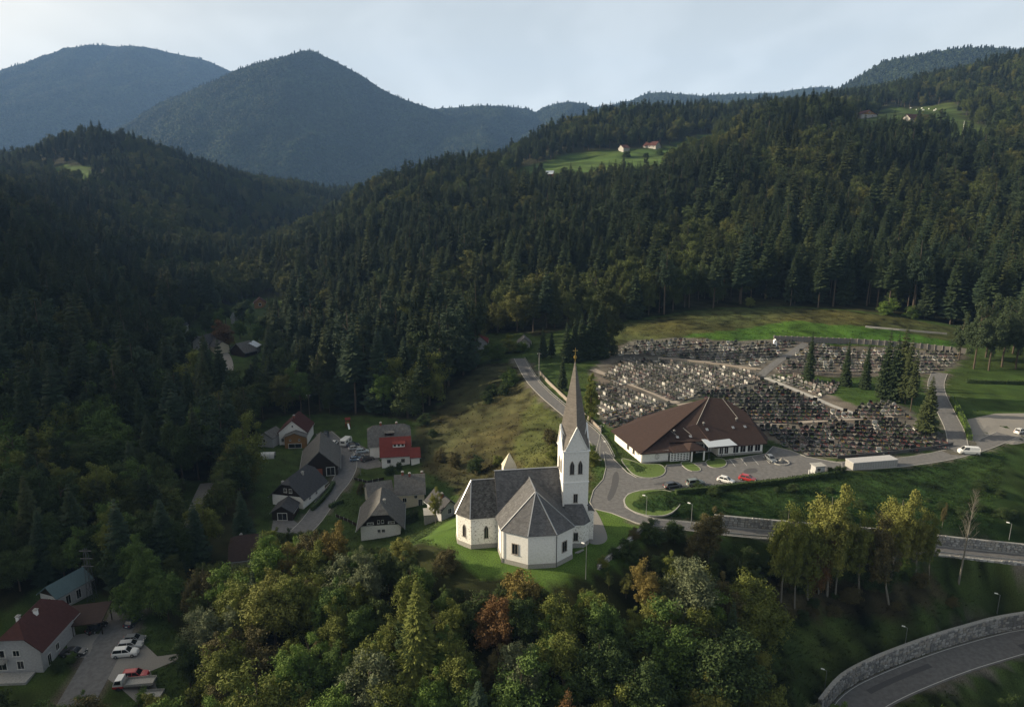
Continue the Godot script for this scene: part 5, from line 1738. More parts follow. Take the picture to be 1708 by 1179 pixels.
# ---------------------------------------------------------------- cemetery
func cemetery() -> void:
	var hs := []       # headstones
	var m := MB.new(); m.box(Vector3(0, .55, 0), Vector3(1.15, 1.1, .18)); hs.append(m.mesh())
	m = MB.new()
	var pr := [Vector2(-.55, 0), Vector2(.55, 0), Vector2(.55, .75), Vector2(.3, 1.05), Vector2(-.1, 1.15), Vector2(-.55, .85)]
	m.ctr = Vector3(0, .5, 0)
	for z in [-.09, .09]:
		var l := []
		for q in pr: l.append(Vector3(q.x, q.y, z))
		m.poly(l)
	for i in 6: m.quad(Vector3(pr[i].x, pr[i].y, -.09), Vector3(pr[(i + 1) % 6].x, pr[(i + 1) % 6].y, -.09), Vector3(pr[(i + 1) % 6].x, pr[(i + 1) % 6].y, .09), Vector3(pr[i].x, pr[i].y, .09))
	hs.append(m.mesh())
	m = MB.new(); m.box(Vector3(-.32, .6, 0), Vector3(.5, 1.2, .2)); m.box(Vector3(.35, .42, 0), Vector3(.6, .84, .2)); m.box(Vector3(0, .06, 0), Vector3(1.4, .14, .4)); hs.append(m.mesh())
	m = MB.new(); m.box(Vector3(0, .7, 0), Vector3(.16, 1.4, .14)); m.box(Vector3(0, 1.0, 0), Vector3(.62, .15, .13)); m.box(Vector3(0, .15, 0), Vector3(.7, .3, .35)); hs.append(m.mesh())
	var bed := MB.new()
	for x in [-.62, .62]: bed.box(Vector3(x, .12, 1.05), Vector3(.14, .3, 2.1))
	bed.box(Vector3(0, .12, 2.05), Vector3(1.24, .3, .14))
	var bm := bed.mesh()
	var fill := MB.new(); fill.box(Vector3(0, .1, 1.0), Vector3(1.14, .2, 2.0)); var fm := fill.mesh()
	var slab := MB.new(); slab.box(Vector3(0, .2, 1.05), Vector3(1.2, .16, 1.9)); var sm := slab.mesh()
	var fl := []
	for k in 3:
		var f := MB.new()
		var g := RandomNumberGenerator.new()
		g.seed = 400 + k
		for i in 26:
			var c := Vector3(g.randf_range(-.45, .45), g.randf_range(.18, .5), .45 + g.randf_range(-.2, .7) * (1.0 + k * .3))
			var t := Vector3(g.randfn(), g.randfn(), g.randfn()).normalized(); var b := t.cross(Vector3(g.randfn(), g.randfn(), g.randfn())).normalized()
			f.quad(c - t * .12, c + b * .1, c + t * .12, c - b * .1)
		fl.append(f.mesh())
	var lan := MB.new(); lan.cyl(Vector3(.3, .2, 1.6), Vector3(.3, .5, 1.6), .08, .07, 6); lan.cyl(Vector3(.3, .5, 1.6), Vector3(.3, .58, 1.6), .09, .02, 6)
	var lm := lan.mesh()
	var stones := [flat(.014, .014, .015, .15), flat(.05, .05, .052, .25), flat(.17, .165, .16, .5), flat(.42, .41, .385, .6), flat(.11, .09, .084, .4), flat(.030, .034, .030, .2)]
	var names := ["polished black", "dark grey", "grey granite", "pale marble", "reddish granite", "dark green"]
	var fills := [flat(.045, .045, .045, .8), grainy(.20, .19, .18, .3, 1.0, .9, 91), flat(.03, .05, .016, .9), flat(.08, .06, .04, .9), flat(.035, .034, .033, .25)]
	var flows := [leaf_mat(.05, .085, .02), leaf_mat(.16, .03, .03), leaf_mat(.36, .34, .30), leaf_mat(.24, .18, .04), leaf_mat(.20, .09, .11), leaf_mat(.035, .06, .018)]
	var red := flat(.22, .03, .02, .3)
	# sections: an outline on the ground, the way its rows run, distance between rows and graves
	var rowA := (hit(1128, 671) - hit(990, 618)); rowA.y = 0
	var secs := [
		{"p": [1003,628, 1040,598, 1105,602, 1200,612, 1268,622, 1272,632, 1255,645, 1200,652, 1145,668, 1120,665], "r": rowA, "row": 3.3, "gap": 1.75, "dark": .45},
		{"p": [990,632, 1125,676, 1100,690, 1060,705, 1020,715, 1008,700, 1000,660], "r": rowA, "row": 3.3, "gap": 1.8, "dark": .4},
		{"p": [1150,655, 1262,647, 1272,634, 1380,676, 1378,700, 1268,706, 1240,692, 1200,668, 1165,662], "r": Vector3(1, 0, .02), "row": 3.0, "gap": 1.7, "dark": .9},
		{"p": [1268,712, 1490,698, 1530,715, 1585,738, 1570,746, 1390,764, 1340,758, 1300,742, 1290,728], "r": Vector3(1, 0, .10), "row": 3.0, "gap": 1.75, "dark": .88},
		{"p": [1385,682, 1420,688, 1450,670, 1480,668, 1520,700, 1490,694, 1385,700], "r": Vector3(1, 0, .05), "row": 3.0, "gap": 1.9, "dark": .5},
		{"p": [1060,572, 1120,566, 1220,572, 1330,570, 1262,610, 1110,594, 1050,590], "r": Vector3(1, 0, -.06), "row": 3.4, "gap": 1.9, "dark": .25},
		{"p": [1352,575, 1600,588, 1592,606, 1550,622, 1440,622, 1300,622, 1290,615], "r": Vector3(1, 0, .06), "row": 3.6, "gap": 1.9, "dark": .2},
		{"p": [1290,628, 1320,626, 1400,640, 1395,656, 1370,662], "r": rowA, "row": 3.2, "gap": 1.8, "dark": .3},
		{"p": [998,622, 1035,596, 1046,575, 1056,575, 1040,592], "r": rowA, "row": 3.3, "gap": 1.8, "dark": .5}]
	var list := []
	for s in secs:
		var g := PackedVector2Array()
		for i in range(0, s.p.size(), 2):
			var q := hit(s.p[i], s.p[i + 1])
			g.append(Vector2(q.x, q.z))
		var bb := Rect2(g[0], Vector2.ZERO)
		for q in g: bb = bb.expand(q)
		var r: Vector3 = s.r.normalized()
		var f := Vector2(r.x, r.z); var n := Vector2(-r.z, r.x)
		if n.y < 0: n = -n          # rows open towards the viewer
		var c := bb.get_center(); var R := bb.size.length() * .5
		var a := -R
		while a < R:
			var x := -R
			while x < R:
				var q := c + n * a + f * (x + rng.randf_range(-.15, .15))
				x += s.gap * rng.randf_range(.92, 1.15)
				var k1 := rng.randf(); var k2 := rng.randf(); var k3 := rng.randf(); var k4 := rng.randi(); var k5 := rng.randf(); var k6 := rng.randi()
				if not Geometry2D.is_point_in_polygon(q, g) or k1 < .05: continue
				var st: int = 0
				if k2 < s.dark: st = [0, 0, 1, 5][k4 % 4]
				else: st = [2, 3, 4, 1, 2, 1, 2][k4 % 7]
				list.append({"p": Vector3(q.x, H(q.x, q.y), q.y), "t": atan2(n.x, n.y) + rng.randf_range(-.03, .03), "st": st, "h": [0, 0, 1, 1, 2, 3][k6 % 6] if k3 > .04 else 3, "f": k6 % 5 if s.dark > .6 else [1, 2, 3, 1, 0][k6 % 5], "fl": [0, 5, 0, 5, 1, 2, 3, 4, 0, 5, 5, 2][int(k5 * 11.99)], "s": .85 + .4 * k3})
			a += s.row
	list.sort_custom(func(a, b): return screen(a.p).z < screen(b.p).z)
	print("graves ", list.size())
	var fw := ["green plants", "red flowers", "white flowers", "yellow flowers", "pink flowers", "dark ground cover"]
	var shapes := ["upright headstone", "slanted headstone", "double headstone", "cross"]
	for i in mini(300, list.size()):
		var e: Dictionary = list[i]
		var lab: String = "grave with %s %s and %s" % [names[e.st], shapes[e.h], fw[e.fl]]
		var o := thing("grave", lab, "grave", e.p, e.t, "graves in the cemetery rows: " + lab)
		part(o, "headstone", hs[e.h], stones[e.st]).scale = Vector3(e.s, e.s, 1)
		part(o, "border", bm, stones[e.st])
		part(o, "bed", fm, fills[e.f]) if e.f < 4 else part(o, "grave_slab", sm, fills[4])
		part(o, "flowers", fl[i % 3], flows[e.fl])
		part(o, "lantern", lm, red)
	var rest := list.slice(mini(300, list.size()))
	var gr := Node3D.new()
	gr.name = numbered("far_graves")
	add_child(gr)
	tag(gr, "rows of distant graves filling the upper cemetery", "graves", "", "stuff")
	var tint := StandardMaterial3D.new()
	tint.vertex_color_use_as_albedo = true
	tint.roughness = .35
	var by_h := [[], [], [], []]; var ch := [[], [], [], []]; var xb := []; var cb := []; var cf := []; var xf := [[], [], []]; var cfl := [[], [], []]
	for i in rest.size():
		var e: Dictionary = rest[i]
		var tr := Transform3D(Basis(Vector3.UP, e.t), e.p)
		by_h[e.h].append(tr * Transform3D(Basis.from_scale(Vector3(e.s, e.s, 1)), Vector3.ZERO))
		var sc: Color = stones[e.st].albedo_color.srgb_to_linear()
		ch[e.h].append(sc); xb.append(tr); cb.append(sc)
		cf.append([Color(.06, .06, .058), Color(.2, .19, .18), Color(.03, .05, .016), Color(.09, .07, .05), Color(.035, .034, .033)][e.f])
		xf[i % 3].append(tr); cfl[i % 3].append(flows[e.fl].albedo_color.srgb_to_linear())
	for k in 4:
		if by_h[k].size(): tag(multi(gr, "headstones", hs[k], tint, by_h[k], ch[k]), "", "", "", "stuff")
	tag(multi(gr, "borders", bm, tint, xb, cb), "", "", "", "stuff")
	tag(multi(gr, "beds", fm, tint, xb, cf), "", "", "", "stuff")
	for k in 3: tag(multi(gr, "flowers", fl[k], M.forest, xf[k], cfl[k]), "", "", "", "stuff")
	# paths
	var path := func(px: Array, half: float, mt: Material) -> void:
		var p := smooth_line(hits(px), 2.0)
		for i in p.size(): p[i].y = H(p[i].x, p[i].z)
		var mm := MB.new()
		for i in p.size() - 1:
			var s0 := side(p, i); var s1 := side(p, i + 1)
			for k in 2:
				var a := lerpf(-half, half, k * .5); var b := lerpf(-half, half, k * .5 + .5)
				mm.ctr = p[i] - Vector3(0, 50, 0)
				mm.quad(G(p[i] + s0 * a) + Vector3(0, .07, 0), G(p[i + 1] + s1 * a) + Vector3(0, .07, 0), G(p[i + 1] + s1 * b) + Vector3(0, .07, 0), G(p[i] + s0 * b) + Vector3(0, .07, 0))
		struct("cemetery_path", mm, mt)
	M.path = grainy(.27, .235, .20, .2, 4.0, .95, 92)
	path.call([988,616, 1040,636, 1085,653, 1130,673], 1.5, M.path)
	path.call([1276,630, 1330,652, 1382,674, 1425,690], 1.1, M.kerb)
	path.call([1262,709, 1330,705, 1400,700, 1490,695], .9, M.path)
	path.call([1268,628, 1300,602, 1345,573], 1.6, M.asphalt)
	path.call([1100,597, 1150,601, 1210,608, 1270,616], .8, M.path)
	path.call([1130,676, 1180,668, 1262,650], .9, M.path)
	# terrace walls
	M.rib_wall = grainy(.17, .16, .15, .3, 3.0, .95, 97)
	panel_fence("terrace_wall", "low pale wall along the middle cemetery terrace", hits([1102,599, 1150,603, 1210,610, 1262,617]), .7, 4.0, M.path, .3, false)
	panel_fence("terrace_wall", "low pale wall under the upper cemetery terrace", hits([1300,619, 1340,622, 1400,626, 1450,628]), .8, 4.0, M.path, .3, false)
	panel_fence("retaining_wall", "grey retaining wall with upright ribs behind the cemetery", hits([1292,568, 1340,570, 1420,573, 1500,578, 1560,584, 1612,590]), 2.1, 2.4, M.rib_wall, .3)
	panel_fence("boundary_wall", "low pinkish wall between the hill road and the cemetery", hits([899,622, 915,640, 935,659, 960,682, 985,703, 1003,722]), 1.1, 3.5, M.path, .3, false)
	panel_fence("dark_fence", "low dark wall along the front edge of the cemetery", hits([1397,765, 1450,761, 1500,756, 1550,750, 1590,743]), .9, 3.0, M.iron, .2, false)
	panel_fence("field_wall", "low pale wall above the green bank", hits([1444,546, 1500,551, 1580,558]), .7, 4.0, M.concrete, .3, false)
	# white crosses and a little shrine at the top
	var sh := thing("shrine", "small white cemetery shrine near the top path", "shrine", G(hit(1293, 577)))
	m = MB.new(); m.box(Vector3(0, 1.0, 0), Vector3(1.3, 2.0, 1.0)); part(sh, "wall", m, M.white)
	m = MB.new(); m.slab([Vector3(-.8, 2.0, .7), Vector3(0, 2.9, .7), Vector3(0, 2.9, -.7), Vector3(-.8, 2.0, -.7)], .08); m.slab([Vector3(.8, 2.0, .7), Vector3(0, 2.9, .7), Vector3(0, 2.9, -.7), Vector3(.8, 2.0, -.7)], .08); part(sh, "roof", m, M.white)
	# white store and kiosk by the car park
	var c0 := hit(1423, 785); var c1 := hit(1497, 779)
	var st := house("storage_container", "long white flat roofed container beside the cemetery road", {"a": c0, "b": c1, "depth": 3.2, "eave": 1.9, "ridge": 1.94, "axis": "x", "over": .08, "wall": M.concrete, "roof": M.grey_wall, "cat": "container", "gutter": false})
	for k in 18:
		m = MB.new(); m.box(Vector3(.35 + k * (c0.distance_to(c1) - .7) / 17.0, 1.1, .02), Vector3(.09, 2.1, .06)); part(st, "rib", m, M.grey_wall)
	var kx2 := hit(1364, 789)
	var ki := thing("kiosk", "small pale kiosk with flat roof at the end of the hedge", "kiosk", kx2, .2)
	m = MB.new(); m.box(Vector3(0, 1.1, 0), Vector3(2.6, 2.2, 2.0)); part(ki, "wall", m, M.grey_wall)
	m = MB.new(); m.box(Vector3(0, 2.28, 0), Vector3(3.2, .14, 2.6)); part(ki, "roof", m, M.concrete)
	window(ki, Vector3(-.4, .9, 1.0), Vector3(0, 0, 1), .9, .9)
	for k in 3:
		m = MB.new(); m.box(Vector3(-2.0 - k * .45, .7, .6), Vector3(.12, 1.5, .12)); part(ki, "gate_post", m, M.white)
	for q in [[1385, 789, 2.2, "dark clipped shrub between the kiosk and the container"], [1398, 788, 2.6, "dark rounded shrub touching the white container"], [1408, 787, 2.0, "low dark shrub at the corner of the white container"]]:
		bush("shrub", q[3], hit(q[0], q[1]), q[2], M.deep, "", 5, 1.3)

# ---------------------------------------------------------------- houses
func village() -> void:
	var h := func(u: float, v: float) -> Vector3: return hit(u, v)
	house("shed", "small pale shed with a dark window at the forest edge", {"a": h.call(430, 744), "b": h.call(455, 747), "depth": 6.5, "eave": 3.4, "ridge": 5.2, "wall": M.grey_wall, "roof": M.grey_roof, "over": .4, "cat": "shed", "win": [["f", .45, 1.7, .9, 1.0], ["f", .2, .1, .9, 1.9]]})
	house("white_farmhouse", "white gabled house with brown roof and chimney behind the barn", {"a": h.call(466, 742), "b": h.call(513, 741), "depth": 10.0, "eave": 4.6, "ridge": 8.8, "roof": M.maroon_roof, "over": .5, "win": [["f", .5, 6.4, .5, .6], ["f", .12, 1.2, .8, 1.1]], "chim": [[.3, .5, 1.2]]})
	house("wooden_annex", "orange brown wooden annex in front of the white house", {"a": h.call(475, 748), "b": h.call(509, 747), "depth": 3.4, "eave": 4.0, "ridge": 5.4, "wall": M.wood, "roof": M.grey_roof, "over": .5, "cat": "annex", "win": [["f", .28, 2.7, .5, .5], ["f", .72, 2.7, .5, .5], ["f", .5, .1, 4.2, 1.5]]})
	house("barn", "large dark timber barn with grey roof beside the village street", {"a": h.call(506, 797), "b": h.call(563, 792), "depth": 17.0, "eave": 3.3, "ridge": 8.4, "wall": M.dark_wood, "gable": M.dark_wood, "planked": 1, "roof": M.grey_roof, "over": 1.0, "cat": "barn", "win": [["f", .8, .1, 2.4, 2.6]]})
	var bw := MB.new(); bw.box(Vector3(3.1, 1.2, .22), Vector3(5.4, 2.8, .3))
	part(get_node("barn"), "brick_wall", bw, M.brick)
	house("timber_gabled_house", "house with black timber gable and white ground floor by the street", {"a": h.call(455, 842), "b": h.call(506, 848), "depth": 12.5, "eave": 3.4, "ridge": 8.2, "wall": M.plaster, "gable": M.dark_wood, "planked": 1, "roof": M.dark_roof, "hip": .3, "over": .9, "win": [["f", .45, 4.4, .8, 1.1], ["f", .62, 4.4, .8, 1.1], ["r", .3, 1.2, .9, 1.2], ["r", .6, 1.2, .9, 1.2], ["f", .75, 1.0, .9, 1.1]], "chim": [[.55, .62, 1.2], [.1, .3, 1.0]], "chim_mat": M.concrete})
	house("garage", "low dark garage in front of the timber gabled house", {"a": h.call(454, 868), "b": h.call(488, 868), "depth": 6.0, "eave": 2.4, "ridge": 4.2, "wall": M.dark_wood, "roof": M.dark_roof, "over": .4, "cat": "garage", "win": [["f", .5, .1, 2.4, 2.0]]})
	house("grey_roofed_house", "large house under a wide grey roof with a dark dormer", {"a": h.call(617, 762), "b": h.call(684, 757), "depth": 10.0, "eave": 4.2, "ridge": 9.0, "axis": "x", "hip": .35, "roof": M.grey_roof, "over": .8, "dormer": [.5, 3.0, 1.1, 1], "dormer_white": false, "chim": [[.3, .5], [.7, .45]], "win": [["l", .5, 1.2, 1.0, 1.2]]})
	house("red_roofed_house", "white house with bright red roof and white dormer", {"a": h.call(637, 779), "b": h.call(684, 776), "depth": 9.0, "eave": 4.0, "ridge": 8.2, "axis": "x", "roof": M.red_roof, "over": .8, "dormer": [.62, 3.8, 1.2, 3], "win": [["l", .3, 1.0, 1.0, 1.2], ["l", .7, 1.0, 1.0, 1.2], ["f", .75, 1.2, 1.1, 1.2], ["f", .25, 1.2, 1.1, 1.2]]})
	house("red_roofed_annex", "low red roofed annex at the end of the red roofed house", {"a": h.call(686, 775), "b": h.call(700, 774), "depth": 5.5, "eave": 2.6, "ridge": 4.6, "axis": "x", "roof": M.red_roof, "over": .5, "cat": "annex"})
	house("cottage", "old grey roofed cottage with cream walls and lean chimneys", {"a": h.call(661, 847), "b": h.call(708, 844), "depth": 9.5, "eave": 4.3, "ridge": 7.8, "axis": "x", "wall": M.cream, "roof": M.grey_roof, "over": .6, "win": [["f", .3, 1.6, 1.0, 1.2], ["f", .7, 2.6, .8, .8], ["f", .85, .1, 1.0, 2.0]], "chim": [[.25, .5], [.5, .55], [.95, .4]]})
	house("stone_barn", "long low grey roofed barn joined to the old cottage", {"a": h.call(618, 858), "b": h.call(658, 852), "depth": 11.0, "eave": 3.6, "ridge": 7.0, "axis": "x", "wall": M.plinth, "roof": M.grey_roof, "over": .5, "cat": "barn"})
	house("half_hipped_house", "house with half hipped grey roof, dark timber gable and white wall", {"a": h.call(602, 898), "b": h.call(668, 894), "depth": 13.0, "eave": 3.4, "ridge": 8.8, "wall": M.plaster, "gable": M.dark_wood, "planked": 1, "roof": M.grey_roof, "hip": .45, "over": 1.1, "win": [["f", .46, 1.4, .7, .8], ["f", .57, 1.4, .7, .8], ["f", .46, 4.0, .5, .8], ["f", .56, 4.0, .5, .8], ["f", .25, 3.8, 1.4, .4], ["f", .78, 3.8, 1.4, .4]], "chim": [[.3, .6, 1.2]], "chim_mat": M.concrete})
	house("lean_roofed_shed", "dark shed with chimney behind the church choir", {"a": h.call(736, 866), "b": h.call(764, 858), "depth": 8.0, "eave": 2.4, "ridge": 4.6, "wall": M.grey_wall, "roof": M.dark_roof, "over": .7, "cat": "shed", "chim": [[.4, .4, 1.6]], "win": [["f", .5, 1.0, .9, 1.3]]})
	house("concrete_shed", "low pale concrete store below the churchyard slope", {"a": h.call(708, 872), "b": h.call(734, 870), "depth": 4.0, "eave": 2.0, "ridge": 2.3, "axis": "x", "wall": M.concrete, "roof": M.concrete, "over": .2, "cat": "shed", "gutter": false})
	house("brown_roofed_house", "dark brown roofed house among the trees below the street", {"a": h.call(386, 950), "b": h.call(436, 944), "depth": 9.0, "eave": 2.8, "ridge": 6.2, "axis": "x", "wall": M.cream, "roof": M.brown_roof, "hip": .4, "over": .8, "chim": [[.3, .4, 1.0]]})
	var gh := thing("greenhouse", "low pale plastic greenhouse beside the small shed", "greenhouse", h.call(447, 763), .1)
	var gm := MB.new()
	for i in 8:
		var a := PI * i / 8; var b := PI * (i + 1) / 8
		gm.ctr = Vector3(0, .5, 0)
		gm.quad(Vector3(-2.2, sin(a) * 1.9, cos(a) * 1.4), Vector3(2.2, sin(a) * 1.9, cos(a) * 1.4), Vector3(2.2, sin(b) * 1.9, cos(b) * 1.4), Vector3(-2.2, sin(b) * 1.9, cos(b) * 1.4))
	part(gh, "cover", gm, M.frame)
	for x in [-2.25, -.75, .75, 2.25]:
		gm = MB.new()
		for i in 8:
			var a := PI * i / 8; var b := PI * (i + 1) / 8
			gm.bar(Vector3(x, sin(a) * 1.93, cos(a) * 1.43), Vector3(x, sin(b) * 1.93, cos(b) * 1.43), .06, .06)
		part(gh, "hoop", gm, M.zinc)
	var pf := thing("play_frame", "red wooden play frame on the lawn behind the caravan", "play frame", h.call(580, 712), .4)
	for q in [[-1, -1], [1, -1], [1, 1], [-1, 1]]:
		gm = MB.new(); gm.bar(Vector3(q[0] * .8, -.2, q[1] * .8), Vector3(q[0] * .6, 3.0, q[1] * .6), .14, .14); part(pf, "post", gm, M.red_roof)
	gm = MB.new(); gm.box(Vector3(0, 1.6, 0), Vector3(1.6, .1, 1.6)); part(pf, "platform", gm, M.wood)
	gm = MB.new(); gm.slab([Vector3(-1, 3.0, 1), Vector3(1, 3.0, 1), Vector3(1, 3.7, 0), Vector3(-1, 3.7, 0)], .06); gm.slab([Vector3(-1, 3.0, -1), Vector3(1, 3.0, -1), Vector3(1, 3.7, 0), Vector3(-1, 3.7, 0)], .06); part(pf, "roof", gm, M.red_roof)
	gm = MB.new(); gm.slab([Vector3(-.3, 1.6, .8), Vector3(.3, 1.6, .8), Vector3(.3, .1, 3.0), Vector3(-.3, .1, 3.0)], .06); part(pf, "slide", gm, M.white)
	# garden fences of posts and boards
	for q in [["low wooden fence round the village green", [590,800, 612,806, 640,800], "wooden_fence"], ["low wooden fence along the garden of the half hipped house", [560,862, 580,870, 596,878], "wooden_fence"]]:
		panel_fence(q[2], q[0], hits(q[1]), .8, 1.8, M.dark_wood, .06, true, "fence")
	# lower left
	house("white_house", "white two storey house with maroon hipped roof in the lower yard", {"a": h.call(-8, 1124), "b": h.call(72, 1121), "depth": 11.0, "eave": 5.4, "ridge": 9.4, "hip": .55, "roof": M.maroon_roof, "over": 1.0, "wall": M.grey_wall, "win": [["f", .5, 3.6, 1.1, 1.1], ["f", .55, .9, 1.1, 1.6], ["f", .16, 3.4, 1.6, 1.4], ["f", .16, .8, 1.6, 1.4], ["r", .2, .1, 1.0, 2.1], ["r", .45, 1.2, 1.0, 1.3]], "chim": [[.35, .36, 1.3], [.5, .62, 1.3]], "chim_mat": M.white})
	var wh: Node3D = get_node("white_house")
	var bl := MB.new(); bl.box(Vector3(1.0, 2.9, .7), Vector3(3.4, .16, 1.4)); bl.box(Vector3(1.0, 3.4, 1.36), Vector3(3.4, .9, .08))
	part(wh, "balcony", bl, M.plinth)
	var ter := MB.new(); ter.box(Vector3(4.2, .1, 1.7), Vector3(6.0, .5, 3.0))
	part(wh, "terrace", ter, M.concrete)
	house("blue_roofed_shed", "small white shed with blue grey sheet roof in the lower yard", {"a": h.call(69, 1010), "b": h.call(97, 1018), "depth": 8.0, "eave": 3.0, "ridge": 4.9, "wall": M.grey_wall, "gable": M.dark_wood, "roof": M.blue_roof, "over": .5, "cat": "shed", "win": [["f", .6, 1.2, .8, 1.1], ["r", .3, .1, 1.0, 2.0], ["r", .6, .1, 1.0, 2.0]]})
	var cp := h.call(140, 1052) as Vector3
	var c := thing("carport", "open carport with brown roof between the lower yard houses", "carport", cp, .25)
	var m := MB.new(); m.slab([Vector3(-4.6, 2.7, 2.2), Vector3(4.0, 2.7, 2.2), Vector3(4.6, 3.9, -3.6), Vector3(-3.4, 3.9, -3.6)], .2)
	part(c, "roof", m, M.brown_roof)
	for q in [[-4.2, 1.9], [-1.4, 1.9], [1.4, 1.9], [3.8, 1.9], [-3.4, -3.2], [4.2, -3.2]]:
		m = MB.new(); m.box(Vector3(q[0], 1.2, q[1]), Vector3(.18, 3.0, .18)); part(c, "post", m, M.dark_wood)
	# hamlet up the valley, houses at the forest edge and farms on the hills
	house("pale_house", "pale gabled house by the gravel lane up the valley", {"a": h.call(322, 584), "b": h.call(341, 586), "depth": 9.0, "eave": 4.5, "ridge": 7.5, "roof": M.dark_roof, "wall": M.grey_wall, "over": .7, "win": [["f", .35, 1.2, .9, 1.1], ["f", .65, 1.2, .9, 1.1], ["f", .5, 4.0, .8, .9]]})
	house("pale_house", "pale long house behind the gabled house up the valley", {"a": h.call(345, 583), "b": h.call(360, 590), "depth": 7.0, "eave": 3.5, "ridge": 6.0, "axis": "x", "roof": M.dark_roof, "wall": M.cream, "over": .6})
	house("dark_barn", "dark timber barn with steep roof beside the gravel lane", {"a": h.call(384, 592), "b": h.call(408, 596), "depth": 8.0, "eave": 2.6, "ridge": 6.6, "roof": M.grey_roof, "wall": M.dark_wood, "over": .7, "cat": "barn"})
	house("tin_roofed_shed", "shed with bright tin roof behind the dark barn", {"a": h.call(405, 590), "b": h.call(428, 590), "depth": 6.0, "eave": 3.6, "ridge": 5.6, "roof": M.sheet, "wall": M.plinth, "over": .5, "cat": "shed"})
	house("orange_house", "cream house with red roof at the head of the valley", {"a": h.call(424, 514), "b": h.call(443, 513), "depth": 8.0, "eave": 3.4, "ridge": 6.2, "roof": M.maroon_roof, "wall": M.wood, "over": .6, "win": [["f", .5, 1.5, 1.4, 1.6]]})
	house("white_cabin", "tiny white cabin among the trees up the valley", {"a": h.call(385, 540), "b": h.call(392, 540), "depth": 4.0, "eave": 4.0, "ridge": 6.5, "roof": M.sheet, "wall": M.grey_wall, "over": .3})
	house("white_cabin", "tiny white cabin half hidden in the dark valley forest", {"a": h.call(300, 556), "b": h.call(308, 556), "depth": 5.0, "eave": 4.5, "ridge": 6.0, "roof": M.dark_roof, "wall": M.grey_wall, "over": .4, "win": [["f", .3, 1.5, .8, 1.4], ["f", .7, 1.5, .8, 1.4]]})
	house("hillside_house", "house with bright red roof at the edge of the spruce forest", {"a": h.call(786, 584), "b": h.call(812, 584), "depth": 8.0, "eave": 4.0, "ridge": 7.0, "roof": M.red_roof, "wall": M.grey_wall, "over": .7, "win": [["f", .6, 2.6, .9, 1.2]], "chim": [[.4, .4]]})
	house("hillside_house", "small grey house among bushes above the hill road", {"a": h.call(865, 582), "b": h.call(884, 582), "depth": 7.0, "eave": 2.6, "ridge": 4.8, "roof": M.grey_roof, "wall": M.plinth, "over": .6, "win": [["f", .5, 1.4, 1.0, 1.2]]})
	house("farmhouse", "pale farmhouse with red roof at the top of the bright meadow", {"a": h.call(1073, 248), "b": h.call(1094, 247), "depth": 9.0, "eave": 3.6, "ridge": 8.0, "axis": "x", "roof": M.maroon_roof, "wall": M.plinth, "over": .8, "win": [["f", .2, 1.5, 1.2, 1.4], ["f", .5, 1.5, 1.2, 1.4], ["f", .8, 1.5, 1.2, 1.4]]})
	house("farmhouse", "small red roofed farm cottage beside the bright meadow", {"a": h.call(1031, 253), "b": h.call(1040, 252), "depth": 8.0, "eave": 3.8, "ridge": 7.5, "roof": M.maroon_roof, "wall": M.plinth, "over": .6})
	house("field_barn", "pale roofed barn at the foot of the bright meadow", {"a": h.call(910, 296), "b": h.call(922, 296), "depth": 8.0, "eave": 4.0, "ridge": 7.0, "axis": "x", "roof": M.sheet, "wall": M.brick, "over": .6, "cat": "barn"})
	house("hilltop_house", "chalet with dark red roof beside the high pasture", {"a": h.call(1437, 196), "b": h.call(1463, 197), "depth": 10.0, "eave": 3.6, "ridge": 8.0, "roof": M.maroon_roof, "wall": M.plinth, "gable": M.wood, "over": 1.2, "win": [["f", .3, 1.2, 1.4, 1.6], ["f", .7, 1.2, 1.4, 1.6], ["f", .5, 5.2, 1.6, 1.4]]})
	house("hilltop_farm", "long pale farm building with red roof below the high pasture", {"a": h.call(1519, 203), "b": h.call(1556, 204), "depth": 12.0, "eave": 3.6, "ridge": 8.2, "axis": "x", "roof": M.maroon_roof, "wall": M.plinth, "over": .8, "win": [["f", .15, 1.5, 1.4, 1.8]]})
	# grazing animals on the high pasture
	for k in 8:
		var p := h.call(1520 + k * 7.0 + (k % 3) * 2.0, 181.0 + (k % 2) * 2.5 + k * .35) as Vector3
		var an := MB.new()
		an.ctr = Vector3(0, 1, 0)
		for q in [[Vector3(-.9, 1.15, 0), Vector3(.7, 1.2, 0), .42, .46], [Vector3(.6, 1.25, 0), Vector3(1.25, 1.0, 0), .3, .2], [Vector3(1.2, 1.0, 0), Vector3(1.6, .5, 0), .2, .12]]: an.cyl(q[0], q[1], q[2], q[3], 8)
		for q in [[-.8, -.25], [-.8, .25], [.6, -.25], [.6, .25]]: an.cyl(Vector3(q[0], 1.1, q[1]), Vector3(q[0], 0, q[1]), .15, .08, 6)
		an.cyl(Vector3(-.9, 1.3, 0), Vector3(-1.2, .6, 0), .06, .03, 5)
		solo("cow", an, M.white, "white cow grazing on the high pasture", "cow", p, k * 1.1, "cows on the high pasture")
	# mast on the far mountain
	var mp := at_d(174, 83, 6500)
	var ma := thing("radio_mast", "tiny radio mast on the top of the broad far mountain", "mast", mp - Vector3(0, 6, 0))
	m = MB.new(); m.cyl(Vector3(0, 0, 0), Vector3(0, 34, 0), 2.0, .8, 8); part(ma, "mast", m, M.zinc)
	m = MB.new(); m.cyl(Vector3(0, 14, 0), Vector3(0, 17, 0), 3.6, 3.6, 10); part(ma, "platform", m, M.concrete)
	m = MB.new(); m.cyl(Vector3(0, 34, 0), Vector3(0, 46, 0), .5, .2, 6); part(ma, "antenna", m, M.zinc)
	# lattice pylon in the lower yard
	var pp := h.call(154, 1002) as Vector3
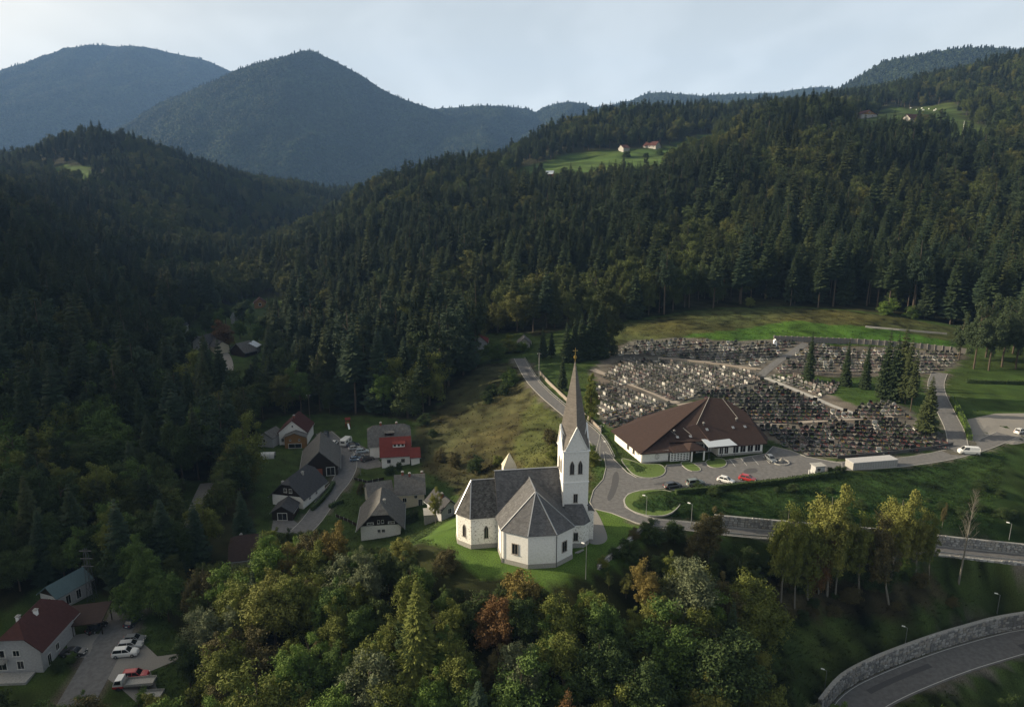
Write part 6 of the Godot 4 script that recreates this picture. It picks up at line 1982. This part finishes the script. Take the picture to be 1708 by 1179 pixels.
	var py := thing("lattice_pylon", "grey steel lattice pylon behind the lower yard", "pylon", pp)
	var ph := 12.5
	for q in [[-1, -1], [1, -1], [1, 1], [-1, 1]]:
		m = MB.new(); m.bar(Vector3(q[0] * .75, -.3, q[1] * .75), Vector3(q[0] * .25, ph, q[1] * .25), .08, .08); part(py, "leg", m, M.iron)
	for k in 7:
		m = MB.new()
		var w0 := lerpf(.75, .25, k / 7.0); var w1 := lerpf(.75, .25, (k + 1) / 7.0); var y0 := ph * k / 7.0; var y1 := ph * (k + 1) / 7.0
		for s in [[-1, -1, 1, -1], [1, -1, 1, 1], [1, 1, -1, 1], [-1, 1, -1, -1]]:
			m.bar(Vector3(s[0] * w0, y0, s[1] * w0), Vector3(s[2] * w1, y1, s[3] * w1), .045, .045)
		part(py, "brace", m, M.iron)
	for y in [ph - .6, ph - 2.4, ph - 4.2]:
		m = MB.new(); m.box(Vector3(0, y, 0), Vector3(2.6, .09, .2)); part(py, "crossarm", m, M.iron)
func outdoors() -> void:
	# stone walls and rails along the roads
	var lo: Dictionary = roads.lower; var de: Dictionary = roads.descent
	var base := []
	for i in range(0, lo.p.size(), 4): base.append(lo.p[i] - side(lo.p, i) * (lo.h + .75))
	stone_wall("roadside_wall", "tall curved rough stone wall beside the lower road", base, 3.6, .7, .95, -.1, 300)
	var up := []; var dn := []
	for i in range(9, de.p.size(), 5): up.append(de.p[i] - side(de.p, i) * (de.h + .55))
	stone_wall("retaining_wall", "rough stone retaining wall above the descending road", up, 2.3, .5, .8, -.1, 200)
	for i in range(26, de.p.size(), 5): dn.append(de.p[i] + side(de.p, i) * (de.h + .5))
	stone_wall("retaining_wall", "rough stone retaining wall under the descending road", dn, 2.8, .5, .8, -2.7, 200)
	rail("galvanised guard rail along the descending road", de.p.slice(8), de.h + .25, .1)
	var upr: Dictionary = roads.upper
	rail("low white guard rail along the hill road", upr.p, -upr.h - .3, 0.0, 2.0, .7)
	hedge("clipped dark hedge along the forecourt edge", hits([1127,824, 1180,819, 1240,812, 1300,806, 1350,799, 1400,792]), 1.1, 1.3, M.deep)
	hedge("bright clipped hedge beside the cemetery access road", hits([1588,668, 1600,690, 1612,715, 1618,735]), 1.2, 1.6, M.fresh)
	hedge("dark hedge crossing the lawn beyond the access road", hits([1612,638, 1650,640, 1708,641, 1760,642]), 1.4, 1.4, M.deep)
	hedge("dark hedge beside the village street below the barn", hits([520,852, 535,838, 548,822, 556,808]), 1.2, 1.4, M.deep)
	hedge("round dark hedge at the garden corner in the village", hits([550,848, 560,842, 572,838]), 1.2, 1.2, M.deep)
	for q in [["street lamp beside the top of the descending road", 1153, 876, 5.0], ["street lamp on the round lawn by the junction", 1078, 860, 4.6], ["thin pole lamp on the lawn in front of the church", 977, 966, 7.2], ["street lamp behind the roadside wall, beside the bend", 1376, 1150, 4.2], ["street lamp behind the middle of the roadside wall", 1510, 1078, 4.4], ["street lamp behind the far end of the roadside wall", 1664, 1022, 4.4], ["street lamp on the bank above the descending road", 1684, 900, 4.0], ["street lamp on the village green by the yard", 601, 792, 5.0], ["street lamp at the corner of the hill road", 1012, 775, 6.2]]:
		lamp(q[0], hit(q[1], q[2]), q[3], 2.6)
	utility_pole("concrete utility pole beside the hill road", hit(899, 634), 10.5)
	utility_pole("braced concrete utility pole at the corner of the hill road", hit(1001, 768), 10.0, true)
	utility_pole("tall wooden utility pole behind the white village house", hit(517, 704), 11.0, false, M.bark)
	utility_pole("thin utility pole on the slope below the high pasture", hit(1606, 226), 14.0, false, M.white)
	# gravel car park and yards
	M.lawn = grainy(.085, .125, .036, .22, 5.0, .95, 95)
	var cpk := hits([1608,735, 1600,715, 1612,700, 1660,690, 1740,690, 1740,735, 1690,742, 1650,738])
	drape("car_park", cpk, M.gravel, .045)
	drape("yard", hits([546,728, 560,728, 572,735, 600,742, 625,757, 640,778, 612,783, 588,778, 582,760, 566,745]), M.asphalt, .05)
	drape("yard", hits([200,1065, 215,1060, 240,1075, 262,1095, 300,1090, 300,1098, 250,1120, 262,1150, 230,1175, 175,1130]), M.gravel, .05)
	drape("yard", hits([110,1062, 150,1055, 185,1062, 175,1090, 150,1098, 112,1096]), M.gravel, .055)
	drape("yard", hits([455,868, 490,868, 505,880, 488,892, 452,885]), M.asphalt, .05)
	# trees that stand by themselves
	var T := func(u: float, vtop: float, base: Vector3, called: String, label: String, sp: Dictionary, mt: Material, wide := 1.0, bark: Material = null) -> void:
		var top := at_d(u, vtop, -base.z)
		tree(called, label, sp, mt, base - Vector3(0, .2, 0), maxf(top.y - base.y, 2.0), "pines of the cemetery grove" if called == "pine_tree" else ("trees of the hamlet hollow" if called == "hollow_tree" else ""), wide, bark)
	var col := {"c": spruce_crown(901, 18.0, 1.9, .02, 60, 12, .75, .3), "t": trunk_mesh(17.0, .25, 9), "h": 18.0}
	var oval := {"c": leafy_crown(902, 22.0, 4.4, -.10, 110, 260, .22, 1.0), "t": trunk_mesh(20.0, .35, 10), "h": 22.0}
	for q in [[1349, 553, 636, "slim dark columnar conifer alone on the cemetery grass"], [1410, 564, 643, "slim dark columnar conifer, middle of three by the cemetery grass"], [1443, 568, 648, "slim dark columnar conifer next to the tall spruce clump"]]: T.call(q[0], q[1], hit(q[0], q[2]), "columnar_conifer", q[3], col, M.spruce_dark, 1.15)
	for q in [[1474, 548, 666, "tall dark spruce, first of the clump in the cemetery", "spruce_dark", 0, .8], [1488, 556, 669, "dark spruce squeezed between the two tallest of the cemetery clump", "spruce_dark", 2, .75], [1510, 560, 674, "olive spruce just behind the one with the reddish trunk", "spruce_olive", 4, .75], [1500, 538, 662, "tallest spruce in the middle of the cemetery clump", "spruce_olive", 2, .75], [1519, 582, 687, "tall spruce with reddish trunk in the cemetery clump", "spruce_olive", 1, .7], [1545, 626, 722, "broad spruce at the roadside end of the cemetery clump", "spruce_olive", 2, .95], [1058, 445, 530, "broad spruce standing before the forest edge", "spruce_dark", 2, 1.1]]: T.call(q[0], q[1], hit(q[0], q[2]), "tall_spruce", q[3], spruces[q[5]], M[q[4]], q[6])
	for q in [[1012, 452, 592, "huge dense oval tree at the corner of the cemetery", .8], [970, 520, 600, "tall dense dark tree behind the dark yew like tree", .8], [945, 535, 604, "dense dark tree just above the hill road wall", .9], [1000, 500, 597, "tall dense dark tree crowding the huge oval tree", .75], [958, 528, 603, "dense dark yew like tree beside the hill road", .8], [985, 505, 598, "dense dark tree next to the huge oval tree", .75], [938, 595, 652, "dense dark small tree on the cemetery side of the hill road", .85], [905, 545, 600, "dense dark tree at the top of the hill road", .9], [920, 548, 596, "second dense dark tree at the top of the hill road", .8]]: T.call(q[0], q[1], hit(q[0], q[2]), "dense_evergreen", q[3], oval if q[0] == 1012 else spruces[[0, 2, 4][int(q[0]) % 3]], M.spruce_dark if q[0] != 1012 else M.spruce_olive, q[4] * 1.15)
	T.call(985, 618, hit(985, 706), "dense_evergreen", "dense olive tree behind the church steeple", oval, M.olive, .75)
	T.call(690, 498, hit(688, 612), "hillside_tree", "tall yellow green tree at the edge of the hillside meadow", leafies[4], M.olive, 1.0)
	T.call(655, 545, hit(650, 620), "hillside_tree", "green tree at the edge of the hillside meadow", leafies[1], M.green, 1.1)
	T.call(767, 502, hit(767, 606), "hillside_tree", "thin tall pale tree beside the red roofed hillside house", leafies[3], M.olive, .55, M.pale_bark)
	T.call(728, 805, hit(727, 874), "village_tree", "slim yellow green tree between the cottage and the church", leafies[3], M.yellow, .7, M.pale_bark)
	T.call(603, 800, hit(602, 826), "village_tree", "small bare-ish fruit tree on the village green", leafies[5], M.brown, .7)
	T.call(665, 766, hit(666, 784), "village_tree", "round shrub against the red roofed house", leafies[5], M.deep, .9)
	var pine := {"c": leafy_crown(905, 18.0, 4.8, .2, 46, 320, .19), "t": trunk_mesh(16.0, .26, 14, 5, 2.5, .4), "h": 18.0}
	for q in [[1625, 500, 615], [1650, 510, 618], [1672, 495, 612], [1695, 505, 616], [1720, 500, 618], [1600, 520, 600], [1645, 488, 596], [1690, 480, 590], [1735, 490, 600]]: T.call(q[0], q[1], hit(q[0], q[2]), "pine_tree", "pine with rounded crown in the grove at the end of the cemetery", pine, M.pine, 1.0)
	# the row of tall thin trees below the descending road
	for q in [[1320, 818, 1303, 1005, "tall slender green tree, first of the row below the road", 3, "olive", .75], [1333, 840, 1326, 1014, "slender green tree beside the first of the row below the road", 3, "olive", .65], [1392, 796, 1380, 993, "tall yellow tree in the row below the road", 1, "yellow", .85], [1410, 845, 1394, 996, "yellow green tree growing against the tall yellow tree", 3, "olive", .75], [1460, 830, 1484, 1008, "brownish tree in the row below the road", 3, "brown", .8], [1512, 806, 1487, 968, "bright yellow green tree in the row below the road", 1, "yellow", .85], [1556, 842, 1551, 966, "thin rusty green tree at the end of the row", 3, "olive", .6], [1185, 842, 1182, 938, "brownish tree under the street lamp", 0, "brown", 1.0], [1165, 880, 1160, 940, "rust and olive tree below the top of the road", 2, "brown", .9], [1345, 850, 1348, 1000, "olive tree between the slender and the yellow trees", 0, "olive", .8], [1436, 836, 1434, 988, "yellow green tree behind the tall yellow tree", 3, "olive", .9], [1540, 832, 1528, 962, "pale yellow tree beside the bright yellow green one", 3, "yellow", .8], [1368, 880, 1366, 990, "small rusty tree under the tall yellow tree", 2, "rust", .7], [1580, 832, 1572, 880, "small thin tree on the bank above the road", 3, "brown", .5]]:
		var b := hit(q[2], q[3])
		var top := at_d(q[0], q[1], -b.z)
		var t := tree("slope_tree", q[4], leafies[q[5]], M[q[6]], b - Vector3(0, .3, 0), top.y - b.y, "", q[7], M.pale_bark)
		var sh := Basis.IDENTITY
		t.rotation.z = 0.0
		t.rotation.y = 0.0
		t.rotation.z = -atan2(top.x - b.x, top.y - b.y)
	# a bare tree: limbs and twigs with a few leaves
	var bb := hit(1600, 972); var bt := at_d(1630, 818, -bb.z)
	var bare := thing("bare_tree", "almost bare grey tree at the end of the slope", "tree", bb)
	var bm := MB.new(); var tip := bt - bb
	bm.cyl(Vector3(0, -.4, 0), tip * .55, .22, .13, 7, false); bm.cyl(tip * .55, tip, .13, .02, 6, false)
	part(bare, "trunk", bm, M.pale_bark)
	var tw := MB.new(); var lf := MB.new()
	for k in 46:
		var s := rng.randf_range(.38, .95)
		var a := tip * s
		var az := rng.randf() * TAU; var ln := (1.1 - s) * 5.0 + .6
		var e := a + Vector3(cos(az) * ln * .5, ln * .9, sin(az) * ln * .5)
		tw.cyl(a, e, .05, .012, 4, false)
		for j in 3:
			var c := a.lerp(e, .4 + .2 * j)
			var f := c + Vector3(rng.randf_range(-.7, .7), .8, rng.randf_range(-.7, .7))
			tw.cyl(c, f, .025, .008, 3, false)
			for i in 3:
				var z := f + Vector3(rng.randfn(), rng.randfn(), rng.randfn()) * .22
				lf.quad(z - Vector3(.09, 0, 0), z + Vector3(0, .07, .05), z + Vector3(.09, 0, 0), z - Vector3(0, .07, -.05))
	part(bare, "branches", tw, M.pale_bark)
	part(bare, "leaves", lf, M.brown)
	# autumn trees on the knoll below the church
	for q in [[871, 936, 112, "golden round tree just below the churchyard lawn", 5, "gold", .95], [828, 988, 107, "rust coloured tree below the churchyard lawn", 2, "rust", .8], [556, 866, 134, "golden tree in front of the half hipped house", 1, "gold", .75], [518, 874, 136, "brownish tree beside the golden one by the street", 0, "brown", .8], [478, 897, 130, "golden brown tree at the edge of the knoll", 3, "gold", .9], [452, 944, 124, "yellow tree on the side of the knoll", 0, "yellow", .9], [398, 962, 120, "yellow green tree on the side of the knoll", 2, "olive", 1.0], [630, 920, 127, "green tree behind the churchyard lawn", 4, "green", .9], [672, 888, 131, "bright yellow bush at the corner of the churchyard lawn", 5, "yellow", 1.1], [745, 906, 124, "olive bush against the churchyard lawn", 5, "brown", 1.1], [365, 1040, 110, "greyish brown tree at the foot of the knoll", 1, "brown", 1.0], [511, 1046, 106, "bright green tree in the middle of the knoll", 3, "fresh", .9], [475, 1066, 103, "fresh green tree in front of the bright green one", 1, "fresh", .8], [612, 1076, 100, "silvery green tree in the middle of the knoll", 2, "silver", .85], [975, 980, 112, "green tree below the thin pole lamp", 4, "fresh", .8], [1078, 922, 117, "golden brown tree on the slope beside the churchyard wall", 3, "gold", .9], [1150, 922, 116, "silvery green tree on the slope below the road", 4, "silver", .85], [941, 1028, 103, "big olive tree in front of the church knoll", 4, "olive", 1.0], [1206, 1046, 104, "big dark olive tree at the right foot of the knoll", 4, "deep", 1.15], [1000, 1050, 100, "deep green tree beside the big olive tree", 0, "deep", 1.0], [1218, 955, 118, "brownish green tree above the big dark one", 1, "brown", .7], [760, 1060, 100, "olive brown tree below the rust coloured one", 1, "olive", 1.0], [690, 1020, 104, "deep green tree beside the larch", 0, "deep", .9], [590, 960, 118, "olive tree in the upper part of the knoll", 0, "olive", .95], [700, 940, 118, "green tree just below the churchyard lawn", 2, "green", .9], [560, 1000, 112, "yellow green tree in the heart of the knoll", 1, "olive", .9], [1120, 1010, 107, "mid green tree on the slope below the silvery one", 2, "green", 1.0], [1060, 1090, 97, "deep green tree at the foot of the slope", 4, "deep", 1.0], [870, 1100, 96, "green tree at the foot of the knoll below the golden round one", 2, "green", 1.0], [420, 1110, 98, "olive tree at the lower left foot of the knoll", 2, "olive", 1.0], [330, 1010, 116, "pale green willow like tree by the yard", 4, "silver", .9], [300, 1060, 112, "deep green tree by the yard", 1, "deep", 1.0], [953, 1138, 92, "rust coloured tree tip at the foot of the knoll", 3, "rust", .6]]:
		var p := wud(q[0], q[2], 0)
		T.call(q[0], q[1], G(p), "knoll_tree", q[3], leafies[q[4]], M[q[5]], q[6] * 1.15)
	for q in [[420, 950, 121, "dark spruce among the yellow trees of the knoll", 0, "spruce_dark", 1.1], [560, 935, 124, "dark spruce behind the olive tree of the knoll", 2, "spruce_dark", 1.0], [798, 1132, 93, "small pale spruce at the foot of the knoll", 2, "spruce_blue", 1.2], [1225, 1000, 112, "slender dark spruce on the shaded slope", 1, "spruce_dark", .9]]:
		T.call(q[0], q[1], G(wud(q[0], q[2], 0)), "knoll_spruce", q[3], spruces[q[4]], M[q[5]], q[6])
	var larch := {"c": spruce_crown(903, 20.0, 3.6, .05, 95, 24, .6, .45, .13), "t": trunk_mesh(19.0, .25, 12), "h": 20.0}
	T.call(697, 966, G(wud(697, 103, 0)), "larch_tree", "tall yellowish larch with drooping boughs on the knoll", larch, M.olive, 1.1)
	# small trees in the hollow before the hamlet
	for q in [[352, 628, 676, "deep"], [372, 640, 688, "green"], [405, 622, 682, "green"], [430, 618, 676, "deep"], [445, 588, 640, "green"], [372, 532, 580, "rust"], [332, 612, 655, "deep"], [418, 634, 688, "olive"], [310, 592, 632, "green"], [455, 545, 590, "deep"], [352, 505, 549, "deep"], [366, 512, 553, "green"], [405, 496, 541, "deep"], [418, 512, 549, "green"], [455, 494, 531, "deep"], [464, 516, 552, "deep"], [343, 520, 561, "deep"], [400, 530, 566, "green"], [412, 500, 530, "deep"], [376, 500, 540, "deep"], [440, 520, 560, "deep"], [320, 545, 580, "deep"], [430, 535, 575, "green"]]:
		T.call(q[0], q[1], hit(q[0], q[2]), "hollow_tree", "%s tree in the hollow before the hamlet" % {"deep": "deep green", "green": "mid green", "rust": "reddish brown", "olive": "olive"}[q[3]], leafies[int(q[0]) % 5], M[q[3]], 1.25)
	# bushes
	for q in [[820, 660, 4.5, "deep", "dark bush on the hillside meadow under the hill road"], [850, 640, 6.5, "green", "large green bush at the upper end of the hillside meadow"], [842, 660, 5.0, "deep", "dark bush below the large green bush"], [812, 672, 4.0, "deep", "dark lone bush casting its shadow on the hillside meadow"], [708, 710, 4.5, "deep", "dark bush above the grey roofed house"], [722, 728, 3.0, "deep", "low dark bush above the red roofed house"], [760, 780, 5.0, "brown", "brownish thicket at the foot of the hillside meadow"], [795, 790, 5.5, "deep", "dark thicket behind the church choir"], [735, 770, 4.0, "brown", "brown bush beside the red roofed annex"], [830, 775, 3.0, "olive", "olive bush on the lower hillside meadow"], [920, 745, 5.5, "brown", "reddish brown bush beside the steeple"], [925, 770, 4.5, "olive", "olive bush at the foot of the steeple"], [988, 775, 4.0, "olive", "olive bush between the steeple and the road"], [985, 760, 3.4, "green", "green bush under the braced pole"], [830, 600, 7.0, "green", "large green bush before the hillside houses"], [850, 588, 7.0, "olive", "large olive bush beside the small grey house"], [650, 790, 3.0, "deep", "dark shrub in front of the red roofed house"], [690, 868, 3.5, "deep", "dark shrub beside the half hipped house"], [1075, 518, 6.0, "green", "pale green bush before the forest edge"], [1035, 522, 5.0, "deep", "dark bush behind the huge oval tree"], [1480, 525, 7.0, "fresh", "fresh green bush at the forest edge above the bank"], [1520, 530, 6.0, "green", "green bush at the forest edge beside the low field wall"], [1250, 512, 5.0, "olive", "olive bush at the forest edge above the green bank"], [620, 820, 2.5, "deep", "low hedge bush beside the village garden"], [1125, 905, 5.0, "deep", "dark bush under the churchyard wall"], [1090, 905, 4.5, "deep", "dark bush at the corner of the churchyard wall"], [1050, 935, 4.0, "deep", "dark bush clinging below the churchyard wall"], [95, 1120, 2.4, "deep", "dark garden bush before the white house"], [120, 1105, 2.0, "green", "small garden bush beside the black saloon"], [235, 975, 9.0, "deep", "broad dark tree behind the parked cars"], [222, 1030, 8.0, "green", "broad green tree over the valley lane"]]:
		bush("bush", q[4], hit(q[0], q[1]), q[2] * 1.25, M[q[3]], "", [5, 2, 0][int(q[2]) % 3], 1.45)
	for q in [[1330, 985, 4.0, "deep", "dark thicket at the foot of the slender trees"], [1365, 975, 4.6, "brown", "brown thicket at the foot of the tall yellow tree"], [1400, 965, 4.2, "deep", "dark thicket beside the tall yellow tree trunks"], [1440, 975, 5.0, "deep", "dark thicket under the yellow green trees"], [1478, 965, 5.0, "deep", "dark thicket at the foot of the brownish tree"], [1510, 955, 4.4, "green", "green thicket under the bright yellow green tree"], [1535, 975, 4.0, "brown", "brown thicket near the thin rusty tree"], [1420, 1000, 4.2, "brown", "brown thicket in the middle of the shaded slope"], [1290, 960, 4.5, "deep", "dark thicket under the stone retaining wall"], [1250, 940, 5.0, "deep", "dark thicket beside the brownish tree under the lamp"], [1075, 884, 2.4, "deep", "dark bush overgrowing the top end of the churchyard wall"], [1058, 898, 2.6, "brown", "brown bush overgrowing the upper churchyard wall"], [1042, 913, 2.4, "deep", "dark bush overgrowing the middle of the churchyard wall"], [1024, 929, 2.6, "deep", "dark bush overgrowing the lower churchyard wall"], [1006, 945, 2.4, "olive", "olive bush overgrowing the bottom end of the churchyard wall"], [800, 575, 8.0, "deep", "dark bush hiding the red roofed hillside house"], [815, 590, 6.0, "green", "green bush beside the red roofed hillside house"], [872, 586, 6.0, "green", "green bush hiding the small grey house"], [1046, 262, 10.0, "deep", "dark bush between the meadow farmhouses"], [1100, 258, 10.0, "green", "green bush beside the pale farmhouse"], [1078, 262, 7.0, "deep", "dark bush below the pale farmhouse"], [1470, 206, 9.0, "deep", "dark bush beside the chalet"], [1500, 212, 10.0, "green", "green bush between the chalet and the farm"], [1560, 214, 10.0, "olive", "olive bush beside the long farm building"]]:
		bush("thicket", q[4], hit(q[0], q[1]), q[2], M[q[3]], "", [5, 2, 0][int(q[2] * 3) % 3], 1.6)
	# scrub on the shaded slopes: low bushes one can count
	for k in 44:
		var u := rng.randf_range(1160, 1700); var v := rng.randf_range(815, 875)
		if k % 2 == 0: v = rng.randf_range(955, 1050); u = rng.randf_range(1230, 1640)
		var p := hit(u, v)
		if k % 2 == 0 and v > 1075 - (u - 1230) * .12: continue
		bush("scrub_bush", "low dark scrub bush on the slopes beside the descending road", p, rng.randf_range(1.2, 3.0), M.deep if k % 4 else M.brown, "scrub on the road slopes", [5, 2][k % 2], 2.0)
func drape(called: String, g: Array, mt: Material, lift: float) -> void:
	var p := flat2(g)
	# cut the outline into small cells so that it follows the ground
	var m := MB.new()
	var bb := Rect2(p[0], Vector2.ZERO)
	for q in p: bb = bb.expand(q)
	var x := bb.position.x
	while x < bb.end.x:
		var z := bb.position.y
		while z < bb.end.y:
			for piece in Geometry2D.intersect_polygons(p, PackedVector2Array([Vector2(x, z), Vector2(x + 2, z), Vector2(x + 2, z + 2), Vector2(x, z + 2)])):
				var ix := Geometry2D.triangulate_polygon(piece)
				m.ctr = Vector3(x, -500, z)
				for i in range(0, ix.size(), 3):
					var t := []
					for k in 3:
						var q: Vector2 = piece[ix[i + k]]
						t.append(Vector3(q.x, H(q.x, q.y) + lift, q.y))
					m.tri(t[0], t[1], t[2])
			z += 2.0
		x += 2.0
	struct(called, m, mt)
	zone_w(p, Color(.13, .12, .10))

# ---------------------------------------------------------------- rough grass
func grass() -> void:
	var ms := []
	for k in 3:
		var g := RandomNumberGenerator.new()
		g.seed = 600 + k
		var m := MB.new()
		for i in 16:
			var a := g.randf() * TAU; var r := g.randf() * .5
			var p := Vector3(cos(a) * r, -.05, sin(a) * r)
			var t := p + Vector3(g.randf_range(-.3, .3), g.randf_range(.25, .6), g.randf_range(-.3, .3))
			var s := Vector3(cos(a + 1.3), 0, sin(a + 1.3)) * g.randf_range(.04, .1)
			m.tri(p - s, p + s, t)
		ms.append(m.mesh())
	var xf := [[], [], []]; var cl := [[], [], []]
	var n := 0
	while n < 120000:
		n += 1
		var d := rng.randf_range(95.0, 200.0) if n % 3 else rng.randf_range(200.0, 360.0); var x := rng.randf_range(-.62, .74) * d
		var q := zone_at(x, -d)
		var k := rng.randi() % 3; var sz := rng.randf(); var tn := rng.randf_range(.8, 1.15); var az := rng.randf() * TAU; var cut := rng.randf()
		if q.is_empty() or not q.o: continue
		var p := Vector2(x, -d)
		if q.patch < .24: continue
		if q.patch > .42 and cut < .45: continue
		if q.c.r > q.c.g and q.c.r > .1: continue      # gravel
		if Geometry2D.is_point_in_polygon(p, plaza): continue
		var s: float = (.2 + sz * .25) if q.patch < .3 else (.25 + sz * .5)
		xf[k].append(Transform3D(Basis(Vector3.UP, az).scaled(Vector3(s * 1.6, s * .7, s * 1.6)), Vector3(x, H(x, -d), -d)))
		var c := ground_colour(x, -d)
		cl[k].append(Color(c.r * tn, c.g * tn, c.b * tn * .9))
	var o := Node3D.new()
	o.name = numbered("grass")
	add_child(o)
	tag(o, "rough grass and herbs on the banks and meadows", "grass", "", "stuff")
	for k in 3: tag(multi(o, "tufts", ms[k], M.forest, xf[k], cl[k]), "", "", "", "stuff")

func _ready() -> void:
	rng.seed = 7
	noise.seed = 3
	noise.frequency = 0.006
	noise.fractal_octaves = 4
	# camera
	var cam := Camera3D.new()
	cam.name = "camera"
	cam.fov = rad_to_deg(2.0 * atan(589.5 / FOC))
	cam.near = 1.0
	cam.far = 12000.0
	cam.position = Vector3(0, CAM_Y, 0)
	cam.rotation_degrees = Vector3(-PITCH, 0, 0)
	add_child(cam)
	cam.current = true
	# sky, haze and exposure
	var env := Environment.new()
	env.background_mode = Environment.BG_SKY
	var sm := ProceduralSkyMaterial.new()
	sm.sky_top_color = Color(.43, .455, .475)
	sm.sky_horizon_color = Color(.75, .775, .78)
	sm.sky_curve = .22
	sm.ground_horizon_color = Color(.45, .5, .52)
	sm.ground_bottom_color = Color(.2, .22, .22)
	sm.sun_angle_max = 95.0
	sm.sun_curve = .42
	sm.sky_cover = cirrus()
	sm.sky_cover_modulate = Color(1, 1, 1, .04)
	var sky := Sky.new()
	sky.sky_material = sm
	env.sky = sky
	env.background_energy_multiplier = 1.0
	env.tonemap_mode = Environment.TONE_MAPPER_LINEAR
	env.tonemap_exposure = 1.95
	env.fog_enabled = true
	env.fog_density = 0.000062
	env.fog_light_color = Color(.54, .70, .92)
	env.sdfgi_enabled = true
	env.ssao_enabled = true
	env.ssil_enabled = true
	var we := WorldEnvironment.new()
	we.name = "world_environment"
	we.environment = env
	add_child(we)
	# the low sun, from the left and a little ahead
	var sun := DirectionalLight3D.new()
	sun.name = "sun"
	sun.light_energy = 1.6
	sun.light_color = Color(1.0, .93, .81)
	sun.light_angular_distance = .6
	sun.shadow_enabled = true
	var el := deg_to_rad(21.0)
	var to_sun := Vector3(-.985 * cos(el), sin(el), -.17 * cos(el))
	add_child(sun)
	sun.look_at_from_position(Vector3.ZERO, -to_sun, Vector3.UP)

	make_heights()
	land()
	terrain()
	make_tree_meshes()
	mountains()
	pave()
	build_mats()
	stone_shapes()
	church()
	outdoors()
	hall()
	cemetery()
	village()
	vehicles()
	forest()
	grass()
func cirrus() -> ImageTexture:
	var w := 1024; var h := 512
	var im := Image.create(w, h, false, Image.FORMAT_RGBA8)
	var nz := FastNoiseLite.new()
	nz.seed = 9
	nz.frequency = .9
	nz.fractal_octaves = 6
	nz.fractal_gain = .55
	for j in h / 2:
		var up := PI * (.5 - (j + .5) / h)
		for i in w:
			var az := TAU * (i + .5) / w
			var p := Vector3(cos(az) * cos(up), sin(up), sin(az) * cos(up))
			var k := 1.0 / (p.y + .12)
			var wx := nz.get_noise_2d(p.x * k * .7 + 9.0, p.z * k * .7) * .8
			var a := nz.get_noise_2d(p.x * k * .5 + wx, p.z * k * 2.1 + wx * .5) * 1.6 + .35
			im.set_pixel(i, j, Color(1, 1, 1, clampf(a, 0.0, 1.0)))
	return ImageTexture.create_from_image(im)
func mountains() -> void:
	var a := mountain("mountain", [-500,330, -250,230, -100,176, 0,141, 60,111, 110,92, 150,83, 175,79, 230,79, 290,89, 340,101, 392,124, 450,165, 520,225, 600,290, 700,360], 6500, .42, 2600, Color(.03, .045, .018), 0., 100.)
	var b := mountain("mountain", [-100,330, 0,300, 100,262, 200,215, 300,165, 350,147, 392,127, 440,107, 490,95, 520,86, 545,96, 590,119, 640,149, 690,171, 720,182, 780,212, 840,238, 900,262, 1000,320], 4200, .45, 2100, Color(.03, .045, .018), 500., 75.)
	var c := mountain("mountain", [640,215, 700,190, 730,181, 760,180, 830,178, 880,181, 892,187, 905,180, 930,173, 970,172, 990,179, 1050,169, 1080,156, 1120,159, 1160,162, 1230,157, 1290,155, 1340,148, 1380,147, 1420,155, 1480,165], 4600, .3, 1400, Color(.03, .045, .018), 900., 65.)
	var e := mountain("mountain", [1330,190, 1380,162, 1410,141, 1450,118, 1475,102, 1495,96, 1540,89, 1600,79, 1640,80, 1690,85, 1760,92, 1850,90], 2700, .4, 800, Color(.03, .045, .018), 1300., 36.)
	far_forest("mountain_forest", "hazy blue forest on the broad rounded far mountain", a, 17.0, 9.4, Color(.046, .066, .026), .08)
	far_forest("mountain_forest", "forest covering the pointed pyramid shaped mountain", b, 13.0, 7.4, Color(.042, .062, .023), .12)
	far_forest("mountain_forest", "forest on the low ridge between the mountains", c, 15.0, 8.0, Color(.040, .058, .022), .12)
	far_forest("mountain_forest", "forest on the rounded hill behind the high pasture", e, 11.0, 6.2, Color(.038, .054, .021), .25)
